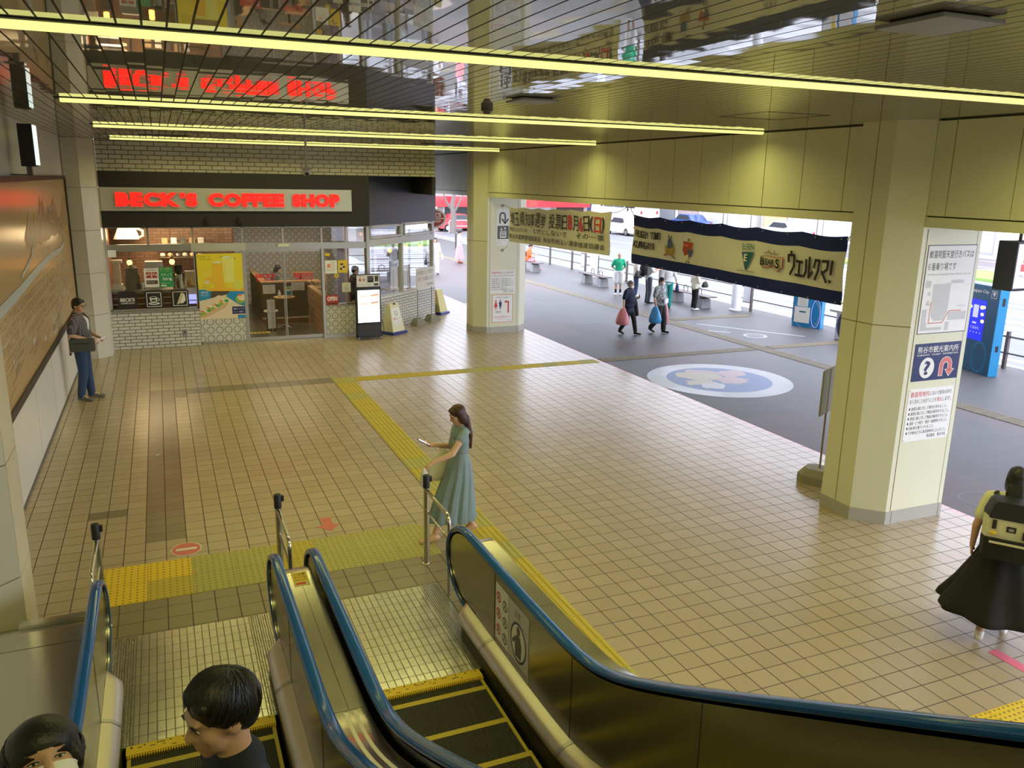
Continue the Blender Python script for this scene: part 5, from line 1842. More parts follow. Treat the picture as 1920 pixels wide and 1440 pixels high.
for (x, y, lb) in ((4.25, 24.9, 'wooden cafe chair right of the nearer table behind the partition'), (4.4, 26.2, 'wooden cafe chair right of the farther table behind the partition')):
    r = empty('cafe_chair', lb, 'chair', (x, y, .006))
    m = MB(); m.box(-.2, -.2, .62, .2, .2, .66, 'woodlight', bev=.008); m.build('seat', r, world=False)
    m = MB(); m.box(.17, -.2, .95, .2, .2, 1.2, 'woodlight', bev=.008); m.box(.17, -.2, .66, .2, -.17, .95, 'woodlight'); m.box(.17, .17, .66, .2, .2, .95, 'woodlight'); m.build('backrest', r, world=False)
    for sx in (-1, 1):
        for sy in (-1, 1):
            m = MB(); m.cyl((.18 * sx, .18 * sy, 0), (.18 * sx, .18 * sy, .62), .017, 'woodlight', n=8); m.build('leg', r, world=False)
simple('stool_stack', 'narrow wooden shelf unit beside the low wall in the shop', 'shelf', lambda m: (m.box(3.86, 23.6, .006, 3.89, 24.0, 1.1, 'wood'), m.box(4.17, 23.6, .006, 4.2, 24.0, 1.1, 'wood'), [m.box(3.86, 23.6, z, 4.2, 24.0, z + .02, 'wood') for z in (.1, .45, .8, 1.08)]))
simple('divider_screen', 'brown wooden divider panel seen through the side window', 'divider', lambda m: (m.box(5.95, 24.6, .006, 6.35, 24.66, 1.75, 'woodred'), m.box(5.93, 24.58, 1.75, 6.37, 24.68, 1.79, 'wood')))
r = empty('potted_plant', 'dark leafy plant on the wooden divider in the side window', 'plant', (6.25, 24.63, 1.79))
m = MB(); m.lathe([(.07, 0), (.1, .16), (.09, .16)], (0, 0, 0), 'dark'); m.build('pot', r, world=False)
m = MB()
rr = random.Random(8)
for k in range(26):
    a, t = rr.random() * 2 * PI, rr.random()
    e = V(.16 * math.cos(a) * (0.4 + t), .12 * math.sin(a), .2 + .38 * (1 - t * .6))
    mid = e * .55 + V(0, 0, .12)
    m.tube([(0, 0, .12), mid, e], [.01, .022, .003], 'dark', n=5, flat=.3)
m.build('leaves', r, world=False)
simple('counter_shelf', 'long wooden shelf counter inside the side window', 'counter', lambda m: [sbox(m, 0.1, .80, 3.3, .84, -.6, -.2, 'woodlight'), sbox(m, .2, .006, .26, .80, -.5, -.3, 'woodred'), sbox(m, 3.1, .006, 3.16, .80, -.5, -.3, 'woodred')])

# ------------------------------------------------------------------ things standing before the shop
r = empty('digital_sign', 'tall black digital menu stand on castors before the shop corner', 'digital sign', (4.70, 20.48, 0), math.radians(4))
m = MB(); m.box(-.32, -.06, .06, .32, .06, 1.33, 'black', bev=.012); m.box(-.30, -.07, .06, .30, -.055, .38, 'blackpaint'); m.build('cabinet', r, world=False, smooth=30)
FK = Frame((0, -.062, 0), (1, 0, 0), (0, 0, 1))
m = MB(); m.rect(FK, -.285, .44, .285, 1.26, 0.0, 'screen_white', .004)
for (x, z) in ((-.14, 1.12), (.15, 1.12), (-.14, .93), (.15, .93)):
    m.poly(FK, [(x - .1, z - .03), (x + .08, z - .03), (x + .12, z + .02), (x + .09, z + .045), (x - .07, z + .025), (x - .11, z - .005)], .001, 'screen_bun', .001)
    m.line(FK, [(x - .09, z), (x + .1, z + .025)], .014, .0016, 'screen_white' if x < 0 else 'stickerred', .0006)
m.build('screen', r, world=False, smooth=0)
m = MB(); m.box(-.31, -.045, 1.335, .31, .0, 1.66, 'blackpaint', bev=.006)
FK2 = Frame((0, -.047, 0), (1, 0, 0), (0, 0, 1))
m.rect(FK2, -.295, 1.345, .295, 1.635, 0.0, 'offwhite', .003)
m.text(FK2, '6', -.24, 1.48, .10, 'crestred', .001, bold=.04); m.text(FK2, '種', -.15, 1.48, .075, 'crestred', .001, bold=.02)
m.rect(FK2, -.02, 1.45, .14, 1.61, .001, 'black', .001); m.rect(FK2, .17, 1.47, .265, 1.61, .001, 'dark', .001)
m.text(FK2, 'モーニング', -.01, 1.56, .03, 'offwhite', .002, maxw=.13); m.text(FK2, 'メニュー', -.01, 1.51, .03, 'offwhite', .002, maxw=.11); m.text(FK2, 'サンドイッチ ¥450', -.27, 1.38, .035, 'darkgrey', .001, maxw=.38)
m.text(FK2, 'SANDWICH', -.26, 1.60, .02, 'darkgrey', .001, maxw=.2); m.rect(FK2, .15, 1.37, .26, 1.42, .001, 'black', .001)
m.build('top_board', r, world=False, smooth=0)
for sx in (-1, 1):
    for sy in (-1, 1):
        m = MB(); m.cyl((.29 * sx - .012, .10 * sy, .03), (.29 * sx + .012, .10 * sy, .03), .03, 'darkgrey', n=14); m.box(.29 * sx - .02, .10 * sy - .02, .03, .29 * sx + .02, .10 * sy + .02, .07, 'silver'); m.build('castor', r, world=False)
m = MB(); m.box(-.31, -.13, .06, .31, .13, .085, 'black', bev=.005); m.build('base_plate', r, world=False)
m = MB(); m.tube([(.30, .04, .5), (.40, .10, .42), (.46, .16, .2), (.44, .22, .05), (.36, .3, .01)], .008, 'black', n=6)
m.build('cable', r, world=False)


def a_board(name, label, x, y, rz, h, w, d, rich, base):
    r = empty(name, label, 'sign stand', (x, y, 0), rz)
    m = MB(); m.loft([[(-w * .58, -d * .62, 0), (w * .58, -d * .62, 0), (w * .58, d * .62, 0), (-w * .58, d * .62, 0)], [(-w * .58, -d * .62, .05), (w * .58, -d * .62, .05), (w * .58, d * .62, .05), (-w * .58, d * .62, .05)], [(-w * .5, -d * .54, .07), (w * .5, -d * .54, .07), (w * .5, d * .54, .07), (-w * .5, d * .54, .07)]], base); m.build('base', r, world=False)
    m = MB()
    A = [(-w * .5, -d * .5, .06), (w * .5, -d * .5, .06), (w * .5, d * .5, .06), (-w * .5, d * .5, .06)]
    B = [(-w * .36, -d * .12, h - .02), (w * .36, -d * .12, h - .02), (w * .36, d * .12, h - .02), (-w * .36, d * .12, h - .02)]
    m.loft([A, B, [(-w * .33, -d * .1, h), (w * .33, -d * .1, h), (w * .33, d * .1, h), (-w * .33, d * .1, h)]], 'plasticcream' if rich else 'plasticyellow'); m.build('body', r, world=False)
    if rich:
        o, u, v = V(0, -d * .5, .06), V(1, 0, 0), (V(0, -d * .12, h - .02) - V(0, -d * .5, .06)).normalized()
        FA = Frame(o, u, v)
        m = MB()
        m.rect(FA, -w * .34, h * .28, w * .34, h * .80, .003, 'paper', .003)
        m.ring(FA, 0, h * .62, .065, .010, .0045, 'darkgrey', n=22, th=.001); m.line(FA, [(-.04, h * .62 + .04), (.04, h * .62 - .04)], .010, .0045, 'stickerred', .001)
        m.text(FA, '禁煙エリア', -w * .29, h * .40, .06, 'red', .0045, w=w * .58, bold=.03)
        m.rect(FA, -w * .26, h * .20, w * .26, h * .36, .0045, 'offwhite', .001)
        m.build('printed_face', r, world=False, smooth=0)
        m = MB(); m.rect(FA, -.05, h * .90, .05, h * .955, .002, 'dark', .002); m.build('hand_hole', r, world=False, smooth=0)
    return r


a_board('floor_sign', 'cream plastic no smoking floor sign on a blue base by the digital stand', 5.50, 21.12, math.radians(36), .80, .50, .42, True, 'bluebase')
a_board('floor_sign', 'yellow plastic floor sign past the end of the shop side wall', 7.66, 23.95, math.radians(43), .74, .46, .42, False, 'bluebase')
# board on two poles with concrete feet
c0, c1 = FS(1.93, 0, .34), FS(2.72, 0, .34)
r = empty('pole_sign', 'white notice board on two thin poles with concrete feet by the side window', 'sign stand', ((c0.x + c1.x) / 2, (c0.y + c1.y) / 2, 0))
for (p, rz) in ((c0, 0.55), (c1, 0.55)):
    m = MB()
    M_ = Matrix.Translation(p) @ Matrix.Rotation(rz, 4, 'Z')
    prof = [(-.10, .20), (.06, .20), (.16, .12), (.26, .04), (.26, 0), (-.17, 0), (-.17, .04)]
    m.loft([[(x, s * (.13 if z < .1 else .08), z) for x, z in prof] for s in (-1, 1)], 'weight', M=M_)
    m.build('concrete_foot', r, smooth=30)
    m = MB(); m.cyl(p + V(0, 0, .15), p + V(0, 0, 1.5), .012, 'brownmark', n=8); m.build('pole', r)
FB = Frame(FS(0, 0, .34), SD, (0, 0, 1))
m = MB(); m.rect(FB, 1.84, 1.0, 2.86, 1.58, .018, 'offwhite', .012)
m.text(FB, '許可なくビラ配り', 1.90, 1.40, .11, 'darkgrey', .019, w=.88); m.text(FB, '客引き', 1.90, 1.22, .11, 'stickerred', .019, w=.36); m.text(FB, 'は禁止します', 2.28, 1.22, .11, 'darkgrey', .019, w=.52); m.text(FB, '熊谷駅長', 2.42, 1.06, .08, 'darkgrey', .019, w=.36)
m.build('board', r, smooth=0)
# oval projecting sign at the shop corner
r = empty('oval_sign', 'red oval sign with white lettering projecting at the end of the shop', 'sign', (7.50, 23.95, 2.86))
F = Frame((7.50, 23.95, 2.86), (1, 0, 0), (0, 0, 1))
m = MB(); m.disc(F, 0, 0, .43, .30, 0.0, 'sign_alu', th=.08); m.build('case', r, smooth=40)
m = MB(); m.disc(F, 0, 0, .40, .27, .003, 'offwhite', th=.002); m.disc(F, 0, 0, .375, .245, .005, 'crestred', th=.001); m.rect(F, -.375, -.015, .375, .015, .0058, 'offwhite', .0006)
m.text(F, "BECK'S", -.27, .04, .13, 'offwhite', .0062, w=.54, bold=.04); m.text(F, 'COFFEE SHOP', -.26, -.12, .075, 'offwhite', .0062, w=.52, bold=.03); m.build('face', r, smooth=0)
m = MB(); m.box(7.28, 23.97, 2.95, 7.45, 24.01, 3.0, 'dark'); m.build('bracket', r, smooth=0)

# ================================================================== signs on the pillars
FN = Frame((0, 6.817, 0), (1, 0, 0), (0, 0, 1))
m = MB()
m.rect(FN, 7.965, 2.35, 8.745, 3.375, .004, 'darkgrey', .004); m.rect(FN, 7.975, 2.36, 8.735, 3.365, .0052, 'white', .002)
T = .0062
m.text(FN, '歓喜院聖天堂行きバスは', 8.0, 3.225, .088, 'black', T, w=.70, bold=.014); m.text(FN, '６番乗り場です', 8.0, 3.085, .088, 'black', T, w=.44, bold=.014)
m.text(FN, 'The Bus Stand for Kangiin Shoden Shrines Hall is #6', 8.0, 3.025, .026, 'grey', T, w=.69)
g = 'lightgrey'
m.poly(FN, [(8.12, 2.93), (8.40, 2.93), (8.40, 2.60), (8.34, 2.50), (8.20, 2.50), (8.14, 2.56)], T, g, .001); m.rect(FN, 8.40, 2.94, 8.60, 2.97, T, g, .001); m.rect(FN, 8.33, 2.931, 8.60, 2.939, T, g, .001)
m.rect(FN, 8.0, 2.89, 8.085, 2.97, T, g, .001); m.rect(FN, 8.05, 2.80, 8.09, 2.84, T, g, .001); m.rect(FN, 8.05, 2.70, 8.09, 2.74, T, g, .001); m.rect(FN, 8.0, 2.48, 8.07, 2.64, T, g, .001); m.rect(FN, 8.091, 2.39, 8.34, 2.425, T, g, .001); m.rect(FN, 8.0, 2.39, 8.09, 2.48, T, g, .001)
m.rect(FN, 8.42, 2.50, 8.71, 2.60, T, g, .001); m.rect(FN, 8.39, 2.38, 8.45, 2.48, T, g, .001)
m.line(FN, [(8.12, 2.72), (8.12, 2.475), (8.34, 2.475), (8.38, 2.54), (8.43, 2.61), (8.62, 2.61)], .010, T + .0006, 'stickerred', .001)
m.text(FN, 'バスのりば', 8.55, 2.655, .022, 'grey', T, maxw=.14); m.text(FN, '現在地', 8.045, 2.685, .02, 'stickerred', T, maxw=.06); m.text(FN, 'ロータリー', 8.20, 2.72, .02, 'grey', T, maxw=.1)
m.thing('bus_map_sign', 'white bus stand map sign at the top of the near pillar', 'sign', smooth=0)
m = MB()
m.rect(FN, 7.975, 1.785, 8.72, 2.235, .005, 'signblue', .005)
m.text(FN, '熊谷市観光案内所', 8.02, 2.12, .082, 'paper', .006, w=.66, bold=.018); m.text(FN, 'KUMAGAYA   TOURIST   INFORMATION', 8.02, 2.088, .02, 'paper', .006, w=.66, bold=.01)
m.disc(FN, 8.20, 1.94, .118, .125, .006, 'paper', th=.001); m.text(FN, '?', 8.20, 1.855, .17, 'signblue', .007, align='c', w=.10, bold=.028)
P = [(8.415, 1.83), (8.415, 1.96)]
m.rect(FN, 8.40, 1.825, 8.47, 1.96, .006, 'paper', .001); m.rect(FN, 8.408, 1.832, 8.462, 1.955, .0066, 'stickerred', .0006)
m.ring(FN, 8.505, 1.955, .105, .072, .0062, 'paper', n=20, a0=0, a1=PI, th=.001); m.ring(FN, 8.505, 1.955, .098, .056, .0070, 'stickerred', n=20, a0=0, a1=PI, th=.0006)
m.rect(FN, 8.540, 1.90, 8.610, 1.956, .006, 'paper', .001); m.poly(FN, [(8.495, 1.905), (8.655, 1.905), (8.575, 1.812)], .006, 'paper', .001)
m.rect(FN, 8.548, 1.895, 8.602, 1.956, .0066, 'stickerred', .0006); m.poly(FN, [(8.510, 1.90), (8.640, 1.90), (8.575, 1.825)], .0066, 'stickerred', .0006)
m.thing('information_sign', 'blue tourist information sign with question mark and red u-turn arrow on near pillar', 'sign', smooth=0)
LINES = ['旅客公衆に対して寄付を求めること。', '旅客公衆に対して物品の配布をすること。', '旅客公衆に対して物品の販売をすること。', '演説・ビラ配り・集会・勧誘等をすること。', '自転車を乗り入れること。', 'その他みだりに鉄道用地内に立入ること。']


def rules_sign(y, x0, z0, x1, z1, label):
    F = Frame((0, y, 0), (1, 0, 0), (0, 0, 1))
    m = MB()
    m.rect(F, x0, z0, x1, z1, .004, 'white', .004)
    w, h = x1 - x0, z1 - z0
    m.text(F, '鉄道用地内', x0 + .045 * w, z1 - .155 * h, .105 * h, 'red', .005, w=.40 * w, bold=.02); m.text(F, 'において駅長の許可', x0 + .47 * w, z1 - .145 * h, .08 * h, 'black', .005, w=.47 * w)
    m.text(F, 'なく次のことを行うことを', x0 + .045 * w, z1 - .275 * h, .08 * h, 'black', .005, w=.58 * w); m.text(F, '禁止', x0 + .64 * w, z1 - .275 * h, .08 * h, 'red', .005, w=.11 * w, bold=.02); m.text(F, 'します。', x0 + .76 * w, z1 - .275 * h, .08 * h, 'black', .005, w=.19 * w)
    for k, t in enumerate(LINES):
        zz = z1 - (.40 + .092 * k) * h
        m.rect(F, x0 + .05 * w, zz + .005 * h, x0 + .075 * w, zz + .045 * h, .005, 'black', .001)
        m.text(F, t, x0 + .10 * w, zz - .008 * h, .066 * h, 'black', .005, w=min(.84, .046 * len(t)) * w)
    m.text(F, '熊谷駅長　熊谷市長', x0 + .52 * w, z0 + .04 * h, .07 * h, 'black', .005, w=.42 * w)
    for a in (x0 + .02, x1 - .02):
        for b in (z0 + .02, z1 - .02):
            m.disc(F, a, b, .006, .006, .006, 'pin', n=8, th=.002)
    return m.thing('rules_sign', label, 'sign', smooth=0)


rules_sign(6.817, 7.97, 1.04, 8.715, 1.69, 'white rules notice with red heading on the near pillar')
rules_sign(20.327, 7.955, 1.07, 8.66, 1.68, 'white rules notice with red heading on the far pillar')
FF = Frame((0, 20.327, 0), (1, 0, 0), (0, 0, 1))
m = MB()
m.rect(FF, 8.11, 2.33, 8.48, 3.28, .004, 'white', .004)
m.ring(FF, 8.28, 3.10, .095, .045, .005, 'darkgrey', n=18, a0=0, a1=PI, th=.001); m.rect(FF, 8.185, 2.90, 8.23, 3.10, .005, 'darkgrey', .001); m.rect(FF, 8.33, 2.97, 8.375, 3.10, .005, 'darkgrey', .001)
m.line(FF, [(8.27, 3.01), (8.352, 2.91), (8.435, 3.01)], .045, .0052, 'darkgrey', .001)
m.rect(FF, 8.14, 2.50, 8.46, 2.84, .005, 'darkgrey', .001); m.rect(FF, 8.21, 2.53, 8.39, 2.70, .006, 'white', .001); m.rect(FF, 8.23, 2.66, 8.37, 2.68, .0066, 'darkgrey', .0006)
for x in (8.25, 8.30, 8.35):
    m.disc(FF, x, 2.635, .013, .013, .0068, 'darkgrey', n=10, th=.0006); m.rect(FF, x - .015, 2.56, x + .015, 2.62, .0068, 'darkgrey', .0006)
m.line(FF, [(8.25, 2.80), (8.25, 2.72)], .016, .006, 'white', .001); m.line(FF, [(8.22, 2.75), (8.25, 2.72), (8.28, 2.75)], .016, .0062, 'white', .001)
m.line(FF, [(8.35, 2.72), (8.35, 2.80)], .016, .006, 'white', .001); m.line(FF, [(8.32, 2.77), (8.35, 2.80), (8.38, 2.77)], .016, .0062, 'white', .001)
m.text(FF, 'エレベーター', 8.15, 2.44, .035, 'grey', .005, w=.28); m.text(FF, 'Elevator', 8.15, 2.39, .025, 'grey', .005, maxw=.15)
m.thing('elevator_sign', 'white elevator sign with u-turn arrow at the top of the far pillar', 'sign', smooth=0)
m = MB()
m.rect(FF, 8.01, .28, 8.61, 1.03, .004, 'stickerred', .004); m.rect(FF, 8.022, .292, 8.598, 1.018, .0052, 'white', .001)
m.text(FF, 'お手洗いのご案内', 8.12, .93, .045, 'darkgrey', .006, w=.36)
for (x, c) in ((8.12, 'red'), (8.25, 'signblue')):
    m.disc(FF, x, .86, .024, .024, .006, c, n=14, th=.001)
    if c == 'red':
        m.poly(FF, [(x - .02, .83), (x + .02, .83), (x + .05, .70), (x - .05, .70)], .006, c, .001)
    else:
        m.poly(FF, [(x - .045, .83), (x + .045, .83), (x + .025, .70), (x - .025, .70)], .006, c, .001)
    m.rect(FF, x - .02, .64, x - .004, .71, .006, c, .001); m.rect(FF, x + .004, .64, x + .02, .71, .006, c, .001)
m.rect(FF, 8.46, .53, 8.50, .85, .006, 'red', .001); m.rect(FF, 8.42, .82, 8.50, .85, .006, 'red', .001); m.poly(FF, [(8.43, .79), (8.43, .88), (8.36, .835)], .006, 'red', .001)
m.text(FF, '駅西', 8.12, .53, .06, 'darkgrey', .006, w=.15); m.text(FF, 'お手洗いは駅西側にあります', 8.06, .41, .04, 'red', .006, w=.5); m.text(FF, 'ご利用ください', 8.17, .36, .035, 'stickerred', .006, w=.28); m.text(FF, '駅長', 8.48, .315, .03, 'darkgrey', .006, w=.08)
m.thing('toilet_sign', 'red bordered toilet direction sign low on the far pillar', 'sign', smooth=0)

# ================================================================== banners
def banner_warp(L, H, slope, seed, amp=.022, sag=.03):
    def w(a, b, c):
        t = b / H
        s = math.sin(a * 3.1 + seed) * .6 + math.sin(a * 7.3 + seed * 2 + t) * .4
        top = abs(math.sin(PI * a / L * 6)) * sag
        return a, b + slope * a - top * t, c + amp * s * (0.3 + .7 * t) + .012 * math.sin(b * 9 + a * 2)
    return w


def banner_cloth(F, L, H, bands):
    m = MB()
    nx = 90
    for (b0, b1, mt) in bands:
        n = max(1, int((b1 - b0) / .06))
        vs, fs = [], []
        for j in range(n + 1):
            for i in range(nx + 1):
                vs.append(F(L * i / nx, b0 + (b1 - b0) * j / n, 0))
        for j in range(n + 1):
            for i in range(nx + 1):
                vs.append(F(L * i / nx, b0 + (b1 - b0) * j / n, -.002))
        o = (nx + 1) * (n + 1)
        for j in range(n):
            for i in range(nx):
                a = j * (nx + 1) + i
                fs.append((a, a + 1, a + nx + 2, a + nx + 1)); fs.append((o + a, o + a + nx + 1, o + a + nx + 2, o + a + 1))
        m.raw(vs, fs, mt)
    return m


BXX = 7.875
# election banner, farther off
FW = Frame((BXX, 18.86, 2.545), (0, -1, 0), (0, 0, 1), banner_warp(4.95, .83, .018, 1.3))
r = empty('election_banner', 'cream election banner with black and red Japanese lettering by the far pillar', 'banner', (BXX, 16.4, 2.5))
banner_cloth(FW, 4.95, .83, [(0, .83, 'banner_cream')]).build('cloth', r, smooth=60)
m = MB()
chars = [('埼', 0), ('玉', 0), ('県', 0), ('知', 0), ('事', 0), ('選', 0), ('挙', 0), (' ', 0), ('投', 0), ('票', 0), ('日', 0), ('8', 1), ('月', 0), ('6', 1), ('日', 0), ('(', 0), ('日', 1), (')', 0)]
ww = {' ': .16, '8': .25, '6': .25, '(': .16, ')': .16}
tot = sum(ww.get(c, .33) for c, _ in chars)
k = 4.72 / tot
x = .06
for c, red in chars:
    w = ww.get(c, .33) * k
    if c != ' ':
        m.text(FW, c, x + .010, .415, .315, 'red' if red else 'black', .004, w=w - .035, bold=0.0 if ord(c) > 999 else .03)
        if ord(c) > 999:
            m.text(FW, c, x + .018, .418, .309, 'red' if red else 'black', .0044, w=w - .035)
    x += w
m.text(FW, '明日のため', .06, .265, .10, 'darkgrey', .004, w=1.0, bold=.012); m.text(FW, 'むだにしないで', 1.42, .265, .11, 'black', .004, w=1.72, bold=.012); m.text(FW, 'その一票', 3.55, .265, .11, 'black', .004, w=1.2, bold=.012)
m.text(FW, '熊谷市選挙管理委員会', .06, .085, .12, 'black', .004, w=1.78, bold=.005); m.text(FW, '熊谷市明るい選挙推進協議会', 1.98, .085, .12, 'black', .004, w=2.80, bold=.005)
m.build('lettering', r, smooth=0)
m = MB(); m.tube([FW(0, .82, 0), (8.1, 19.6, 3.38), (8.28, 20.31, 3.36)], .006, 'grey', n=5); m.tube([FW(0, .02, 0), (8.1, 19.6, 2.35), (8.29, 20.31, 2.21)], .005, 'grey', n=5); m.tube([FW(4.95, .80, 0), (BXX, 13.6, 3.47), (BXX + .03, 13.36, 3.57)], .006, 'grey', n=5)
m.build('cord', r)
for (x, z, lb) in ((8.28, 3.36, 'upper metal hook on the far pillar holding the banner cord'), (8.29, 2.21, 'lower metal hook on the far pillar holding the banner cord')):
    m = MB(); m.tube([(x, 20.33, z), (x, 20.30, z), (x - .02, 20.285, z - .02), (x, 20.27, z - .03)], .012, 'grey', n=6); m.disc(FF, x, z, .04, .04, .004, 'grey', n=12)
    m.thing('hook', lb, 'hook')
# sports town banner, nearer
FR = Frame((BXX, 13.07, 2.575), (0, -1, 0), (0, 0, 1), banner_warp(5.14, .865, -.008, 4.2, amp=.03))
r = empty('sports_banner', 'long navy and cream sports town banner by the near pillar', 'banner', (BXX, 10.5, 2.5))
banner_cloth(FR, 5.14, .865, [(0, .175, 'banner_navy'), (.175, .675, 'banner_cream'), (.675, .865, 'banner_navy')]).build('cloth', r, smooth=60)
m = MB()


def blocky(t, x, y, h, w, adv):
    """square monoline capitals of the banner"""
    G = {'R': [[(0, 0), (0, 1), (.8, 1), (.8, .5), (.1, .5)], [(.5, .5), (.8, 0)]], 'U': [[(0, 1), (0, 0), (.8, 0), (.8, 1)]], 'G': [[(.8, 1), (0, 1), (0, 0), (.8, 0), (.8, .45), (.4, .45)]],
         'B': [[(0, 0), (0, 1), (.7, 1), (.7, .55), (0, .55)], [(.7, .5), (.8, .4), (.8, 0), (0, 0)]], 'Y': [[(0, 1), (.4, .5), (.8, 1)], [(.4, .5), (.4, 0)]], 'T': [[(0, 1), (.8, 1)], [(.4, 1), (.4, 0)]],
         'O': [[(0, 0), (0, 1), (.8, 1), (.8, 0), (0, 0)]], 'W': [[(0, 1), (0, 0), (.8, 0), (.8, 1)], [(.4, 0), (.4, .8)]], 'N': [[(0, 0), (0, 1), (.8, 1), (.8, 0)]],
         'K': [[(0, 0), (0, 1)], [(.8, 1), (.1, .5), (.8, 0)]], 'M': [[(0, 0), (0, 1), (.8, 1), (.8, 0)], [(.4, 1), (.4, .3)]], 'A': [[(0, 0), (.3, 1), (.6, 1), (.85, 0)], [(.12, .4), (.72, .4)]], 'E': [[(.8, 1), (0, 1), (0, 0), (.8, 0)], [(0, .5), (.7, .5)]]}
    for ch in t:
        if ch in G:
            for st in G[ch]:
                m.line(FR, [(x + a * w, y + b * h) for a, b in st], .019, .005, 'black', .001)
            x += adv
        else:
            x += adv * .55


blocky('RUGBY', .10, .50, .105, .078, .094)
blocky('TOWN', .64, .50, .105, .072, .085)
blocky('KUMAGAYA', .07, .31, .105, .076, .089)
m.build('lettering', r, smooth=0)
m = MB()
# blue and yellow insect-like crest
cx_, cy_ = 1.26, .41
m.poly(FR, [(cx_ - .05, cy_ + .13), (cx_ + .05, cy_ + .13), (cx_ + .11, cy_ + .02), (cx_ + .06, cy_ - .06), (cx_ - .09, cy_ - .02)], .006, 'crestblue', .001)
m.poly(FR, [(cx_ - .15, cy_ + .02), (cx_ - .02, cy_ - .03), (cx_ + .15, cy_ + .03), (cx_ + .11, cy_ - .13), (cx_ - .12, cy_ - .14)], .0065, 'gold', .001)
m.line(FR, [(cx_, cy_ + .12), (cx_ - .04, cy_ + .20)], .02, .006, 'black', .001); m.line(FR, [(cx_ + .01, cy_ + .12), (cx_ + .06, cy_ + .19)], .02, .006, 'black', .001)
m.line(FR, [(cx_ - .17, cy_ - .15), (cx_, cy_ - .12), (cx_ + .16, cy_ - .18)], .025, .007, 'brownmark', .001); m.line(FR, [(cx_ - .1, cy_ - .08), (cx_ + .1, cy_ - .06)], .02, .007, 'brownmark', .001)
m.build('crest', r, smooth=0)
m = MB()
# red and blue shield crest
cx_, cy_ = 1.78, .43
m.poly(FR, [(cx_ - .12, cy_ + .10), (cx_ + .12, cy_ + .10), (cx_ + .10, cy_ + .04), (cx_ + .13, cy_ - .04), (cx_ + .08, cy_ - .13), (cx_, cy_ - .16), (cx_ - .08, cy_ - .13), (cx_ - .13, cy_ - .04), (cx_ - .10, cy_ + .04)], .006, 'crestred', .001)
m.poly(FR, [(cx_ + .02, cy_ - .02), (cx_ + .13, cy_ - .02), (cx_ + .08, cy_ - .13), (cx_ + .01, cy_ - .15)], .007, 'crestblue', .001)
m.poly(FR, [(cx_ - .06, cy_ - .13), (cx_ + .03, cy_ - .10), (cx_ + .02, cy_ - .18), (cx_ - .02, cy_ - .2)], .0075, 'breadlight', .001); m.disc(FR, cx_ + .01, cy_ + .135, .02, .02, .006, 'darkgrey', n=8, th=.001)
m.disc(FR, cx_ - .03, cy_ - .225, .014, .014, .006, 'black', n=8, th=.001); m.disc(FR, cx_ + .03, cy_ - .225, .014, .014, .006, 'black', n=8, th=.001); m.rect(FR, cx_ - .08, cy_ + .02, cx_ + .02, cy_ + .06, .007, 'stickerred', .001)
m.build('crest', r, smooth=0)
m = MB()
# pennant
m.text(FR, 'ELFEN', 3.15, .545, .085, 'tealsign', .005, w=.26)
m.poly(FR, [(3.15, .51), (3.42, .51), (3.285, .24)], .006, 'tealsign', .001); m.poly(FR, [(3.15, .51), (3.28, .51), (3.27, .26)], .0066, 'crestblue', .0006); m.text(FR, 'E', 3.235, .375, .105, 'offwhite', .0095, w=.07, bold=.03)
m.rect(FR, 3.08, .225, 3.26, .238, .005, 'grey', .001); m.rect(FR, 3.31, .225, 3.46, .238, .005, 'grey', .001)
m.build('pennant_badge', r, smooth=0)
m = MB()
# ball club script
m.poly(FR, [(3.55, .48), (3.68, .50), (3.87, .49), (4.02, .51), (4.01, .36), (3.92, .30), (3.78, .35), (3.62, .32), (3.55, .36)], .005, 'crestred', .001); m.poly(FR, [(3.56, .472), (3.68, .492), (3.87, .482), (4.01, .50), (4.0, .365), (3.92, .31), (3.78, .358), (3.62, .33), (3.56, .366)], .0056, 'banner_cream', .0006)
m.text(FR, 'B', 3.585, .36, .11, 'black', .011, w=.08, bold=.025); m.text(FR, 'EAR', 3.685, .375, .09, 'black', .011, w=.18, bold=.025); m.text(FR, 'S', 3.89, .345, .135, 'black', .011, w=.085, bold=.025)
m.line(FR, [(3.63, .535), (3.72, .555), (3.80, .54), (3.90, .545)], .012, .005, 'brownmark', .001); m.line(FR, [(3.70, .56), (3.72, .59)], .008, .005, 'brownmark', .001); m.line(FR, [(3.83, .545), (3.83, .59)], .008, .005, 'brownmark', .001)
m.build('club_badge', r, smooth=0)
m = MB()
for st in ([(4.14, .46), (4.14, .55), (4.245, .55), (4.245, .40), (4.18, .29)], [(4.19, .55), (4.19, .60)], [(4.30, .475), (4.40, .475)], [(4.35, .475), (4.345, .29)], [(4.28, .29), (4.405, .29)], [(4.475, .52), (4.475, .36), (4.44, .29)], [(4.535, .56), (4.53, .29), (4.595, .37)],
           [(4.63, .44), (4.65, .54), (4.73, .54), (4.71, .40), (4.65, .28)], [(4.79, .54), (4.90, .545), (4.89, .44), (4.79, .37)], [(4.79, .40), (4.87, .27)], [(4.975, .55), (4.96, .38)]):
    m.line(FR, st, .036, .006, 'black', .001)
m.disc(FR, 4.945, .285, .022, .022, .006, 'black', n=12, th=.001)
m.build('lettering', r, smooth=0)
for k in range(11):
    for b in (.835, .03):
        m = MB(); m.disc(FR, .06 + k * .50, b, .011, .011, .004, 'silver', n=10, th=.002); m.build('grommet', r, smooth=0)
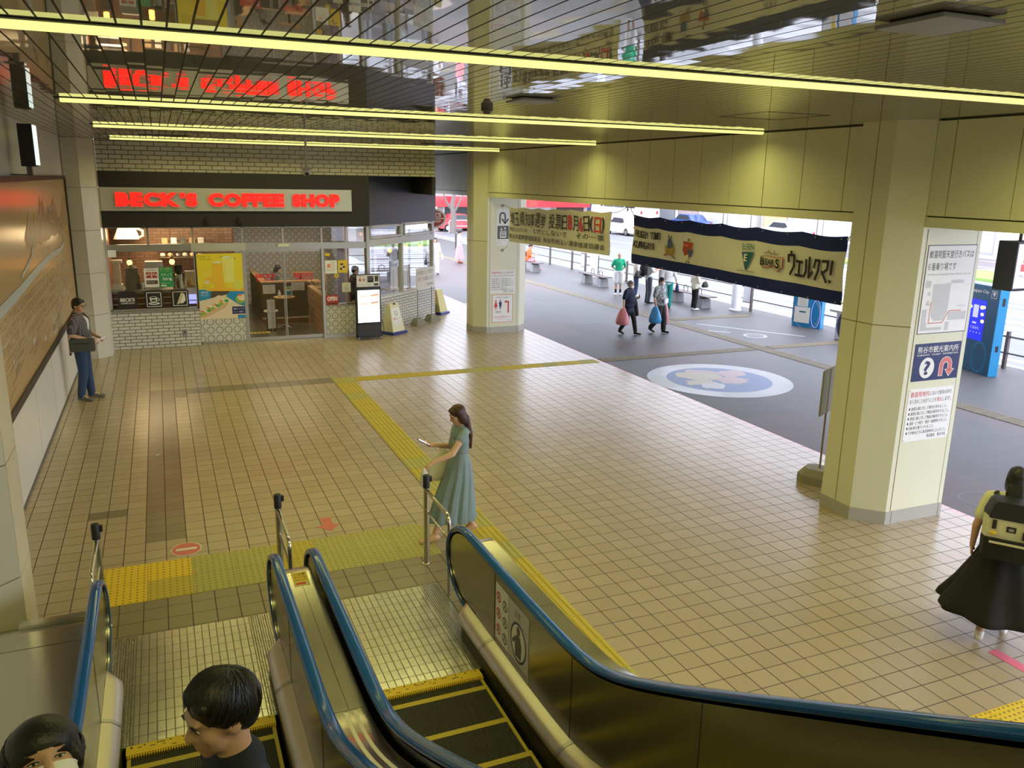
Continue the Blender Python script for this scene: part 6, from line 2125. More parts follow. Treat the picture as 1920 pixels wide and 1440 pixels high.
m = MB(); m.tube([FR(0, .85, 0), (BXX + .01, 13.18, 3.52), (BXX + .03, 13.25, 3.57)], .006, 'grey', n=5); m.tube([FR(5.14, .82, 0), (BXX - .01, 7.89, 3.40)], .008, 'paper', n=5); m.tube([FR(5.14, .05, 0), (BXX - .01, 7.885, 2.56), ], .008, 'paper', n=5)
m.build('cord', r)
m = MB(); m.tube([(BXX + .03, 13.30, 3.60), (BXX, 13.30, 3.55), (BXX, 13.31, 3.50), (BXX + .03, 13.31, 3.52)], .012, 'grey', n=6); m.thing('hook', 'metal hook under the fascia between the two banners', 'hook')

# pole stand behind the near pillar
r = empty('pole_sign', 'weathered blank back of a pole sign on a concrete block behind the near pillar', 'sign stand', (8.16, 8.26, 0))
m = MB(); m.loft([[(x, y, z) for x, y in octa(-.26 * s, .20 * s, -.20 * s, .20 * s, .08)] for z, s in ((0, 1), (.12, 1.0), (.21, .72))], 'weight'); m.build('concrete_foot', r, world=False, smooth=20)
m = MB(); m.cyl((0, 0, .18), (.0, 0, 1.62), .014, 'brownmark', n=8); m.build('pole', r, world=False)
m = MB(); m.box(-.02, -.24, 1.0, .005, .24, 1.62, 'weight', bev=.004); m.box(-.03, -.015, 1.05, -.018, .015, 1.6, 'brownmark'); m.box(-.028, -.2, 1.08, -.018, .2, 1.11, 'brownmark'); m.build('board', r, world=False, smooth=20)
r.rotation_euler = (0, 0, math.radians(-62))

# hanging lightbox outside the fascia, near the right edge
r = empty('hanging_lightbox', 'dark box with a lit red and orange sign face hanging outside at the right', 'lightbox', (10.0, 6.98, 2.79))
m = MB(); m.box(9.5, 6.86, 2.79, 10.9, 7.12, 3.39, 'blackpaint', bev=.006); m.build('case', r)
FH = Frame((0, 6.858, 0), (1, 0, 0), (0, 0, 1))
m = MB(); m.rect(FH, 9.52, 2.825, 10.88, 3.36, .0, 'sign_face_white', .004)
m.poly(FH, [(9.60, 3.03), (9.82, 3.02), (9.82, 3.10), (9.60, 3.12)], .002, 'sign_face_red', .001); m.poly(FH, [(9.62, 3.13), (9.82, 3.11), (9.82, 3.24), (9.64, 3.24)], .002, 'sign_face_orange', .001)
m.text(FH, 'MEGA', 9.60, 2.95, .04, 'darkgrey', .002, maxw=.4)
m.build('lit_face', r, smooth=0)
m = MB(); m.cyl((9.7, 6.99, 3.39), (9.7, 6.99, 4.3), .02, 'dark'); m.cyl((10.7, 6.99, 3.39), (10.7, 6.99, 4.3), .02, 'dark'); m.build('hanger', r)

# ================================================================== outside on the pavement
# round mosaic set into the paving
r = empty('floor_mosaic', 'round mosaic map set in the paving with a pale segmented rim', 'mosaic', (10.55, 13.9, 0))
F = Frame((10.62, 13.84, -.004), (1, 0, 0), (0, 1, 0))
m = MB()
RR, ri = 1.50, 1.09
for k in range(8):
    a0, a1 = PI / 4 * k + .2, PI / 4 * (k + 1) + .2
    P = [(RR * math.cos(a0 + (a1 - a0) * t / 8), RR * math.sin(a0 + (a1 - a0) * t / 8)) for t in range(9)] + [(ri * math.cos(a1 - (a1 - a0) * t / 8), ri * math.sin(a1 - (a1 - a0) * t / 8)) for t in range(9)]
    m.poly(F, P, .004, 'discwhite' if k % 2 else 'discgrey', .003)
m.build('rim', r, smooth=0)
m = MB()
m.disc(F, 0, 0, ri, ri, .004, 'discblue', n=48, th=.003)
rr = random.Random(4)
for k in range(11):
    a, d = rr.random() * 2 * PI, ri * .62 * math.sqrt(rr.random())
    x, y, s = d * math.cos(a), d * math.sin(a), .16 + .22 * rr.random()
    P = [(x + s * (.6 + .55 * rr.random()) * math.cos(2 * PI * t / 14) * 1.2, y + s * (.6 + .55 * rr.random()) * math.sin(2 * PI * t / 14)) for t in range(14)]
    m.poly(F, P, .0046 + k * .00012, ['discsand', 'discpink', 'discwhite', 'discsand', 'discpink'][k % 5], .001)
m.build('picture', r, smooth=0)
# paint on the pavement
F = Frame((0, 0, -.004), (1, 0, 0), (0, 1, 0))
m = MB()
m.line(F, [(14.35, 19.9), (16.0, 17.3)], .07, .003, 'discwhite'); m.line(F, [(13.7, 19.1), (14.4, 18.45)], .07, .003, 'discwhite'); m.ring(F, 14.75, 17.8, .32, .06, .003, 'discwhite', n=26); m.line(F, [(14.5, 18.0), (15.0, 17.6)], .05, .003, 'discwhite')
m.thing('pavement_marking', 'white painted bicycle marking on the pavement near the blue board', 'marking', smooth=0)
m = MB(); m.ring(F, 9.75, 6.95, .30, .025, .002, 'darkgrey', n=30); m.thing('manhole', 'round manhole outline in the paving right of the near pillar', 'manhole', smooth=0)
m = MB(); m.disc(F, 8.9 + .55, 25.6, .3, .3, .002, 'grey', n=24); m.thing('manhole', 'grey round manhole cover beyond the far pillar', 'manhole', smooth=0)


def bench(x, y0, y1, label):
    r = empty('bench', label, 'bench', (x, (y0 + y1) / 2, 0))
    L = y1 - y0
    m = MB()
    for k in range(4):
        m.box(-.2 + k * .102, -L / 2, .385, -.2 + k * .102 + .092, L / 2, .42, 'brownpost', bev=.006)
    m.build('seat', r, world=False, smooth=30)
    for s in (-1, 1):
        m = MB(); q = s * L * .31
        m.loft([[(a * t, q + b * t, z) for a, b in ((-.17, -.15), (.17, -.15), (.17, .15), (-.17, .15))] for z, t in ((0, 1.1), (.32, .95))], 'benchstone'); m.build('leg', r, world=False, smooth=20)
        m = MB(); m.box(-.16, q - .04, .32, .16, q + .04, .385, 'dark'); m.build('bracket', r, world=False)
    for s in (-.16, .16):
        m = MB(); m.tube([(.08, s * L - .12, .42), (.08, s * L - .11, .58), (.08, s * L, .62), (.08, s * L + .11, .58), (.08, s * L + .12, .42)], .014, 'dark', n=6); m.build('armrest', r, world=False)
    return r


bench(15.85, 28.0, 30.1, 'empty bench with concrete legs left of the man in the green polo shirt')
bench(16.45, 22.1, 24.6, 'bench with concrete legs behind the standing woman in the cream jacket')
bench(15.55, 33.7, 36.2, 'bench under the seated person in orange')


def white_post(x, y, rad, label):
    r = empty("street_post", label, 'post', (x, y, 0))
    m = MB(); m.cyl((0, 0, 0), (0, 0, 5.2), rad, 'canopywhite', n=24); m.build('shaft', r, world=False)
    m = MB(); m.lathe([(rad + .05, 0), (rad + .05, .04), (rad + .01, .07)], (0, 0, 0), 'lightgrey'); m.build('foot_ring', r, world=False)
    m = MB(); m.cyl((0, 0, 1.5), (0, 0, 1.53), rad + .004, 'lightgrey', n=24); m.cyl((rad + .04, 0, .0), (rad + .04, 0, 5.2), .02, 'canopywhite', n=8); m.build('drain_pipe', r, world=False)


white_post(17.15, 31.6, .15, 'white round street post behind the empty bench')
white_post(17.12, 21.75, .15, 'white round street post right of the bench, near the small panel')
white_post(17.2, 41.5, .15, 'white round street post far off behind the seated person in orange')
white_post(17.15, 11.0, .15, 'white round street post hidden beyond the near pillar')

# guard rail along the kerb
r = empty('guard_rail', 'dark brown two bar guard rail along the kerb', 'railing', (17.65, 28, 0))
PY = [44.5, 42.0, 39.4, 37.0, 34.6, 32.1, 29.6, 27.1, 24.6, 19.6, 17.2, 14.9, 12.62, 10.3, 8.0]
for y in PY:
    m = MB(); m.box(17.60, y - .035, 0, 17.68, y + .035, .86, 'brownpost', bev=.006); m.build('post', r)
m = MB(); m.cyl((17.64, 46, .74), (17.64, 7, .74), .022, 'brownpost', n=8); m.build('top_bar', r)
m = MB(); m.cyl((17.64, 46, .36), (17.64, 7, .36), .020, 'brownpost', n=8); m.build('lower_bar', r)
for (y, lb) in ((21.45, 'small grey panel between two dark posts right of the white street post'), (33.0, 'small grey panel on the guard rail left of the empty bench')):
    r = empty('rail_panel', lb, 'panel', (17.5, y, 0))
    m = MB(); m.box(17.46, y - .03, 0, 17.54, y + .03, .90, 'brownpost', bev=.006); m.build('post', r)
    m = MB(); m.box(17.49, y + .03, .28, 17.51, y + .42, .84, 'lightgrey'); m.build('sheet', r); m = MB(); m.box(17.48, y + .03, .84, 17.52, y + .44, .87, 'brownpost'); m.box(17.48, y + .03, .25, 17.52, y + .44, .28, 'brownpost'); m.build('rail', r)
for (y, lb) in ((47.4, 'lone dark bollard far off between pillar and shop'), ):
    m = MB(); m.cyl((16.3, y, 0), (16.3, y, .85), .06, 'brownpost'); m.ell((16.3, y, .85), (.06, .06, .03), 'brownpost'); m.thing('bollard', lb, 'bollard')

r = empty('guard_rail', 'dark two bar guard rail seen through the side window of the shop', 'railing', (1.5, 35.6, 0))
for k in range(7):
    x = -6 + k * 2.4
    m = MB(); m.box(x - .035, 35.56, 0, x + .035, 35.64, .86, 'brownpost', bev=.006); m.build('post', r)
m = MB(); m.cyl((-7, 35.6, .74), (8.6, 35.6, .74), .022, 'brownpost', n=8); m.build('top_bar', r)
m = MB(); m.cyl((-7, 35.6, .36), (8.6, 35.6, .36), .020, 'brownpost', n=8); m.build('lower_bar', r)

# blue timetable board
r = empty('timetable_board', 'blue board with papers and timetables standing before the kerb', 'board', (17.15, 18.45, 0))
FT = Frame((16.93, 18.86, 0), (.37, -.93, 0), (0, 0, 1))
nb = FT.n


def tb(m, a0, b0, a1, b1, c0, c1, mt):
    P = [FT(a, b, c) for b in (b0, b1) for a, c in ((a0, c0), (a1, c0), (a1, c1), (a0, c1))]
    m.raw(P, [(3, 2, 1, 0), (4, 5, 6, 7), (0, 1, 5, 4), (1, 2, 6, 5), (2, 3, 7, 6), (3, 0, 4, 7)], mt)


m = MB(); tb(m, 0, 0, .86, 1.95, -.22, 0, 'boardblue'); m.build('case', r, smooth=0)
m = MB(); tb(m, .02, 1.02, .42, 1.62, .0, .006, 'paper'); tb(m, .27, 1.06, .37, 1.6, .006, .009, 'yellow'); tb(m, .48, .92, .84, 1.6, 0, .006, 'paper'); tb(m, .12, .60, .44, .95, 0, .006, 'offwhite'); tb(m, .05, .12, .52, .58, 0, .006, 'offwhite')
for k in range(5):
    tb(m, .52, 1.0 + k * .09, .80, 1.02 + k * .09, .006, .008, 'lightgrey'); tb(m, .16, .64 + k * .055, .40, .655 + k * .055, .006, .008, 'grey')
tb(m, .2, .42, .40, .46, .006, .008, 'tealsign'); m.build('notice_sheet', r, smooth=0)
m = MB(); m.ring(FT, .42, .42, .40, .012, .004, 'discwhite', n=30, ry=.46); m.ring(FT, .70, .42, .14, .010, .004, 'glow_lilac', n=24, ry=.40); m.build('oval_mark', r, smooth=0)  # the narrower ring glows by itself, though the board is no lamp
# angled white display stand behind the near pillar's edge
r = empty('display_stand', 'cream slanted display stand on a dark blue foot beside the near pillar', 'stand', (16.75, 16.45, 0))
m = MB(); m.box(-.22, -.30, 0, .22, .30, .74, 'lavender', bev=.02); m.build('body', r, world=False)
FD = Frame((-.222, 0, 0), (0, -1, 0), (0, 0, 1))
m = MB(); m.disc(FD, 0, .40, .24, .36, .002, 'signblue', n=30); m.ring(FD, 0, .40, .27, .03, .003, 'discwhite', n=30, ry=.39); m.build('emblem', r, world=False, smooth=0)
m = MB(); m.loft([[(-.34, -.42, .74), (.30, -.42, .98), (.30, .42, .98), (-.34, .42, .74)], [(-.36, -.42, .80), (.28, -.42, 1.16), (.28, .42, 1.16), (-.36, .42, .80)]], 'offwhite'); m.build('slanted_top', r, world=False, smooth=20)
m = MB(); m.raw([(-.30, -.35, .842), (.22, -.35, 1.132), (.22, .30, 1.132), (-.30, .30, .842)], [(0, 1, 2, 3)], 'breadlight'); m.build('map_sheet', r, world=False, smooth=0)
# blue city totem
r = empty('city_totem', 'tall blue totem with a lit screen and city lettering right of the near pillar', 'totem', (16.7, 12.6, 0))
FM = Frame((16.74, 13.25, 0), (-.235, -.972, 0), (0, 0, 1))
m = MB()


def tm(m, a0, b0, a1, b1, c0, c1, mt):
    P = [FM(a, b, c) for b in (b0, b1) for a, c in ((a0, c0), (a1, c0), (a1, c1), (a0, c1))]
    m.raw(P, [(3, 2, 1, 0), (4, 5, 6, 7), (0, 1, 5, 4), (1, 2, 6, 5), (2, 3, 7, 6), (3, 0, 4, 7)], mt)


tm(m, 0, 0, 1.16, 1.95, -.22, 0, 'totemblue'); tm(m, 1.16, 0, 1.175, 1.95, -.22, 0, 'totemside'); tm(m, 1.175, 1.55, 1.18, 1.72, -.15, -.08, 'black'); tm(m, 1.175, .55, 1.18, .68, -.15, -.08, 'black'); m.build('case', r, smooth=0)
m = MB(); tm(m, .16, .72, .82, 1.62, 0, .004, 'screen_blue'); tm(m, .44, 1.22, .60, 1.50, .004, .006, 'glow_lilac'); tm(m, .46, 1.08, .58, 1.12, .004, .006, 'glow_lilac')
for (a, b, q) in ((.70, 1.46, .06), (.76, 1.47, .05), (.73, 1.31, .05), (.76, 1.16, .055), (.35, 1.44, .05)):
    m.disc(FM, a, b, q, q * .75, .0065, 'screen_yellow', n=14, th=.002)
m.text(FM, 'くまみち', .42, .96, .07, 'glow_lilac', .006, w=.26, bold=.02)
for k in range(5):
    m.disc(FM, .34 + k * .1, .89, .014, .014, .006, 'glow_lilac', n=8, th=.001)
m.build('screen', r, smooth=0)
m = MB(); m.text(FM, 'Kumagaya City', .16, 1.76, .09, 'paper', .003, w=.68, bold=.015); m.build('lettering', r, smooth=0)
m = MB(); m.rect(FM, .92, 1.70, 1.08, 1.86, .003, 'paper', .002); m.rect(FM, .93, 1.71, 1.07, 1.85, .0036, 'totemblue', .001); m.poly(FM, [(.96, 1.80), (1.04, 1.80), (1.0, 1.73)], .0042, 'paper', .001); m.disc(FM, 1.0, 1.81, .035, .03, .0044, 'paper', n=14, th=.001); m.build('emblem', r, smooth=0)
m = MB(); m.ring(FM, .78, .37, .22, .012, .003, 'totemside', n=30, ry=.33); m.ring(FM, .82, .37, .22, .012, .0032, 'totemside', n=30, ry=.34); m.build('oval_mark', r, smooth=0)

# ================================================================== across the road
def building(x0, y0, x1, y1, h, wall, label, cols, sign, face='x'):
    r = empty('building', label, 'building', ((x0 + x1) / 2, (y0 + y1) / 2, -.1))
    m = MB(); m.box(x0, y0, -.1, x1, y1, h, wall); m.build('wall', r, smooth=0)
    F = Frame((x0, y1, 0), (0, -1, 0), (0, 0, 1)) if face == 'x' else Frame((x0, y0, 0), (1, 0, 0), (0, 0, 1))
    L = (y1 - y0) if face == 'x' else (x1 - x0)
    n = max(2, int(L / 3.2))
    for k in range(n):
        a, b = L * k / n + .25, L * (k + 1) / n - .25
        fl_ = MB(); fl_.rect(F, a, .15, b, 2.25, .05, 'alu', .05); o = fl_.build('shop_window', r, smooth=0)
        g = MB(); g.rect(F, a + .1, .3, b - .1, 2.15, .055, cols[k % len(cols)], .004); g.build('pane', o, smooth=0)
        for fl in range(1, int(h / 3.1)):
            w = MB(); w.rect(F, a + .2, fl * 3.1 + .9, b - .2, fl * 3.1 + 2.3, .03, 'tint', .03); w.build('window', r, smooth=0)
    m = MB()
    for k in range(n):
        a, b = L * k / n + .1, L * (k + 1) / n - .1
        m.rect(F, a, 2.35, b, 3.15, .25, sign[k % len(sign)], .25)
    m.build('sign_band', r, smooth=0)
    m = MB(); m.box(x0 - .15, y0 - .15, h, x1 + .15, y1 + .15, h + .3, 'lightgrey'); m.build('parapet', r, smooth=0)
    return r


building(46, 24, 60, 38, 13, 'lavender', 'lavender grey building across the road beyond the hanging lightbox', ['lightgrey', 'led_warm', 'navy'], ['led_red', 'crestred', 'discwhite'])
building(46, 39, 58, 56, 16, 'canopywhite', 'white building across the road with red lit shop signs', ['led_red', 'lightgrey', 'lavender', 'discpink'], ['led_red', 'led_warm', 'carred', 'lavender', 'navy'])
building(46, 57, 60, 76, 14, 'offwhite', 'pale building across the road above the sports banner', ['lavender', 'discgrey', 'discpink', 'lightgrey'], ['carred', 'navy', 'lavender', 'discwhite', 'led_warm'])
building(46, 77, 62, 104, 18, 'discgrey', 'grey building far along the road above the election banner', ['lightgrey', 'navy', 'discwhite', 'led_warm'], ['carred', 'discwhite', 'navy', 'lavender'])
building(8, 68, 36, 80, 9, 'concrete', 'building with a broad red sign band seen between shop and far pillar', ['wood', 'lightgrey', 'shopdark', 'led_warm', 'tint'], ['carred'], face='y')
m = MB(); F = Frame((8, 67.44, 0), (1, 0, 0), (0, 0, 1))
m.rect(F, 0, 1.75, 28, 2.62, .0, 'carred', .3); m.rect(F, 0, 2.62, 28, 3.3, -.02, 'discpink', .26)
m.thing('awning', 'long red awning across the front of the building beyond the shop corner', 'awning', smooth=0)
r = empty('street_tree', 'bare grey street tree trunk before the red awning', 'tree', (21.2, 62.4, -.1))
m = MB(); m.tube([(0, 0, 0), (.1, 0, 1.0), (-.05, 0, 2.2), (.2, 0, 3.4)], [.28, .22, .18, .1], 'bark', n=10); m.tube([(0, 0, 1.4), (.5, .1, 2.2), (.9, .1, 3.0)], [.12, .09, .05], 'bark', n=8); m.tube([(0, 0, 1.7), (-.5, .1, 2.4), (-.8, 0, 3.2)], [.12, .08, .05], 'bark', n=8); m.build('trunk', r, world=False)
r = empty('no_parking_sign', 'round blue no parking sign on a white pole beyond the far pillar', 'sign', (23.9, 63.2, -.1))
m = MB(); m.cyl((0, 0, 0), (0, 0, 2.9), .06, 'canopywhite'); m.build('pole', r, world=False)
F = Frame((0, -.07, 2.45), (1, 0, 0), (0, 0, 1)); m = MB(); m.disc(F, 0, 0, .36, .36, 0, 'red', th=.02); m.disc(F, 0, 0, .29, .29, .003, 'glow_lilac', th=.002); m.line(F, [(-.2, .2), (.2, -.2)], .08, .005, 'red'); m.build('disc', r, world=False, smooth=0)  # blue disc is given its own glow, the sign is no lamp
m = MB()
F = Frame((0, 0, -.098), (1, 0, 0), (0, 1, 0)); m.poly(F, [(34.5, 24), (38, 24), (38, 36), (34.5, 36)], .12, 'grass', .12)
m.thing('grass_strip', 'strip of green grass in the road island beyond the pillar', 'grass', smooth=0)
m = MB(); m.box(30, 14, -.1, 30.6, 40, .12, 'concrete'); m.thing('road_island', 'pale kerb stone along the road island', 'kerb', smooth=0)


def car(name, label, cat, x, y, rz, L, W, H, paint, van=False):
    r = empty(name, label, cat, (x, y, -.1), rz)
    m = MB()
    if van:
        prof = [(-.5, .14), (-.5, .55), (-.47, .93), (-.40, .98), (.44, .98), (.49, .60), (.5, .30), (.5, .14)]
    else:
        prof = [(-.5, .18), (-.5, .48), (-.46, .60), (-.30, .64), (-.18, .95), (-.08, 1.0), (.16, .99), (.28, .68), (.44, .60), (.5, .45), (.5, .18)]
    rings = []
    for s, t in ((-1, .90), (-.9, 1.0), (.9, 1.0), (1, .90)):
        rings.append([(a * L * (1 if abs(s) < 1 else .985), s * W / 2 * (1 - .16 * max(0, b - .6) / .4), b * H * (1 if abs(s) < 1 else .985)) for a, b in prof])
    m.loft(rings, paint); m.build('bodywork', r, world=False, smooth=50)
    for sx in (-1, 1):
        for sy in (-1, 1):
            w = MB(); w.cyl((sx * L * .31, sy * (W / 2 - .17), .29), (sx * L * .31, sy * (W / 2 + .01), .29), .30, 'rubber', n=18); w.cyl((sx * L * .31, sy * (W / 2 + .0), .29), (sx * L * .31, sy * (W / 2 + .015), .29), .18, 'silver', n=14); w.build('wheel', r, world=False)
    for s in (-1, 1):
        m = MB()
        if van:
            for a in (-.42, -.2, .02, .24):
                m.box(a * L, s * W / 2 * .97 - .02, H * .60, (a + .19) * L, s * W / 2 * .97 + .02, H * .88, 'tint')
        else:
            m.raw([(-.26 * L, s * W / 2 * .97, .66 * H), (.25 * L, s * W / 2 * .97, .68 * H), (.15 * L, s * W / 2 * .87, .94 * H), (-.15 * L, s * W / 2 * .87, .92 * H)], [(0, 1, 2, 3)], 'tint')
        m.build('side_glass', r, world=False, smooth=0)
    m = MB()
    for s in (-1, 1):
        m.box(L * .47, s * W * .36 - .12, H * .42, L * .5 + .01, s * W * .36 + .12, H * .50, 'discwhite'); m.box(-L * .5 - .01, s * W * .36 - .1, H * .42, -L * .47, s * W * .36 + .1, H * .52, 'carred')
    m.build('lamp', r, world=False, smooth=0)
    return r


car('car', 'silver car driving on the far lane right of the election banner', 'car', 34.6, 58.5, PI / 2, 4.6, 1.75, 1.45, 'carsilver')
car('car', 'red car parked before the red awning', 'car', 22.4, 65.0, 0.05, 3.4, 1.6, 1.4, 'carred')
car('car', 'white car parked across the road by the white building', 'car', 43.5, 50.0, PI / 2, 4.4, 1.75, 1.5, 'carwhite')
car('car', 'blue car parked across the road by the pale building', 'car', 43.5, 62.5, PI / 2, 4.4, 1.75, 1.5, 'carblue')
car('car', 'white car parked across the road far to the left by the grey building', 'car', 43.5, 88.0, PI / 2, 4.4, 1.75, 1.5, 'carwhite')
car('bus', 'white bus with dark windows waiting across the road', 'bus', 42.8, 73.0, PI / 2, 9.5, 2.4, 2.9, 'carwhite', van=True)
r = empty('scooter', 'red delivery scooter parked left of the red car', 'scooter', (19.3, 64.3, -.1), .2)
m = MB(); m.tube([(-.5, 0, .55), (-.1, 0, .45), (.2, 0, .35), (.45, 0, .55), (.55, 0, .9)], [.16, .14, .10, .10, .07], 'carred', n=10); m.build('bodywork', r, world=False)
for x in (-.55, .6):
    m = MB(); m.tube([(x + .24 * math.cos(t), 0, .28 + .24 * math.sin(t)) for t in [2 * PI * k / 18 for k in range(18)]], .05, 'rubber', n=8, closed=True); m.cyl((x, -.04, .28), (x, .04, .28), .14, 'silver'); m.build('wheel', r, world=False)
m = MB(); m.box(-.75, -.22, .75, -.25, .22, 1.15, 'carred', bev=.03); m.build('top_box', r, world=False)
m = MB(); m.tube([(.5, -.3, 1.0), (.55, 0, .95), (.5, .3, 1.0)], .02, 'black', n=6); m.build('handlebar', r, world=False)
r = empty('barrier_fence', 'low white tubular fence before the red car', 'fence', (22.3, 63.0, -.1))
m = MB(); m.tube([(-1.2, 0, 0), (-1.2, 0, .85), (-1.05, 0, .95), (1.05, 0, .95), (1.2, 0, .85), (1.2, 0, 0)], .04, 'canopywhite', n=8); m.cyl((-1.2, 0, .5), (1.2, 0, .5), .03, 'canopywhite'); m.build('rail', r, world=False)

# ================================================================== people
def blob(prims, voxel, smooth=4, scale=1.0):
    """one continuous skin over overlapping limbs"""
    bm = bmesh.new()

    def add(fn, A):
        b2 = bmesh.new()
        fn(b2)
        b2.transform(A)
        me = bpy.data.meshes.new('x')
        b2.to_mesh(me)
        bm.from_mesh(me)
        bpy.data.meshes.remove(me)
        b2.free()
    for p in prims:
        if p[0] == 'e':
            R = p[3].to_4x4() if len(p) > 3 and p[3] is not None else Matrix.Identity(4)
            add(lambda b: bmesh.ops.create_icosphere(b, subdivisions=3, radius=1), Matrix.Translation(V(p[1])) @ R @ Matrix.Diagonal((*p[2], 1)))
        else:
            a, b_, r0, r1 = V(p[1]), V(p[2]), p[3], p[4]
            for q, r in ((a, r0), (b_, r1)):
                add(lambda b: bmesh.ops.create_icosphere(b, subdivisions=2, radius=r), Matrix.Translation(q))
            d = b_ - a
            L = d.length
            if L > 1e-5:
                rot = Vector((0, 0, 1)).rotation_difference(d).to_matrix().to_4x4()
                add(lambda b: bmesh.ops.create_cone(b, cap_ends=True, segments=14, radius1=r0, radius2=r1, depth=L), Matrix.Translation((a + b_) / 2) @ rot)
    me = bpy.data.meshes.new('blob')
    bm.to_mesh(me)
    bm.free()
    o = bpy.data.objects.new('blob', me)
    COL.objects.link(o)
    rm = o.modifiers.new('r', 'REMESH')
    rm.mode = 'VOXEL'
    rm.voxel_size = voxel
    if smooth:
        sm = o.modifiers.new('s', 'SMOOTH')
        sm.factor = 0.5
        sm.iterations = smooth
    dg = bpy.context.evaluated_depsgraph_get()
    res = bpy.data.meshes.new_from_object(o.evaluated_get(dg))
    bpy.data.objects.remove(o, do_unlink=True)
    bpy.data.meshes.remove(me)
    res.transform(Matrix.Scale(scale, 4))
    res.polygons.foreach_set('use_smooth', [True] * len(res.polygons))
    return res


def bpart(name, prims, mt, parent, voxel, smooth=4, scale=1.0):
    me = blob(prims, voxel, smooth, scale)
    me.name = name
    me.materials.clear()
    me.materials.append(MATS[mt])
    return link(name, me, parent, world=False)


def hand(w, d, n, thumb, curl=0.5):
    """five fingers and a palm; d along the hand, n out of the palm, thumb = side of the thumb"""
    w, d, n = V(w), V(d).normalized(), V(n)
    n = (n - d * n.dot(d)).normalized()
    s = d.cross(n) * thumb
    P = []
    for k in (-1.0, -.33, .33, 1.0):
        P.append(('c', w + d * .012 + s * k * .016, w + d * .078 + s * k * .026, .014, .0125))
    for k, L in zip((1.0, .33, -.33, -1.0), (.066, .075, .070, .055)):
        b = w + d * .084 + s * k * .0275
        d1 = (d * math.cos(curl) + n * math.sin(curl)).normalized()
        d2 = (d * math.cos(curl * 2.2) + n * math.sin(curl * 2.2)).normalized()
        m1 = b + d1 * L * .52
        P.append(('c', b, m1, .0098, .009)); P.append(('c', m1, m1 + d2 * L * .5, .0088, .0072))
    t0 = w + d * .022 + s * .022
    t1 = t0 + (d * .75 + s * .65 + n * .25).normalized() * .042
    P.append(('c', t0, t1, .0145, .0115)); P.append(('c', t1, t1 + (d * .9 + s * .2 + n * .4).normalized() * .032, .0112, .009))
    return P


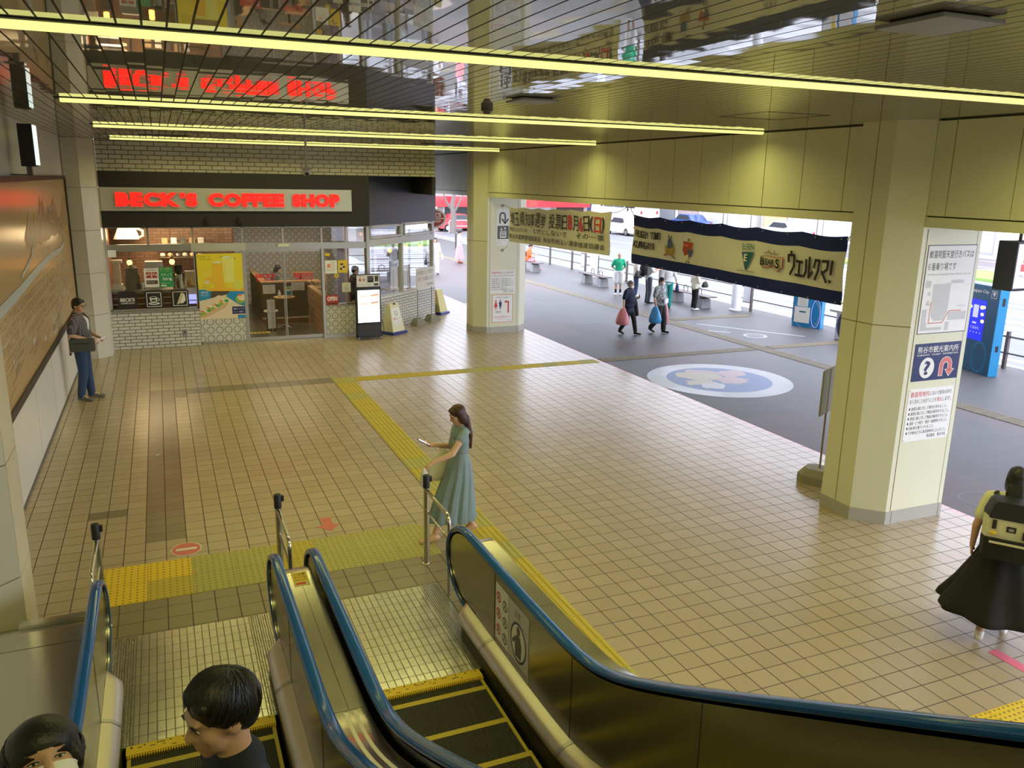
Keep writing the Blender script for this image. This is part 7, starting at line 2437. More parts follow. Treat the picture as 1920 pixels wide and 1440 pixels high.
def person(label, loc, rz, h=1.65, J={}, lean=0.0, yaw=0.0, pitch=0.1, bw=1.0, bd=1.0, female=False, skin='skin', top=None, bottom=None, shoe=None, sock=None,
           hair=('short', 'hair_black'), mask=False, voxel=0.012, curl=0.5, drop=0.0, group=None, hands=True):
    r = empty('person', label, 'person', loc, rz, group)
    s = h / 1.70
    j = dict(LS=(-.168, -.01, 1.385), RS=(.168, -.01, 1.385), LE=(-.215, -.03, 1.12), RE=(.215, -.03, 1.12), LW=(-.225, .03, .875), RW=(.225, .03, .875), LD=(0, .1, -1), RD=(0, .1, -1), LN=(1, 0, 0), RN=(-1, 0, 0),
             LH=(-.085, 0, .91), RH=(.085, 0, .91), LK=(-.09, .02, .49), RK=(.09, .02, .49), LA=(-.092, -.02, .085), RA=(.092, -.02, .085), LT=(-.105, .125, .035), RT=(.105, .125, .035))
    j.update(J)
    lm = Matrix.Translation((0, 0, .98)) @ Matrix.Rotation(-lean, 4, 'X') @ Matrix.Translation((0, 0, -.98))
    dz = V(0, 0, -drop)

    def U(p):
        return (lm @ V(p)) + dz
    for k in ('LS', 'RS', 'LE', 'RE', 'LW', 'RW'):
        j[k] = V(j[k]) if k in J else U((j[k][0] * (bw if k[1] == 'S' else 1 + (bw - 1) * .8), j[k][1], j[k][2]))
    for k in ('LH', 'RH'):
        j[k] = V(j[k]) + dz
    for k in j:
        j[k] = V(j[k])
    A3 = lm.to_3x3()

    def torso(o, low=True):
        P = [('e', U((0, 0, 1.09)), (.138 * bw + o, .098 * bd + o, .15 + o), A3), ('e', U((0, -.003, 1.27)), (.152 * bw + o, .102 * bd + o, .155 + o), A3), ('c', j['LS'] * .86 + U((0, -.01, 1.39)) * .14, j['RS'] * .86 + U((0, -.01, 1.39)) * .14, .052 + o, .052 + o), ('e', U((0, -.02, 1.41)), (.085 * bw + o, .06 + o, .055 + o), A3), ('e', U((0, -.006, 1.02)), (.143 * bw + o, .100 * bd + o, .15 + o), A3), ('e', U((0, -.003, 1.18)), (.146 * bw + o, .100 * bd + o, .15 + o), A3)]
        if low:
            P.append(('e', U((0, -.012, .95)), (.150 * bw + o, .108 * bd + o, .115 + o)))
        if female:
            P += [('e', U((x, .058, 1.25)), (.062 + o, .046 + o, .062 + o)) for x in (-.055, .055)]
        if bd > 1.1:
            P.append(('e', U((0, .05 * bd, 1.08)), (.12 * bw + o, .07 * bd + o, .13 + o)))
        return P
    hc = U((0, .022, 1.585))
    Rh = Matrix.Rotation(yaw, 3, 'Z') @ Matrix.Rotation(-pitch - lean * .6, 3, 'X')
    nb = U((0, -.012, 1.43))

    def Hd(p):
        return hc + Rh @ V(p)
    body = torso(0.0)
    body += [('c', nb, Hd((0, -.012, -.05)), .053, .050), ('e', Hd((0, -.008, .022)), (.074, .093, .098), Rh), ('e', Hd((0, .036, -.045)), (.056, .054, .065), Rh), ('e', Hd((0, .068, -.092)), (.024, .022, .019), Rh),
             ('c', Hd((0, .086, .016)), Hd((0, .106, -.022)), .010, .0135), ('e', Hd((0, .097, -.027)), (.019, .012, .010), Rh), ('e', Hd((0, .078, .034)), (.052, .018, .014), Rh), ('e', Hd((0, .090, -.055)), (.022, .010, .0075), Rh), ('e', Hd((0, .086, -.068)), (.018, .010, .0075), Rh)]
    for x in (-1, 1):
        body += [('e', Hd((x * .036, .052, -.020)), (.027, .030, .034), Rh), ('e', Hd((x * .077, -.008, -.006)), (.010, .022, .032), Rh)]
        S = 'L' if x < 0 else 'R'
        body += [('c', j[S + 'S'], j[S + 'E'], .047, .038), ('c', j[S + 'E'], j[S + 'W'], .038, .025)]
        if hands:
            body += hand(j[S + 'W'], j[S + 'D'], j[S + 'N'], 1 if (V(j[S + 'D']).cross(V(j[S + 'N']))).dot(V(0, 1, .3)) > 0 else -1, curl)
        else:
            body.append(('c', j[S + 'W'], j[S + 'W'] + j[S + 'D'].normalized() * .12, .03, .02))
        body += [('c', j[S + 'H'], j[S + 'K'], .083, .055), ('c', j[S + 'K'], j[S + 'A'], .052, .035), ('c', j[S + 'A'], j[S + 'T'], .036, .028)]
    bpart('body', body, skin, r, min(voxel, .009) if hands else voxel, 3, s)
    # eyes
    m = MB()
    for x in (-1, 1):
        m.ell(Hd((x * .030, .0815, .006)), (.0120, .0060, .0040), 'eyewhite', R=Rh, seg=12, rings=8)
        m.ell(Hd((x * .030, .0852, .006)), (.0052, .0028, .0041), 'black', R=Rh, seg=10, rings=6)
        m.tube([Hd((x * (.030 + q * .0135), .0868 - .005 * abs(q), .0105 - .0025 * q * q)) for q in (-1, -.4, .2, .7, 1)], .0016, 'black', n=5)
        m.ell(Hd((x * .031, .0905, .032)), (.018, .005, .0032), hair[1], R=Rh, seg=10, rings=6)
    for i, v in enumerate(m.vs):
        m.vs[i] = tuple(c * s for c in v)
    m.build('eyes', r, world=False)
    # hair
    st, hm = hair
    if st != 'bald':
        P = [('e', Hd((0, -.018, .046)), (.086, .100, .088), Rh), ('e', Hd((0, -.052, -.004)), (.073, .060, .080), Rh)]
        if st in ('short', 'bob', 'long', 'bun', 'pony'):
            P += [('e', Hd((x * .030, .046, .080)), (.042, .034, .028), Rh) for x in (-1, 1)] + [('e', Hd((x * .072, -.010, .030)), (.015, .042, .046), Rh) for x in (-1, 1)]
        if st == 'bowl':
            P += [('e', Hd((0, .010, .062)), (.088, .094, .078), Rh)] + [('e', Hd((x * .03, .070, .062)), (.036, .020, .036), Rh) for x in (-1, 1)] + [('e', Hd((x * .074, .006, .018)), (.016, .052, .054), Rh) for x in (-1, 1)]
        if st in ('bob', 'long'):
            P += [('e', Hd((x * .074, -.022, -.035)), (.022, .052, .085), Rh) for x in (-1, 1)] + [('e', Hd((0, -.062, -.055)), (.078, .048, .085), Rh)]
        if st == 'long':
            b0 = U((0, -.118, 1.34))
            P += [('c', Hd((x, -.07, -.06)), b0 + V(x * 1.1, 0, 0), .045, .040) for x in (-.035, 0, .035)] + [('c', b0 + V(x, 0, 0), b0 + V(x * .8, -.012, -.17), .040, .018) for x in (-.035, 0, .035)]
        if st == 'bun':
            P.append(('e', Hd((0, -.115, .02)), (.042, .038, .042), Rh))
        if st == 'pony':
            P += [('c', Hd((0, -.10, .02)), Hd((0, -.13, -.06)), .030, .034), ('c', Hd((0, -.13, -.06)), U((0, -.135, 1.30)), .034, .016)]
        bpart('hair', P, hm, r, min(voxel, .010), 3, s)
    if mask:
        m = MB()
        rings = []
        for k in range(9):
            a = -1.25 + 2.5 * k / 8
            x, y = .068 * math.sin(a), .035 + .068 * math.cos(a)
            t = math.cos(a * .9)
            rings.append([Hd((x, y, -.012 + .006 * t)), Hd((x * 1.04, y + .014 * t, -.045)), Hd((x * .9, y + .004 * t, -.098 + .02 * (1 - t))), Hd((x * .88, y - .004, -.096 + .02 * (1 - t))), Hd((x * 1.0, y - .004, -.045)), Hd((x * .97, y - .004, -.014))])
        m.loft([[p * s for p in q] for q in rings], 'maskwhite')
        for x in (-1, 1):
            m.tube([Hd((x * .064, .055, -.02)) * s, Hd((x * .078, .01, .012)) * s, Hd((x * .078, -.02, .005)) * s], .0022, 'maskwhite', n=5)
        m.build('mask', r, world=False, smooth=60)
    # clothes
    if top:
        mt, sl, hem, o = top
        P = torso(o)
        if hem < .93:
            P += [('e', U((0, -.008, hem + .10)), (.155 * bw + o, .112 * bd + o, .11), None)]
        for S in 'LR':
            a, b_, c = j[S + 'S'], j[S + 'E'], j[S + 'W']
            if sl <= 1:
                P.append(('c', a, a.lerp(b_, sl), .058 + o * .6, .054 + o * .6))
            else:
                P += [('c', a, b_, .055 + o * .6, .046 + o * .6), ('c', b_, b_.lerp(c, sl - 1), .046 + o * .6, .036 + o * .6)]
        bpart('shirt' if mt not in ('cream_cloth', 'lavender') else 'jacket', P, mt, r, voxel, 12, s)
    if bottom:
        kind, mt, end, o = bottom
        if kind == 'trousers':
            P = [('e', U((0, -.012, .95)), (.150 * bw + o, .110 * bd + o, .10), None)]
            for S in 'LR':
                a, b_, c = j[S + 'H'], j[S + 'K'], j[S + 'A']
                P.append(('c', a, b_, .086 + o, .060 + o) if end > 0.5 or True else None)
                if end > 1:
                    P.append(('c', b_, b_.lerp(c, end - 1), .060 + o, .046 + o))
                else:
                    P[-1] = ('c', a, a.lerp(b_, end), .088 + o, .078 + o)
            bpart('trousers' if end > 1 else 'shorts', P, mt, r, voxel, 7, s)
        else:
            # skirt hung from the waist with folds; bottom = ('skirt', mat, [(z, rx, ry, cx, cy, fold)], nfold)
            m = MB()
            n = 96
            rings = []
            for (z, rx, ry, cx, cy, fo) in end:
                rings.append([V(cx + rx * math.cos(2 * PI * k / n) * (1 + fo * math.sin(o * 2 * PI * k / n + z * 2) + fo * .5 * math.sin((o * 2 + 1) * 2 * PI * k / n)), cy + ry * math.sin(2 * PI * k / n) * (1 + fo * math.sin(o * 2 * PI * k / n + z * 2)), z) * s for k in range(n)])
            m.loft(rings, mt, cap=False)
            m.build('skirt', r, world=False, smooth=70)
    if sock:
        P = []
        for S in 'LR':
            a, k = j[S + 'A'], j[S + 'K']
            P = [('c', a, a.lerp(k, .35), .042, .046), ('c', a, a.lerp(j[S + 'T'], .4), .040, .036)]
            bpart('sock', P, sock, r, voxel, 2, s)
    if shoe:
        for S in 'LR':
            a, t = j[S + 'A'], j[S + 'T']
            d = (t - a)
            d2 = V(d.x, d.y, 0).normalized()
            up = V(0, 0, 1)
            heel = a - d2 * .035 + V(0, 0, -.04)
            P = [('c', heel, t + V(0, 0, .004), .036, .034), ('c', a + V(0, 0, -.015), t * .55 + a * .45 + V(0, 0, -.004), .042, .036), ('c', t, t + d2 * .035, .036, .026)]
            bpart('shoe', P, shoe, r, min(voxel, .010), 2, s)
    return r, (lambda p: V(p) * s), j, Hd, s


def held(name, label, cat, r, build, group=None):
    """a carried thing: built in the person's frame, then set free in the world"""
    m = MB()
    build(m)
    M_ = Matrix.Translation(r.location) @ Matrix.Rotation(r.rotation_euler.z, 4, 'Z')
    m.vs = [tuple(M_ @ V(v)) for v in m.vs]
    return m.thing(name, label, cat, group, smooth=55)


def held_group(name, label, cat, r, parts, pre=None):
    M_ = Matrix.Translation(r.location) @ Matrix.Rotation(r.rotation_euler.z, 4, 'Z')
    c = None
    root = None
    for pn, fn in parts:
        m = MB()
        fn(m)
        if pre is not None:
            m.vs = [tuple(pre @ V(v)) for v in m.vs]
        m.vs = [tuple(M_ @ V(v)) for v in m.vs]
        if root is None:
            cs = m.vs
            root = empty(name, label, cat, (sum(v[0] for v in cs) / len(cs), sum(v[1] for v in cs) / len(cs), min(v[2] for v in cs)))
        m.build(pn, root, smooth=55)
    return root


def phone(m, c, d, n, s=1.0):
    c, d, n = V(c), V(d).normalized(), V(n)
    n = (n - d * n.dot(d)).normalized()
    x = d.cross(n)
    F = Frame(c, x, d)
    m.rect(F, -.036 * s, -.074 * s, .036 * s, .074 * s, .004, 'black', .008)
    m.rect(F, -.033 * s, -.068 * s, .033 * s, .068 * s, .0048, 'screen_page', .0006)


def soft_bag(m, c, w, d, h, mt, seed=1, R=None, squash=.6, strap=None):
    """crumpled bag body, wide below and gathered above"""
    c = V(c)
    n = 20
    rr = random.Random(seed)
    ph = [rr.random() * 6 for _ in range(4)]
    rings = []
    for z, k in ((0, .80), (.05, .98), (.25, 1.0), (.5, .86), (.75, .64), (.9, .40), (1.0, .14)):
        ring = []
        for i in range(n):
            a = 2 * PI * i / n
            f = 1 + .07 * math.sin(3 * a + ph[0] + z * 4) + .05 * math.sin(5 * a + ph[1] - z * 6)
            p = V(math.cos(a) * w / 2 * k * f, math.sin(a) * d / 2 * k * f, z * h)
            ring.append(c + (R @ p if R is not None else p))
        rings.append(ring)
    m.loft(rings, mt)
    if strap:
        m.tube(strap, .007, mt, n=6)


def sz(y):
    k = math.floor((5.98 - y) / 0.445)
    yc = 5.98 - .445 * k - .2225
    return (zs(yc, e=0.3) if k >= 3 else 0) - .012


# ---- standing man by the map
r, P_, j, Hd, s = person('person in checked short sleeved shirt and jeans standing by the wall map', (-1.47, 16.30, 0), math.radians(-104), 1.84, J=dict(RE=(.265, -.055, 1.14), RW=(.16, .215, 1.03), RD=(-.45, .8, -.05), RN=(-.6, -.3, -.6), LE=(-.26, .0, 1.14), LW=(-.06, .26, 1.05), LD=(.5, .8, -.05), LN=(.5, -.3, -.7), LK=(-.10, .02, .49), RA=(.10, -.05, .085), RT=(.14, .10, .035), LA=(-.10, .05, .085), LT=(-.12, .20, .035)),
                          yaw=-.35, pitch=.12, bw=1.16, bd=1.22, top=('plaid', .78, .86, .022), bottom=('trousers', 'jeans', 1.98, .016), shoe='khaki', hair=('short', 'hair_black'), voxel=.011, curl=.9)
m = MB()
for x in (-1, 1):
    m.tube([Hd((x * .033 + .025 * math.cos(t) * (1.0 if abs(math.cos(t)) < .8 else .95), .104, .005 + .0145 * math.sin(t))) * s for t in [2 * PI * k / 16 for k in range(16)]], .0022, 'black', n=5, closed=True)
    m.tube([Hd((x * .057, .103, .012)) * s, Hd((x * .080, .03, .014)) * s, Hd((x * .082, -.015, .004)) * s], .002, 'black', n=5)
m.tube([Hd((-.009, .106, .012)) * s, Hd((.009, .106, .012)) * s], .002, 'black', n=5)
m.build('glasses', r, world=False)
bpart('undershirt', [('e', (0, .075, 1.27), (.060, .085, .15)), ('e', (0, .05, .89), (.20, .13, .07))], 'tee', r, .012, 3, s)
held_group('shoulder_bag', 'grey shoulder bag worn at the hip of the man by the map', 'bag', r, [
    ('bag_body', lambda m: m.box(.17, -.17, .93, .285, .24, 1.17, 'knitgrey', M=Matrix.Translation((0.03, .02, 0)) @ Matrix.Rotation(.22, 4, 'Z'), bev=.05)),
    ('flap_zip', lambda m: m.box(.283, -.10, 1.08, .289, .16, 1.092, 'black', M=Matrix.Translation((0.03, .02, 0)) @ Matrix.Rotation(.22, 4, 'Z'))),
    ('strap', lambda m: m.tube([P_((.20, -.03, 1.10)), P_((.12, -.14, 1.28)), P_((-.06, -.12, 1.45)), P_((-.15, .0, 1.475)), P_((-.10, .13, 1.36)), P_((.06, .19, 1.16)), P_((.20, .18, 1.08))], .016, 'knitgrey', n=6, flat=.35))])
held('phone', 'small pale phone in the hands of the man by the map', 'phone', r, lambda m: phone(m, P_((.03, .345, 1.035)), (-.2, .5, .2), (0, -.3, 1), .9))

# ---- woman in the blue dress
r, P_, j, Hd, s = person('person in a long pale blue dress walking past the escalators looking at a phone', (2.90, 8.30, 0), math.radians(86), 1.57,
                          J=dict(LE=(-.30, .17, 1.20), LW=(-.34, .42, 1.13), LD=(-.25, .75, -.35), LN=(0, -.2, -1), RE=(.21, .06, 1.13), RW=(.10, .30, 1.20), RD=(-.25, .85, .20), RN=(-.4, -.2, .8),
                                 LH=(-.08, .01, .91), RH=(.08, 0, .91), LK=(-.075, .20, .50), LA=(-.07, .33, .10), LT=(-.075, .47, .035), RK=(.07, .0, .49), RA=(.07, -.19, .13), RT=(.075, -.05, .035)),
                          pitch=.42, yaw=.05, bw=.92, female=True, skin='skin', top=('dress', .28, 1.0, .012), bottom=('skirt', 'dress', [(1.16, .128, .098, 0, 0, .0), (1.08, .146, .112, 0, 0, .002), (1.0, .160, .140, 0, .0, .015), (.80, .178, .185, 0, .02, .05), (.55, .195, .235, 0, .06, .08), (.34, .20, .272, 0, .085, .10), (.26, .205, .285, 0, .09, .105), (.25, .20, .28, 0, .09, .105)], 11), shoe='woodlight', hair=('long', 'hair_brown'), voxel=.009, curl=.7)
m = MB()
FC = []
for k in range(13):
    a = -PI * .1 + PI * 1.2 * k / 12
    FC.append(V(.10 * math.cos(a), -.015 + .075 * math.sin(a) * (1 if math.sin(a) > 0 else .9), 1.455))
rings = []
for k in range(25):
    a = 2 * PI * k / 24
    i_ = V(.074 * math.cos(a), -.012 + .066 * math.sin(a), 1.452)
    w = 1.0 + .12 * math.sin(a)
    o_ = V(.165 * math.cos(a) * w, -.012 + .120 * math.sin(a), 1.405 - .055 * (1 if math.sin(a) > .6 else .3))
    rings.append([i_ * s, (i_ * .5 + o_ * .5 + V(0, 0, .014)) * s, o_ * s, (o_ - V(0, 0, .010)) * s, (i_ - V(0, 0, .01)) * s])
m.loft(rings, 'dress', cap=False)
m.build('collar', r, world=False, smooth=50)
held('phone', 'dark phone held up by the woman in the blue dress', 'phone', r, lambda m: phone(m, P_((.045, .43, 1.265)), (-.1, .75, .45), (0, -.5, .8), 1.0))
held_group('tote_bag', 'cream cloth tote bag on the arm of the woman in the blue dress', 'bag', r, [('bag_body', lambda m: soft_bag(m, P_((.14, .17, .74)), .14, .36, .36, 'cream_cloth', 3)), ('strap', lambda m: (m.tube([P_((.14, .06, 1.02)), P_((.19, .09, 1.13)), P_((.22, .12, 1.16)), P_((.16, .20, 1.14)), P_((.14, .27, 1.0))], .008, 'cream_cloth', n=6)))])
held('handkerchief', 'white cloth in the hand of the woman resting on the barrier post', 'cloth', r, lambda m: soft_bag(m, P_((-.385, .525, .88)), .07, .10, .20, 'tee', 6))

# ---- woman with the backpack at the right edge
r, P_, j, Hd, s = person('person seen from behind at the right edge wearing a wide black skirt', (6.74, 4.52, 0), math.radians(-54), 1.64,
                          J=dict(LE=(-.26, -.06, 1.12), LW=(-.27, .02, .88), LD=(.05, .25, -1), LK=(-.09, .05, .48), LA=(-.10, -.24, .16), LT=(-.105, -.15, .045), RK=(.09, .14, .48), RA=(.10, .14, .085), RT=(.12, .28, .035)),
                          pitch=.1, bw=1.06, female=True, top=('yellowtee', .62, .93, .022), bottom=('skirt', 'blackcloth', [(1.12, .15, .12, 0, 0, .01), (.98, .19, .17, 0, 0, .03), (.75, .27, .27, 0, .0, .05), (.50, .37, .37, -.02, .0, .07), (.36, .45, .44, -.03, .0, .08), (.315, .465, .455, -.03, 0, .08), (.305, .455, .445, -.03, 0, .08)], 7), shoe='white', hair=('long', 'hair_black'), voxel=.010)
held_group('backpack', 'black and cream backpack with a front pocket worn at the right edge', 'bag', r, [
    ('main_compartment', lambda m: (m.loft([[P_((x * k, y, z)) for x, y in ((-.155, -.135), (-.165, -.19), (-.14, -.29), (.14, -.29), (.165, -.19), (.155, -.135))] for z, k in ((.98, .92), (1.00, 1.0), (1.16, 1.02), (1.34, .98), (1.42, .88), (1.455, .70))], 'blackcloth'))),
    ('cream_panel', lambda m: m.loft([[P_((x, y, z)) for x, y in ((-.160, -.16), (-.168, -.24), (-.142, -.302), (.142, -.302), (.168, -.24), (.160, -.16))] for z in (1.165, 1.18, 1.31, 1.335)], 'packcream')),
    ('front_pocket', lambda m: m.loft([[P_((x, y, z)) for x, y in ((-.145, -.27), (-.145, -.325), (-.12, -.345), (.12, -.345), (.145, -.325), (.145, -.27))] for z in (1.0, 1.02, 1.15, 1.165)], 'blackcloth')),
    ('zip', lambda m: m.box(-.115 * s, -.352 * s, 1.135 * s, .115 * s, -.345 * s, 1.152 * s, 'packcream')),
    ('badge', lambda m: (m.box(-.025 * s, -.308 * s, 1.23 * s, .03 * s, -.302 * s, 1.275 * s, 'black'), m.box(-.012 * s, -.31 * s, 1.24 * s, .018 * s, -.307 * s, 1.262 * s, 'grey'))),
    ('buckle_strap', lambda m: (m.box(.085 * s, -.312 * s, .99 * s, .115 * s, -.302 * s, 1.20 * s, 'packcream'), m.box(.07 * s, -.315 * s, 1.19 * s, .125 * s, -.304 * s, 1.25 * s, 'black'), m.box(.085 * s, -.316 * s, 1.25 * s, .11 * s, -.304 * s, 1.33 * s, 'black'), m.box(-.11 * s, -.312 * s, 1.24 * s, -.085 * s, -.302 * s, 1.31 * s, 'black'))),
    ('flap', lambda m: m.loft([[P_((x * k, y, z)) for x, y in ((-.16, -.13), (-.17, -.22), (-.13, -.315), (.13, -.315), (.17, -.22), (.16, -.13))] for z, k in ((1.325, 1.0), (1.37, 1.0), (1.44, .88), (1.465, .72))], 'black')),
    ('charm', lambda m: m.ell(P_((-.10, -.335, 1.215)), (.022, .016, .016), 'yellow', seg=12, rings=8)),
    ('tag', lambda m: m.box(.0, -.30 * s, 1.405 * s, .035 * s, -.29 * s, 1.44 * s, 'plasticyellow')),
    ('shoulder_strap', lambda m: [m.tube([P_((x, -.14, 1.40)), P_((x * 1.05, -.07, 1.462)), P_((x * 1.1, .05, 1.43)), P_((x * 1.15, .115, 1.28)), P_((x * 1.3, .03, 1.10)), P_((x * 1.2, -.13, 1.03))], .022, 'black', n=6, flat=.4) for x in (-.105, .105)])],
    pre=Matrix.Translation((0, -.02, 1.16)) @ Matrix.Diagonal((1.32, 1.12, 1.14, 1)) @ Matrix.Translation((0, 0, -1.18)))


# ---- two boys on the escalator
def hair_locks(r, Hd, s, mt, n, seed, fringe):
    """strands combed from the crown over the head"""
    m = MB()
    rr = random.Random(seed)
    crown = V(.01, -.055, .095).normalized()
    cen = V(0, -.010, .030)
    rad = V(.0945, .1075, .103)
    ex = crown.orthogonal().normalized()
    ey = crown.cross(ex)
    for k in range(n):
        a = 2 * PI * k / n + rr.random() * .25
        d = ex * math.cos(a) + ey * math.sin(a)
        front = d.y > .25
        end = (1.42 if front else 1.72) + rr.random() * .25 + (fringe if front else 0)
        st = rr.random() * .55
        pts, rs = [], []
        tw = (rr.random() - .5) * .5
        for q in range(7):
            t = st + (end - st) * q / 6
            dd = ex * math.cos(a + tw * t) + ey * math.sin(a + tw * t)
            u = crown * math.cos(t) + dd * math.sin(t)
            lift = 1.0 + .035 * math.sin(PI * q / 6) + rr.random() * .02 - (.06 if q == 6 else 0)
            p = cen + V(u.x * rad.x, u.y * rad.y, u.z * rad.z) * lift
            pts.append(Hd(p) * s)
            rs.append((.002 + .0045 * math.sin(PI * min(1, (q + .6) / 6.6))) * s)
        m.tube(pts, rs, mt, n=5, flat=.55)
    return m.build('hair_strands', r, world=False, smooth=70)


yb = 2.17
r, P_, j, Hd, s = person('person with thick black hair in a navy shirt riding the left escalator, in profile', (.072, yb, sz(yb)), math.radians(102), 1.63, J=dict(LE=(-.22, -.04, 1.12), RE=(.22, -.04, 1.12)), pitch=.22, yaw=.10, bw=1.0,
                          top=('navycloth', .75, .90, .018), bottom=('trousers', 'blackcloth', 1.95, .016), shoe='black', hair=('short', 'hair_black'), voxel=.009)
hair_locks(r, Hd, s, 'hair_black', 330, 5, .0)
r, P_, j, Hd, s = person('person with a black bowl haircut and white mask riding at the lower left corner', (-.375, 2.10, sz(2.10)), math.radians(-166), 1.635, pitch=-.80, yaw=.0, bw=.95,
                          top=('tee', .75, .90, .018), bottom=('trousers', 'darkgrey', 1.95, .016), shoe='black', hair=('bowl', 'hair_black'), mask=True, voxel=.010)
hair_locks(r, Hd, s, 'hair_black', 330, 8, -.10)

# ---- two women with shopping bags outside
r, P_, j, Hd, s = person('person in a navy tunic and mask carrying a pink bag outside', (11.48, 19.05, 0), math.radians(-146), 1.45,
                          J=dict(RE=(.30, -.05, 1.13), RW=(.34, -.02, .90), RD=(.05, .1, -1), LE=(-.26, -.02, 1.12), LW=(-.22, .22, 1.15), LD=(.1, .3, .9), LN=(.6, -.4, 0), LK=(-.09, .14, .50), LA=(-.09, .22, .085), LT=(-.10, .36, .035), RK=(.09, -.02, .48), RA=(.09, -.24, .13), RT=(.10, -.13, .035)),
                          pitch=.15, bw=1.38, bd=1.35, female=True, top=('navycloth', .78, .66, .03), bottom=('trousers', 'blackcloth', 1.95, .018), shoe='black', hair=('bun', 'hair_grey'), mask=True, voxel=.013)
held_group('shopping_bag', 'pink shopping bag in the hand of the woman in the navy tunic', 'bag', r, [('bag_body', lambda m: soft_bag(m, P_((.40, -.02, .36)), .22, .38, .44, 'pinkbag', 2)), ('handle', lambda m: m.tube([P_((.40, -.09, .76)), P_((.36, -.02, .86)), P_((.40, .05, .76))], .008, 'pinkbag', n=6))])
held('handbag', 'black mesh bag at the hip of the woman in the navy tunic', 'bag', r, lambda m: soft_bag(m, P_((-.32, .02, .56)), .14, .30, .50, 'black', 5))
r, P_, j, Hd, s = person('person in a grey patterned blouse and mask carrying a blue bag outside', (12.42, 19.0, 0), math.radians(-150), 1.52,
                          J=dict(RE=(.30, -.04, 1.12), RW=(.33, .04, .89), RD=(.05, .15, -1), LE=(-.27, -.05, 1.12), LW=(-.29, .0, .88), LK=(-.09, .10, .49), LA=(-.09, .12, .085), LT=(-.10, .26, .035), RK=(.09, .02, .48), RA=(.09, -.24, .15), RT=(.10, -.13, .04)),
                          pitch=.12, bw=1.36, bd=1.3, female=True, top=('camo_blouse', .80, .82, .03), bottom=('trousers', 'blackcloth', 1.95, .030), shoe='black', hair=('short', 'hair_black'), mask=True, voxel=.013)
held_group('shopping_bag', 'bright blue shopping bag in the hand of the woman in the patterned blouse', 'bag', r, [('bag_body', lambda m: soft_bag(m, P_((.40, .06, .36)), .22, .36, .46, 'bluebag', 7)), ('handle', lambda m: m.tube([P_((.40, .0, .78)), P_((.36, .06, .87)), P_((.40, .12, .78))], .008, 'bluebag', n=6))])
held('pouch', 'light blue pouch worn in front of the woman in the patterned blouse', 'bag', r, lambda m: (m.box(-.05 * s, .20 * s, .94 * s, .18 * s, .255 * s, 1.08 * s, 'lavender', bev=.015), m.tube([P_((-.04, .22, 1.07)), P_((-.12, .15, 1.35)), P_((-.10, .03, 1.47))], .006, 'grey', n=5), m.tube([P_((.17, .22, 1.07)), P_((.12, .15, 1.35)), P_((.10, .03, 1.47))], .006, 'grey', n=5)))
held('pink_bag', 'long pale pink bag on the far side of the woman in the patterned blouse', 'bag', r, lambda m: soft_bag(m, P_((-.33, .02, .22)), .10, .22, .62, 'pink', 9))

# ---- people waiting along the kerb
r, P_, j, Hd, s = person('person in green polo shirt and white shorts with hands behind the back', (15.25, 26.15, 0), math.radians(158), 1.54, J=dict(LE=(-.27, -.10, 1.13), RE=(.27, -.10, 1.13), LW=(-.06, -.17, .95), RW=(.06, -.17, .97), LD=(1, 0, -.2), RD=(-1, 0, -.2)), top=('greenpolo', .8, .88, .018), bottom=('trousers', 'white', .92, .03), sock='socks', shoe='white', hair=('bald', 'hair_grey'), voxel=.015)
r, P_, j, Hd, s = person('person in beige blouse and jeans beside the man in the green polo shirt', (15.62, 25.55, 0), math.radians(-105), 1.47, J=dict(RE=(.22, .0, 1.12), RW=(.14, .26, 1.08), RD=(-.2, .9, 0), LE=(-.22, .0, 1.12), LW=(-.12, .26, 1.08), LD=(.2, .9, 0)), pitch=.25, female=True, top=('beige', 1.6, .88, .016), bottom=('trousers', 'jeans', 1.98, .014), shoe='white', hair=('bob', 'hair_black'), voxel=.015)
held('handbag', 'black handbag at the hip of the woman in the beige blouse', 'bag', r, lambda m: (soft_bag(m, P_((.24, .0, .80)), .12, .30, .24, 'black', 4), m.tube([P_((.24, -.10, .98)), P_((.23, -.05, 1.1)), P_((.20, .0, 1.12))], .008, 'black', n=5)))
r, P_, j, Hd, s = person('person in white shirt and black trousers with a black backpack outside', (15.15, 23.95, 0), math.radians(-100), 1.62, J=dict(RE=(.24, .06, 1.15), RW=(.16, .30, 1.22), RD=(-.1, .8, .5), LE=(-.24, .06, 1.15), LW=(-.14, .30, 1.20), LD=(.1, .8, .5)), pitch=.3, top=('tee', .85, .93, .018), bottom=('trousers', 'slate', 1.98, .016), shoe='black', hair=('short', 'hair_black'), voxel=.015)
held_group('backpack', 'black backpack on the back of the man in the white shirt', 'bag', r, [('bag_body', lambda m: (m.ell(P_((0, -.23, 1.20)), (.16, .12, .23), 'blackcloth'), m.ell(P_((0, -.31, 1.12)), (.12, .06, .12), 'black'))), ('shoulder_strap', lambda m: [m.tube([P_((x, -.14, 1.38)), P_((x * 1.05, -.05, 1.462)), P_((x * 1.1, .07, 1.41)), P_((x * 1.2, .12, 1.25)), P_((x * 1.4, .0, 1.08)), P_((x * 1.2, -.15, 1.05))], .020, 'black', n=6, flat=.4) for x in (-.11, .11)])])
r, P_, j, Hd, s = person('person in white lace top and teal trousers seen from behind', (15.20, 22.85, 0), math.radians(-32), 1.55, J=dict(RE=(.26, -.04, 1.13), RW=(.30, .02, .90)), female=True, top=('lace_white', 1.3, .86, .022), bottom=('trousers', 'teal', 1.98, .022), shoe='black', hair=('bob', 'hair_black'), voxel=.015)
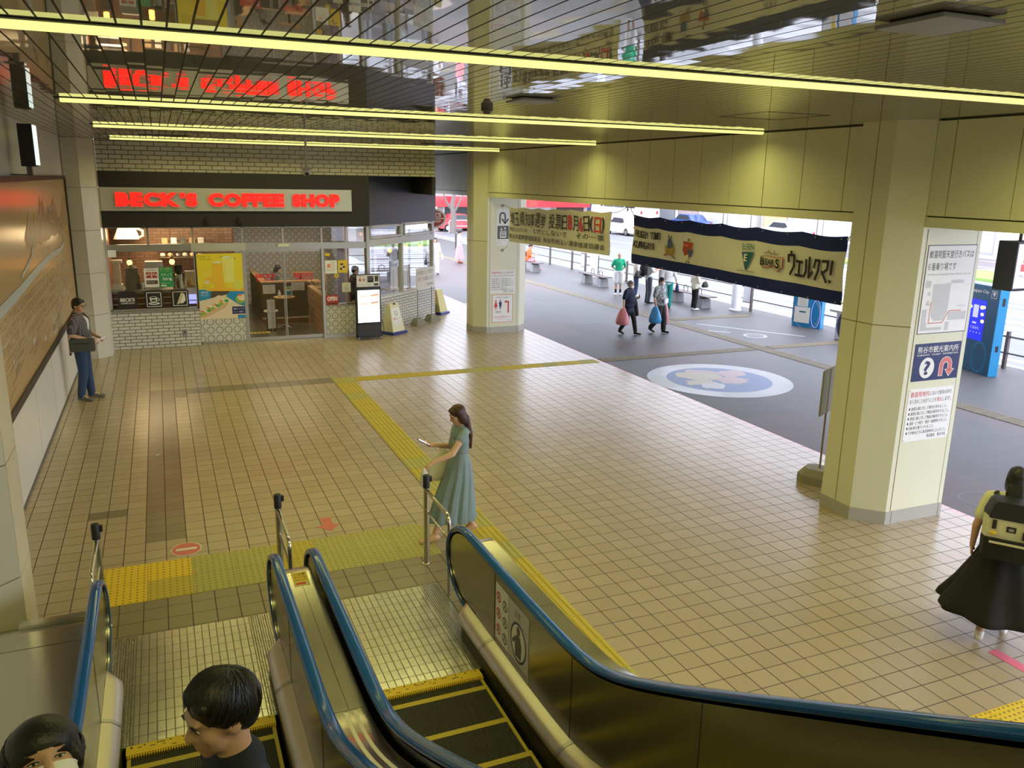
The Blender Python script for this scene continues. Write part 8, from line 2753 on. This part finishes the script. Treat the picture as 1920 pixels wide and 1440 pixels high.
held('handbag', 'dark handbag at the right hand of the person in teal trousers', 'bag', r, lambda m: soft_bag(m, P_((.33, .05, .62)), .12, .24, .28, 'navy', 4))
r, P_, j, Hd, s = person('person in a cream jacket and black trousers waiting before the bench', (15.85, 22.25, 0), math.radians(-95), 1.42, J=dict(RE=(.23, .02, 1.12), RW=(.15, .25, 1.12), RD=(-.2, .9, .1)), female=True, pitch=.3, top=('cream_cloth', 1.7, .78, .035), bottom=('trousers', 'blackcloth', 1.95, .014), shoe='white', hair=('short', 'hair_brown'), voxel=.015)
held('handbag', 'black handbag hanging before the person in the cream jacket', 'bag', r, lambda m: (soft_bag(m, P_((.10, .36, .88)), .12, .24, .22, 'black', 4), m.tube([P_((.1, .32, 1.06)), P_((.12, .28, 1.16)), P_((.1, .42, 1.06))], .007, 'black', n=5)))
SEAT = dict(LK=(-.11, .44, .46), RK=(.11, .44, .46), LA=(-.11, .46, .085), RA=(.11, .46, .085), LT=(-.12, .60, .035), RT=(.12, .60, .035))
dr = .40
r, P_, j, Hd, s = person('person in an orange top and pink trousers sitting on the far bench', (15.50, 34.85, 0), math.radians(-112), 1.58, J=dict(SEAT, RE=(.24, .05, .74), RW=(.14, .30, .72), RD=(-.1, .8, .4), LE=(-.24, .05, .74), LW=(-.14, .30, .72), LD=(.1, .8, .4)), lean=.15, pitch=.4, drop=dr, bw=1.1, bd=1.15, top=('orange', .95, .90, .03), bottom=('trousers', 'pink', 1.97, .022), shoe='crestred', hair=('short', 'hair_black'), voxel=.016)
held('backpack', 'black bag on the back of the person sitting in orange', 'bag', r, lambda m: m.ell(P_((-.02, -.22, .78)), (.15, .12, .21), 'blackcloth'))
r, P_, j, Hd, s = person('person in a white top and pale trousers walking beyond the shop corner', (10.85, 34.3, 0), math.radians(170), 1.56, J=dict(LK=(-.09, .12, .49), LA=(-.09, .16, .085), LT=(-.10, .30, .035), RA=(.09, -.2, .12), RT=(.10, -.08, .035)), female=True, top=('tee', 1.4, .92, .02), bottom=('trousers', 'lace_white', 1.93, .03), shoe='black', hair=('bob', 'hair_black'), voxel=.016)
held('handbag', 'white shoulder bag of the person walking beyond the shop corner', 'bag', r, lambda m: (soft_bag(m, P_((-.33, .02, .66)), .10, .26, .30, 'paper', 4), m.tube([P_((-.33, -.05, .9)), P_((-.20, -.02, 1.46)), P_((-.33, .08, .9))], .008, 'paper', n=5)))
r, P_, j, Hd, s = person('person in pale blue jacket and pink skirt far off left of the far pillar', (13.5, 38.7, 0), math.radians(-100), 1.58, J=dict(RE=(.23, .08, 1.15), RW=(.14, .32, 1.20), RD=(-.1, .9, .2), LE=(-.23, .08, 1.15), LW=(-.14, .32, 1.20), LD=(.1, .9, .2)), female=True, pitch=.4, top=('lavender', 1.8, .9, .02), bottom=('skirt', 'pink', [(1.06, .14, .11, 0, 0, .02), (.9, .17, .15, 0, 0, .04), (.5, .21, .20, 0, 0, .06), (.2, .24, .24, 0, 0, .07)], 14), shoe='crestred', hair=('bun', 'hair_black'), voxel=.016)
r, P_, j, Hd, s = person('person in a pale shirt with a dark bag far away beside the shop corner', (16.9, 54.0, 0), math.radians(-60), 1.66, top=('lavender', .9, .9, .02), bottom=('trousers', 'discgrey', 1.95, .02), shoe='black', hair=('short', 'hair_black'), voxel=.018)

# ---- guests in the shop
r, P_, j, Hd, s = person('person with dark hair sitting behind the partition in the shop', (2.95, 25.3, .006), math.radians(-95), 1.62, J=dict({k: (v[0], v[1], v[2]) for k, v in SEAT.items()}), lean=.25, pitch=.35, drop=.17, top=('darkgrey', .9, .9, .02), bottom=('trousers', 'blackcloth', 1.95, .018), shoe='black', hair=('bob', 'hair_black'), voxel=.015)
simple('bar_stool', 'high dark stool under the person behind the partition', 'stool', lambda m: (m.box(2.75, 25.12, .60, 3.12, 25.48, .655, 'woodred', bev=.01), m.cyl((2.93, 25.3, .02), (2.93, 25.3, .60), .03, 'black'), m.cyl((2.93, 25.3, .006), (2.93, 25.3, .026), .2, 'black')))
r, P_, j, Hd, s = person('person in dark clothes standing inside the shop near its corner post', (4.78, 22.35, .006), math.radians(-80), 1.66, J=dict(RE=(.24, .04, 1.12), RW=(.16, .26, 1.08), RD=(-.1, .9, .1)), top=('slate', 1.7, .86, .03), bottom=('trousers', 'blackcloth', 1.95, .02), shoe='black', hair=('short', 'hair_black'), voxel=.014)
r, P_, j, Hd, s = person('person in dark top sitting at the table in the side window', (5.55, 23.75, .006), math.radians(-70), 1.60, J=dict(SEAT, RE=(.24, .10, .78), RW=(.12, .34, .80), RD=(-.1, .9, .1), LE=(-.24, .10, .78), LW=(-.10, .30, .95), LD=(.1, .3, .9)), drop=.40, lean=.12, pitch=.15, top=('shopdark', 1.8, .9, .02), bottom=('trousers', 'blackcloth', 1.95, .018), shoe='black', hair=('bob', 'hair_brown'), voxel=.014)
simple('low_stool', 'low dark stool under the person at the side window table', 'stool', lambda m: (m.box(5.37, 23.57, .40, 5.74, 23.94, .445, 'woodred', bev=.01), m.cyl((5.55, 23.75, .006), (5.55, 23.75, .40), .03, 'black'), m.cyl((5.55, 23.75, .006), (5.55, 23.75, .026), .18, 'black')))
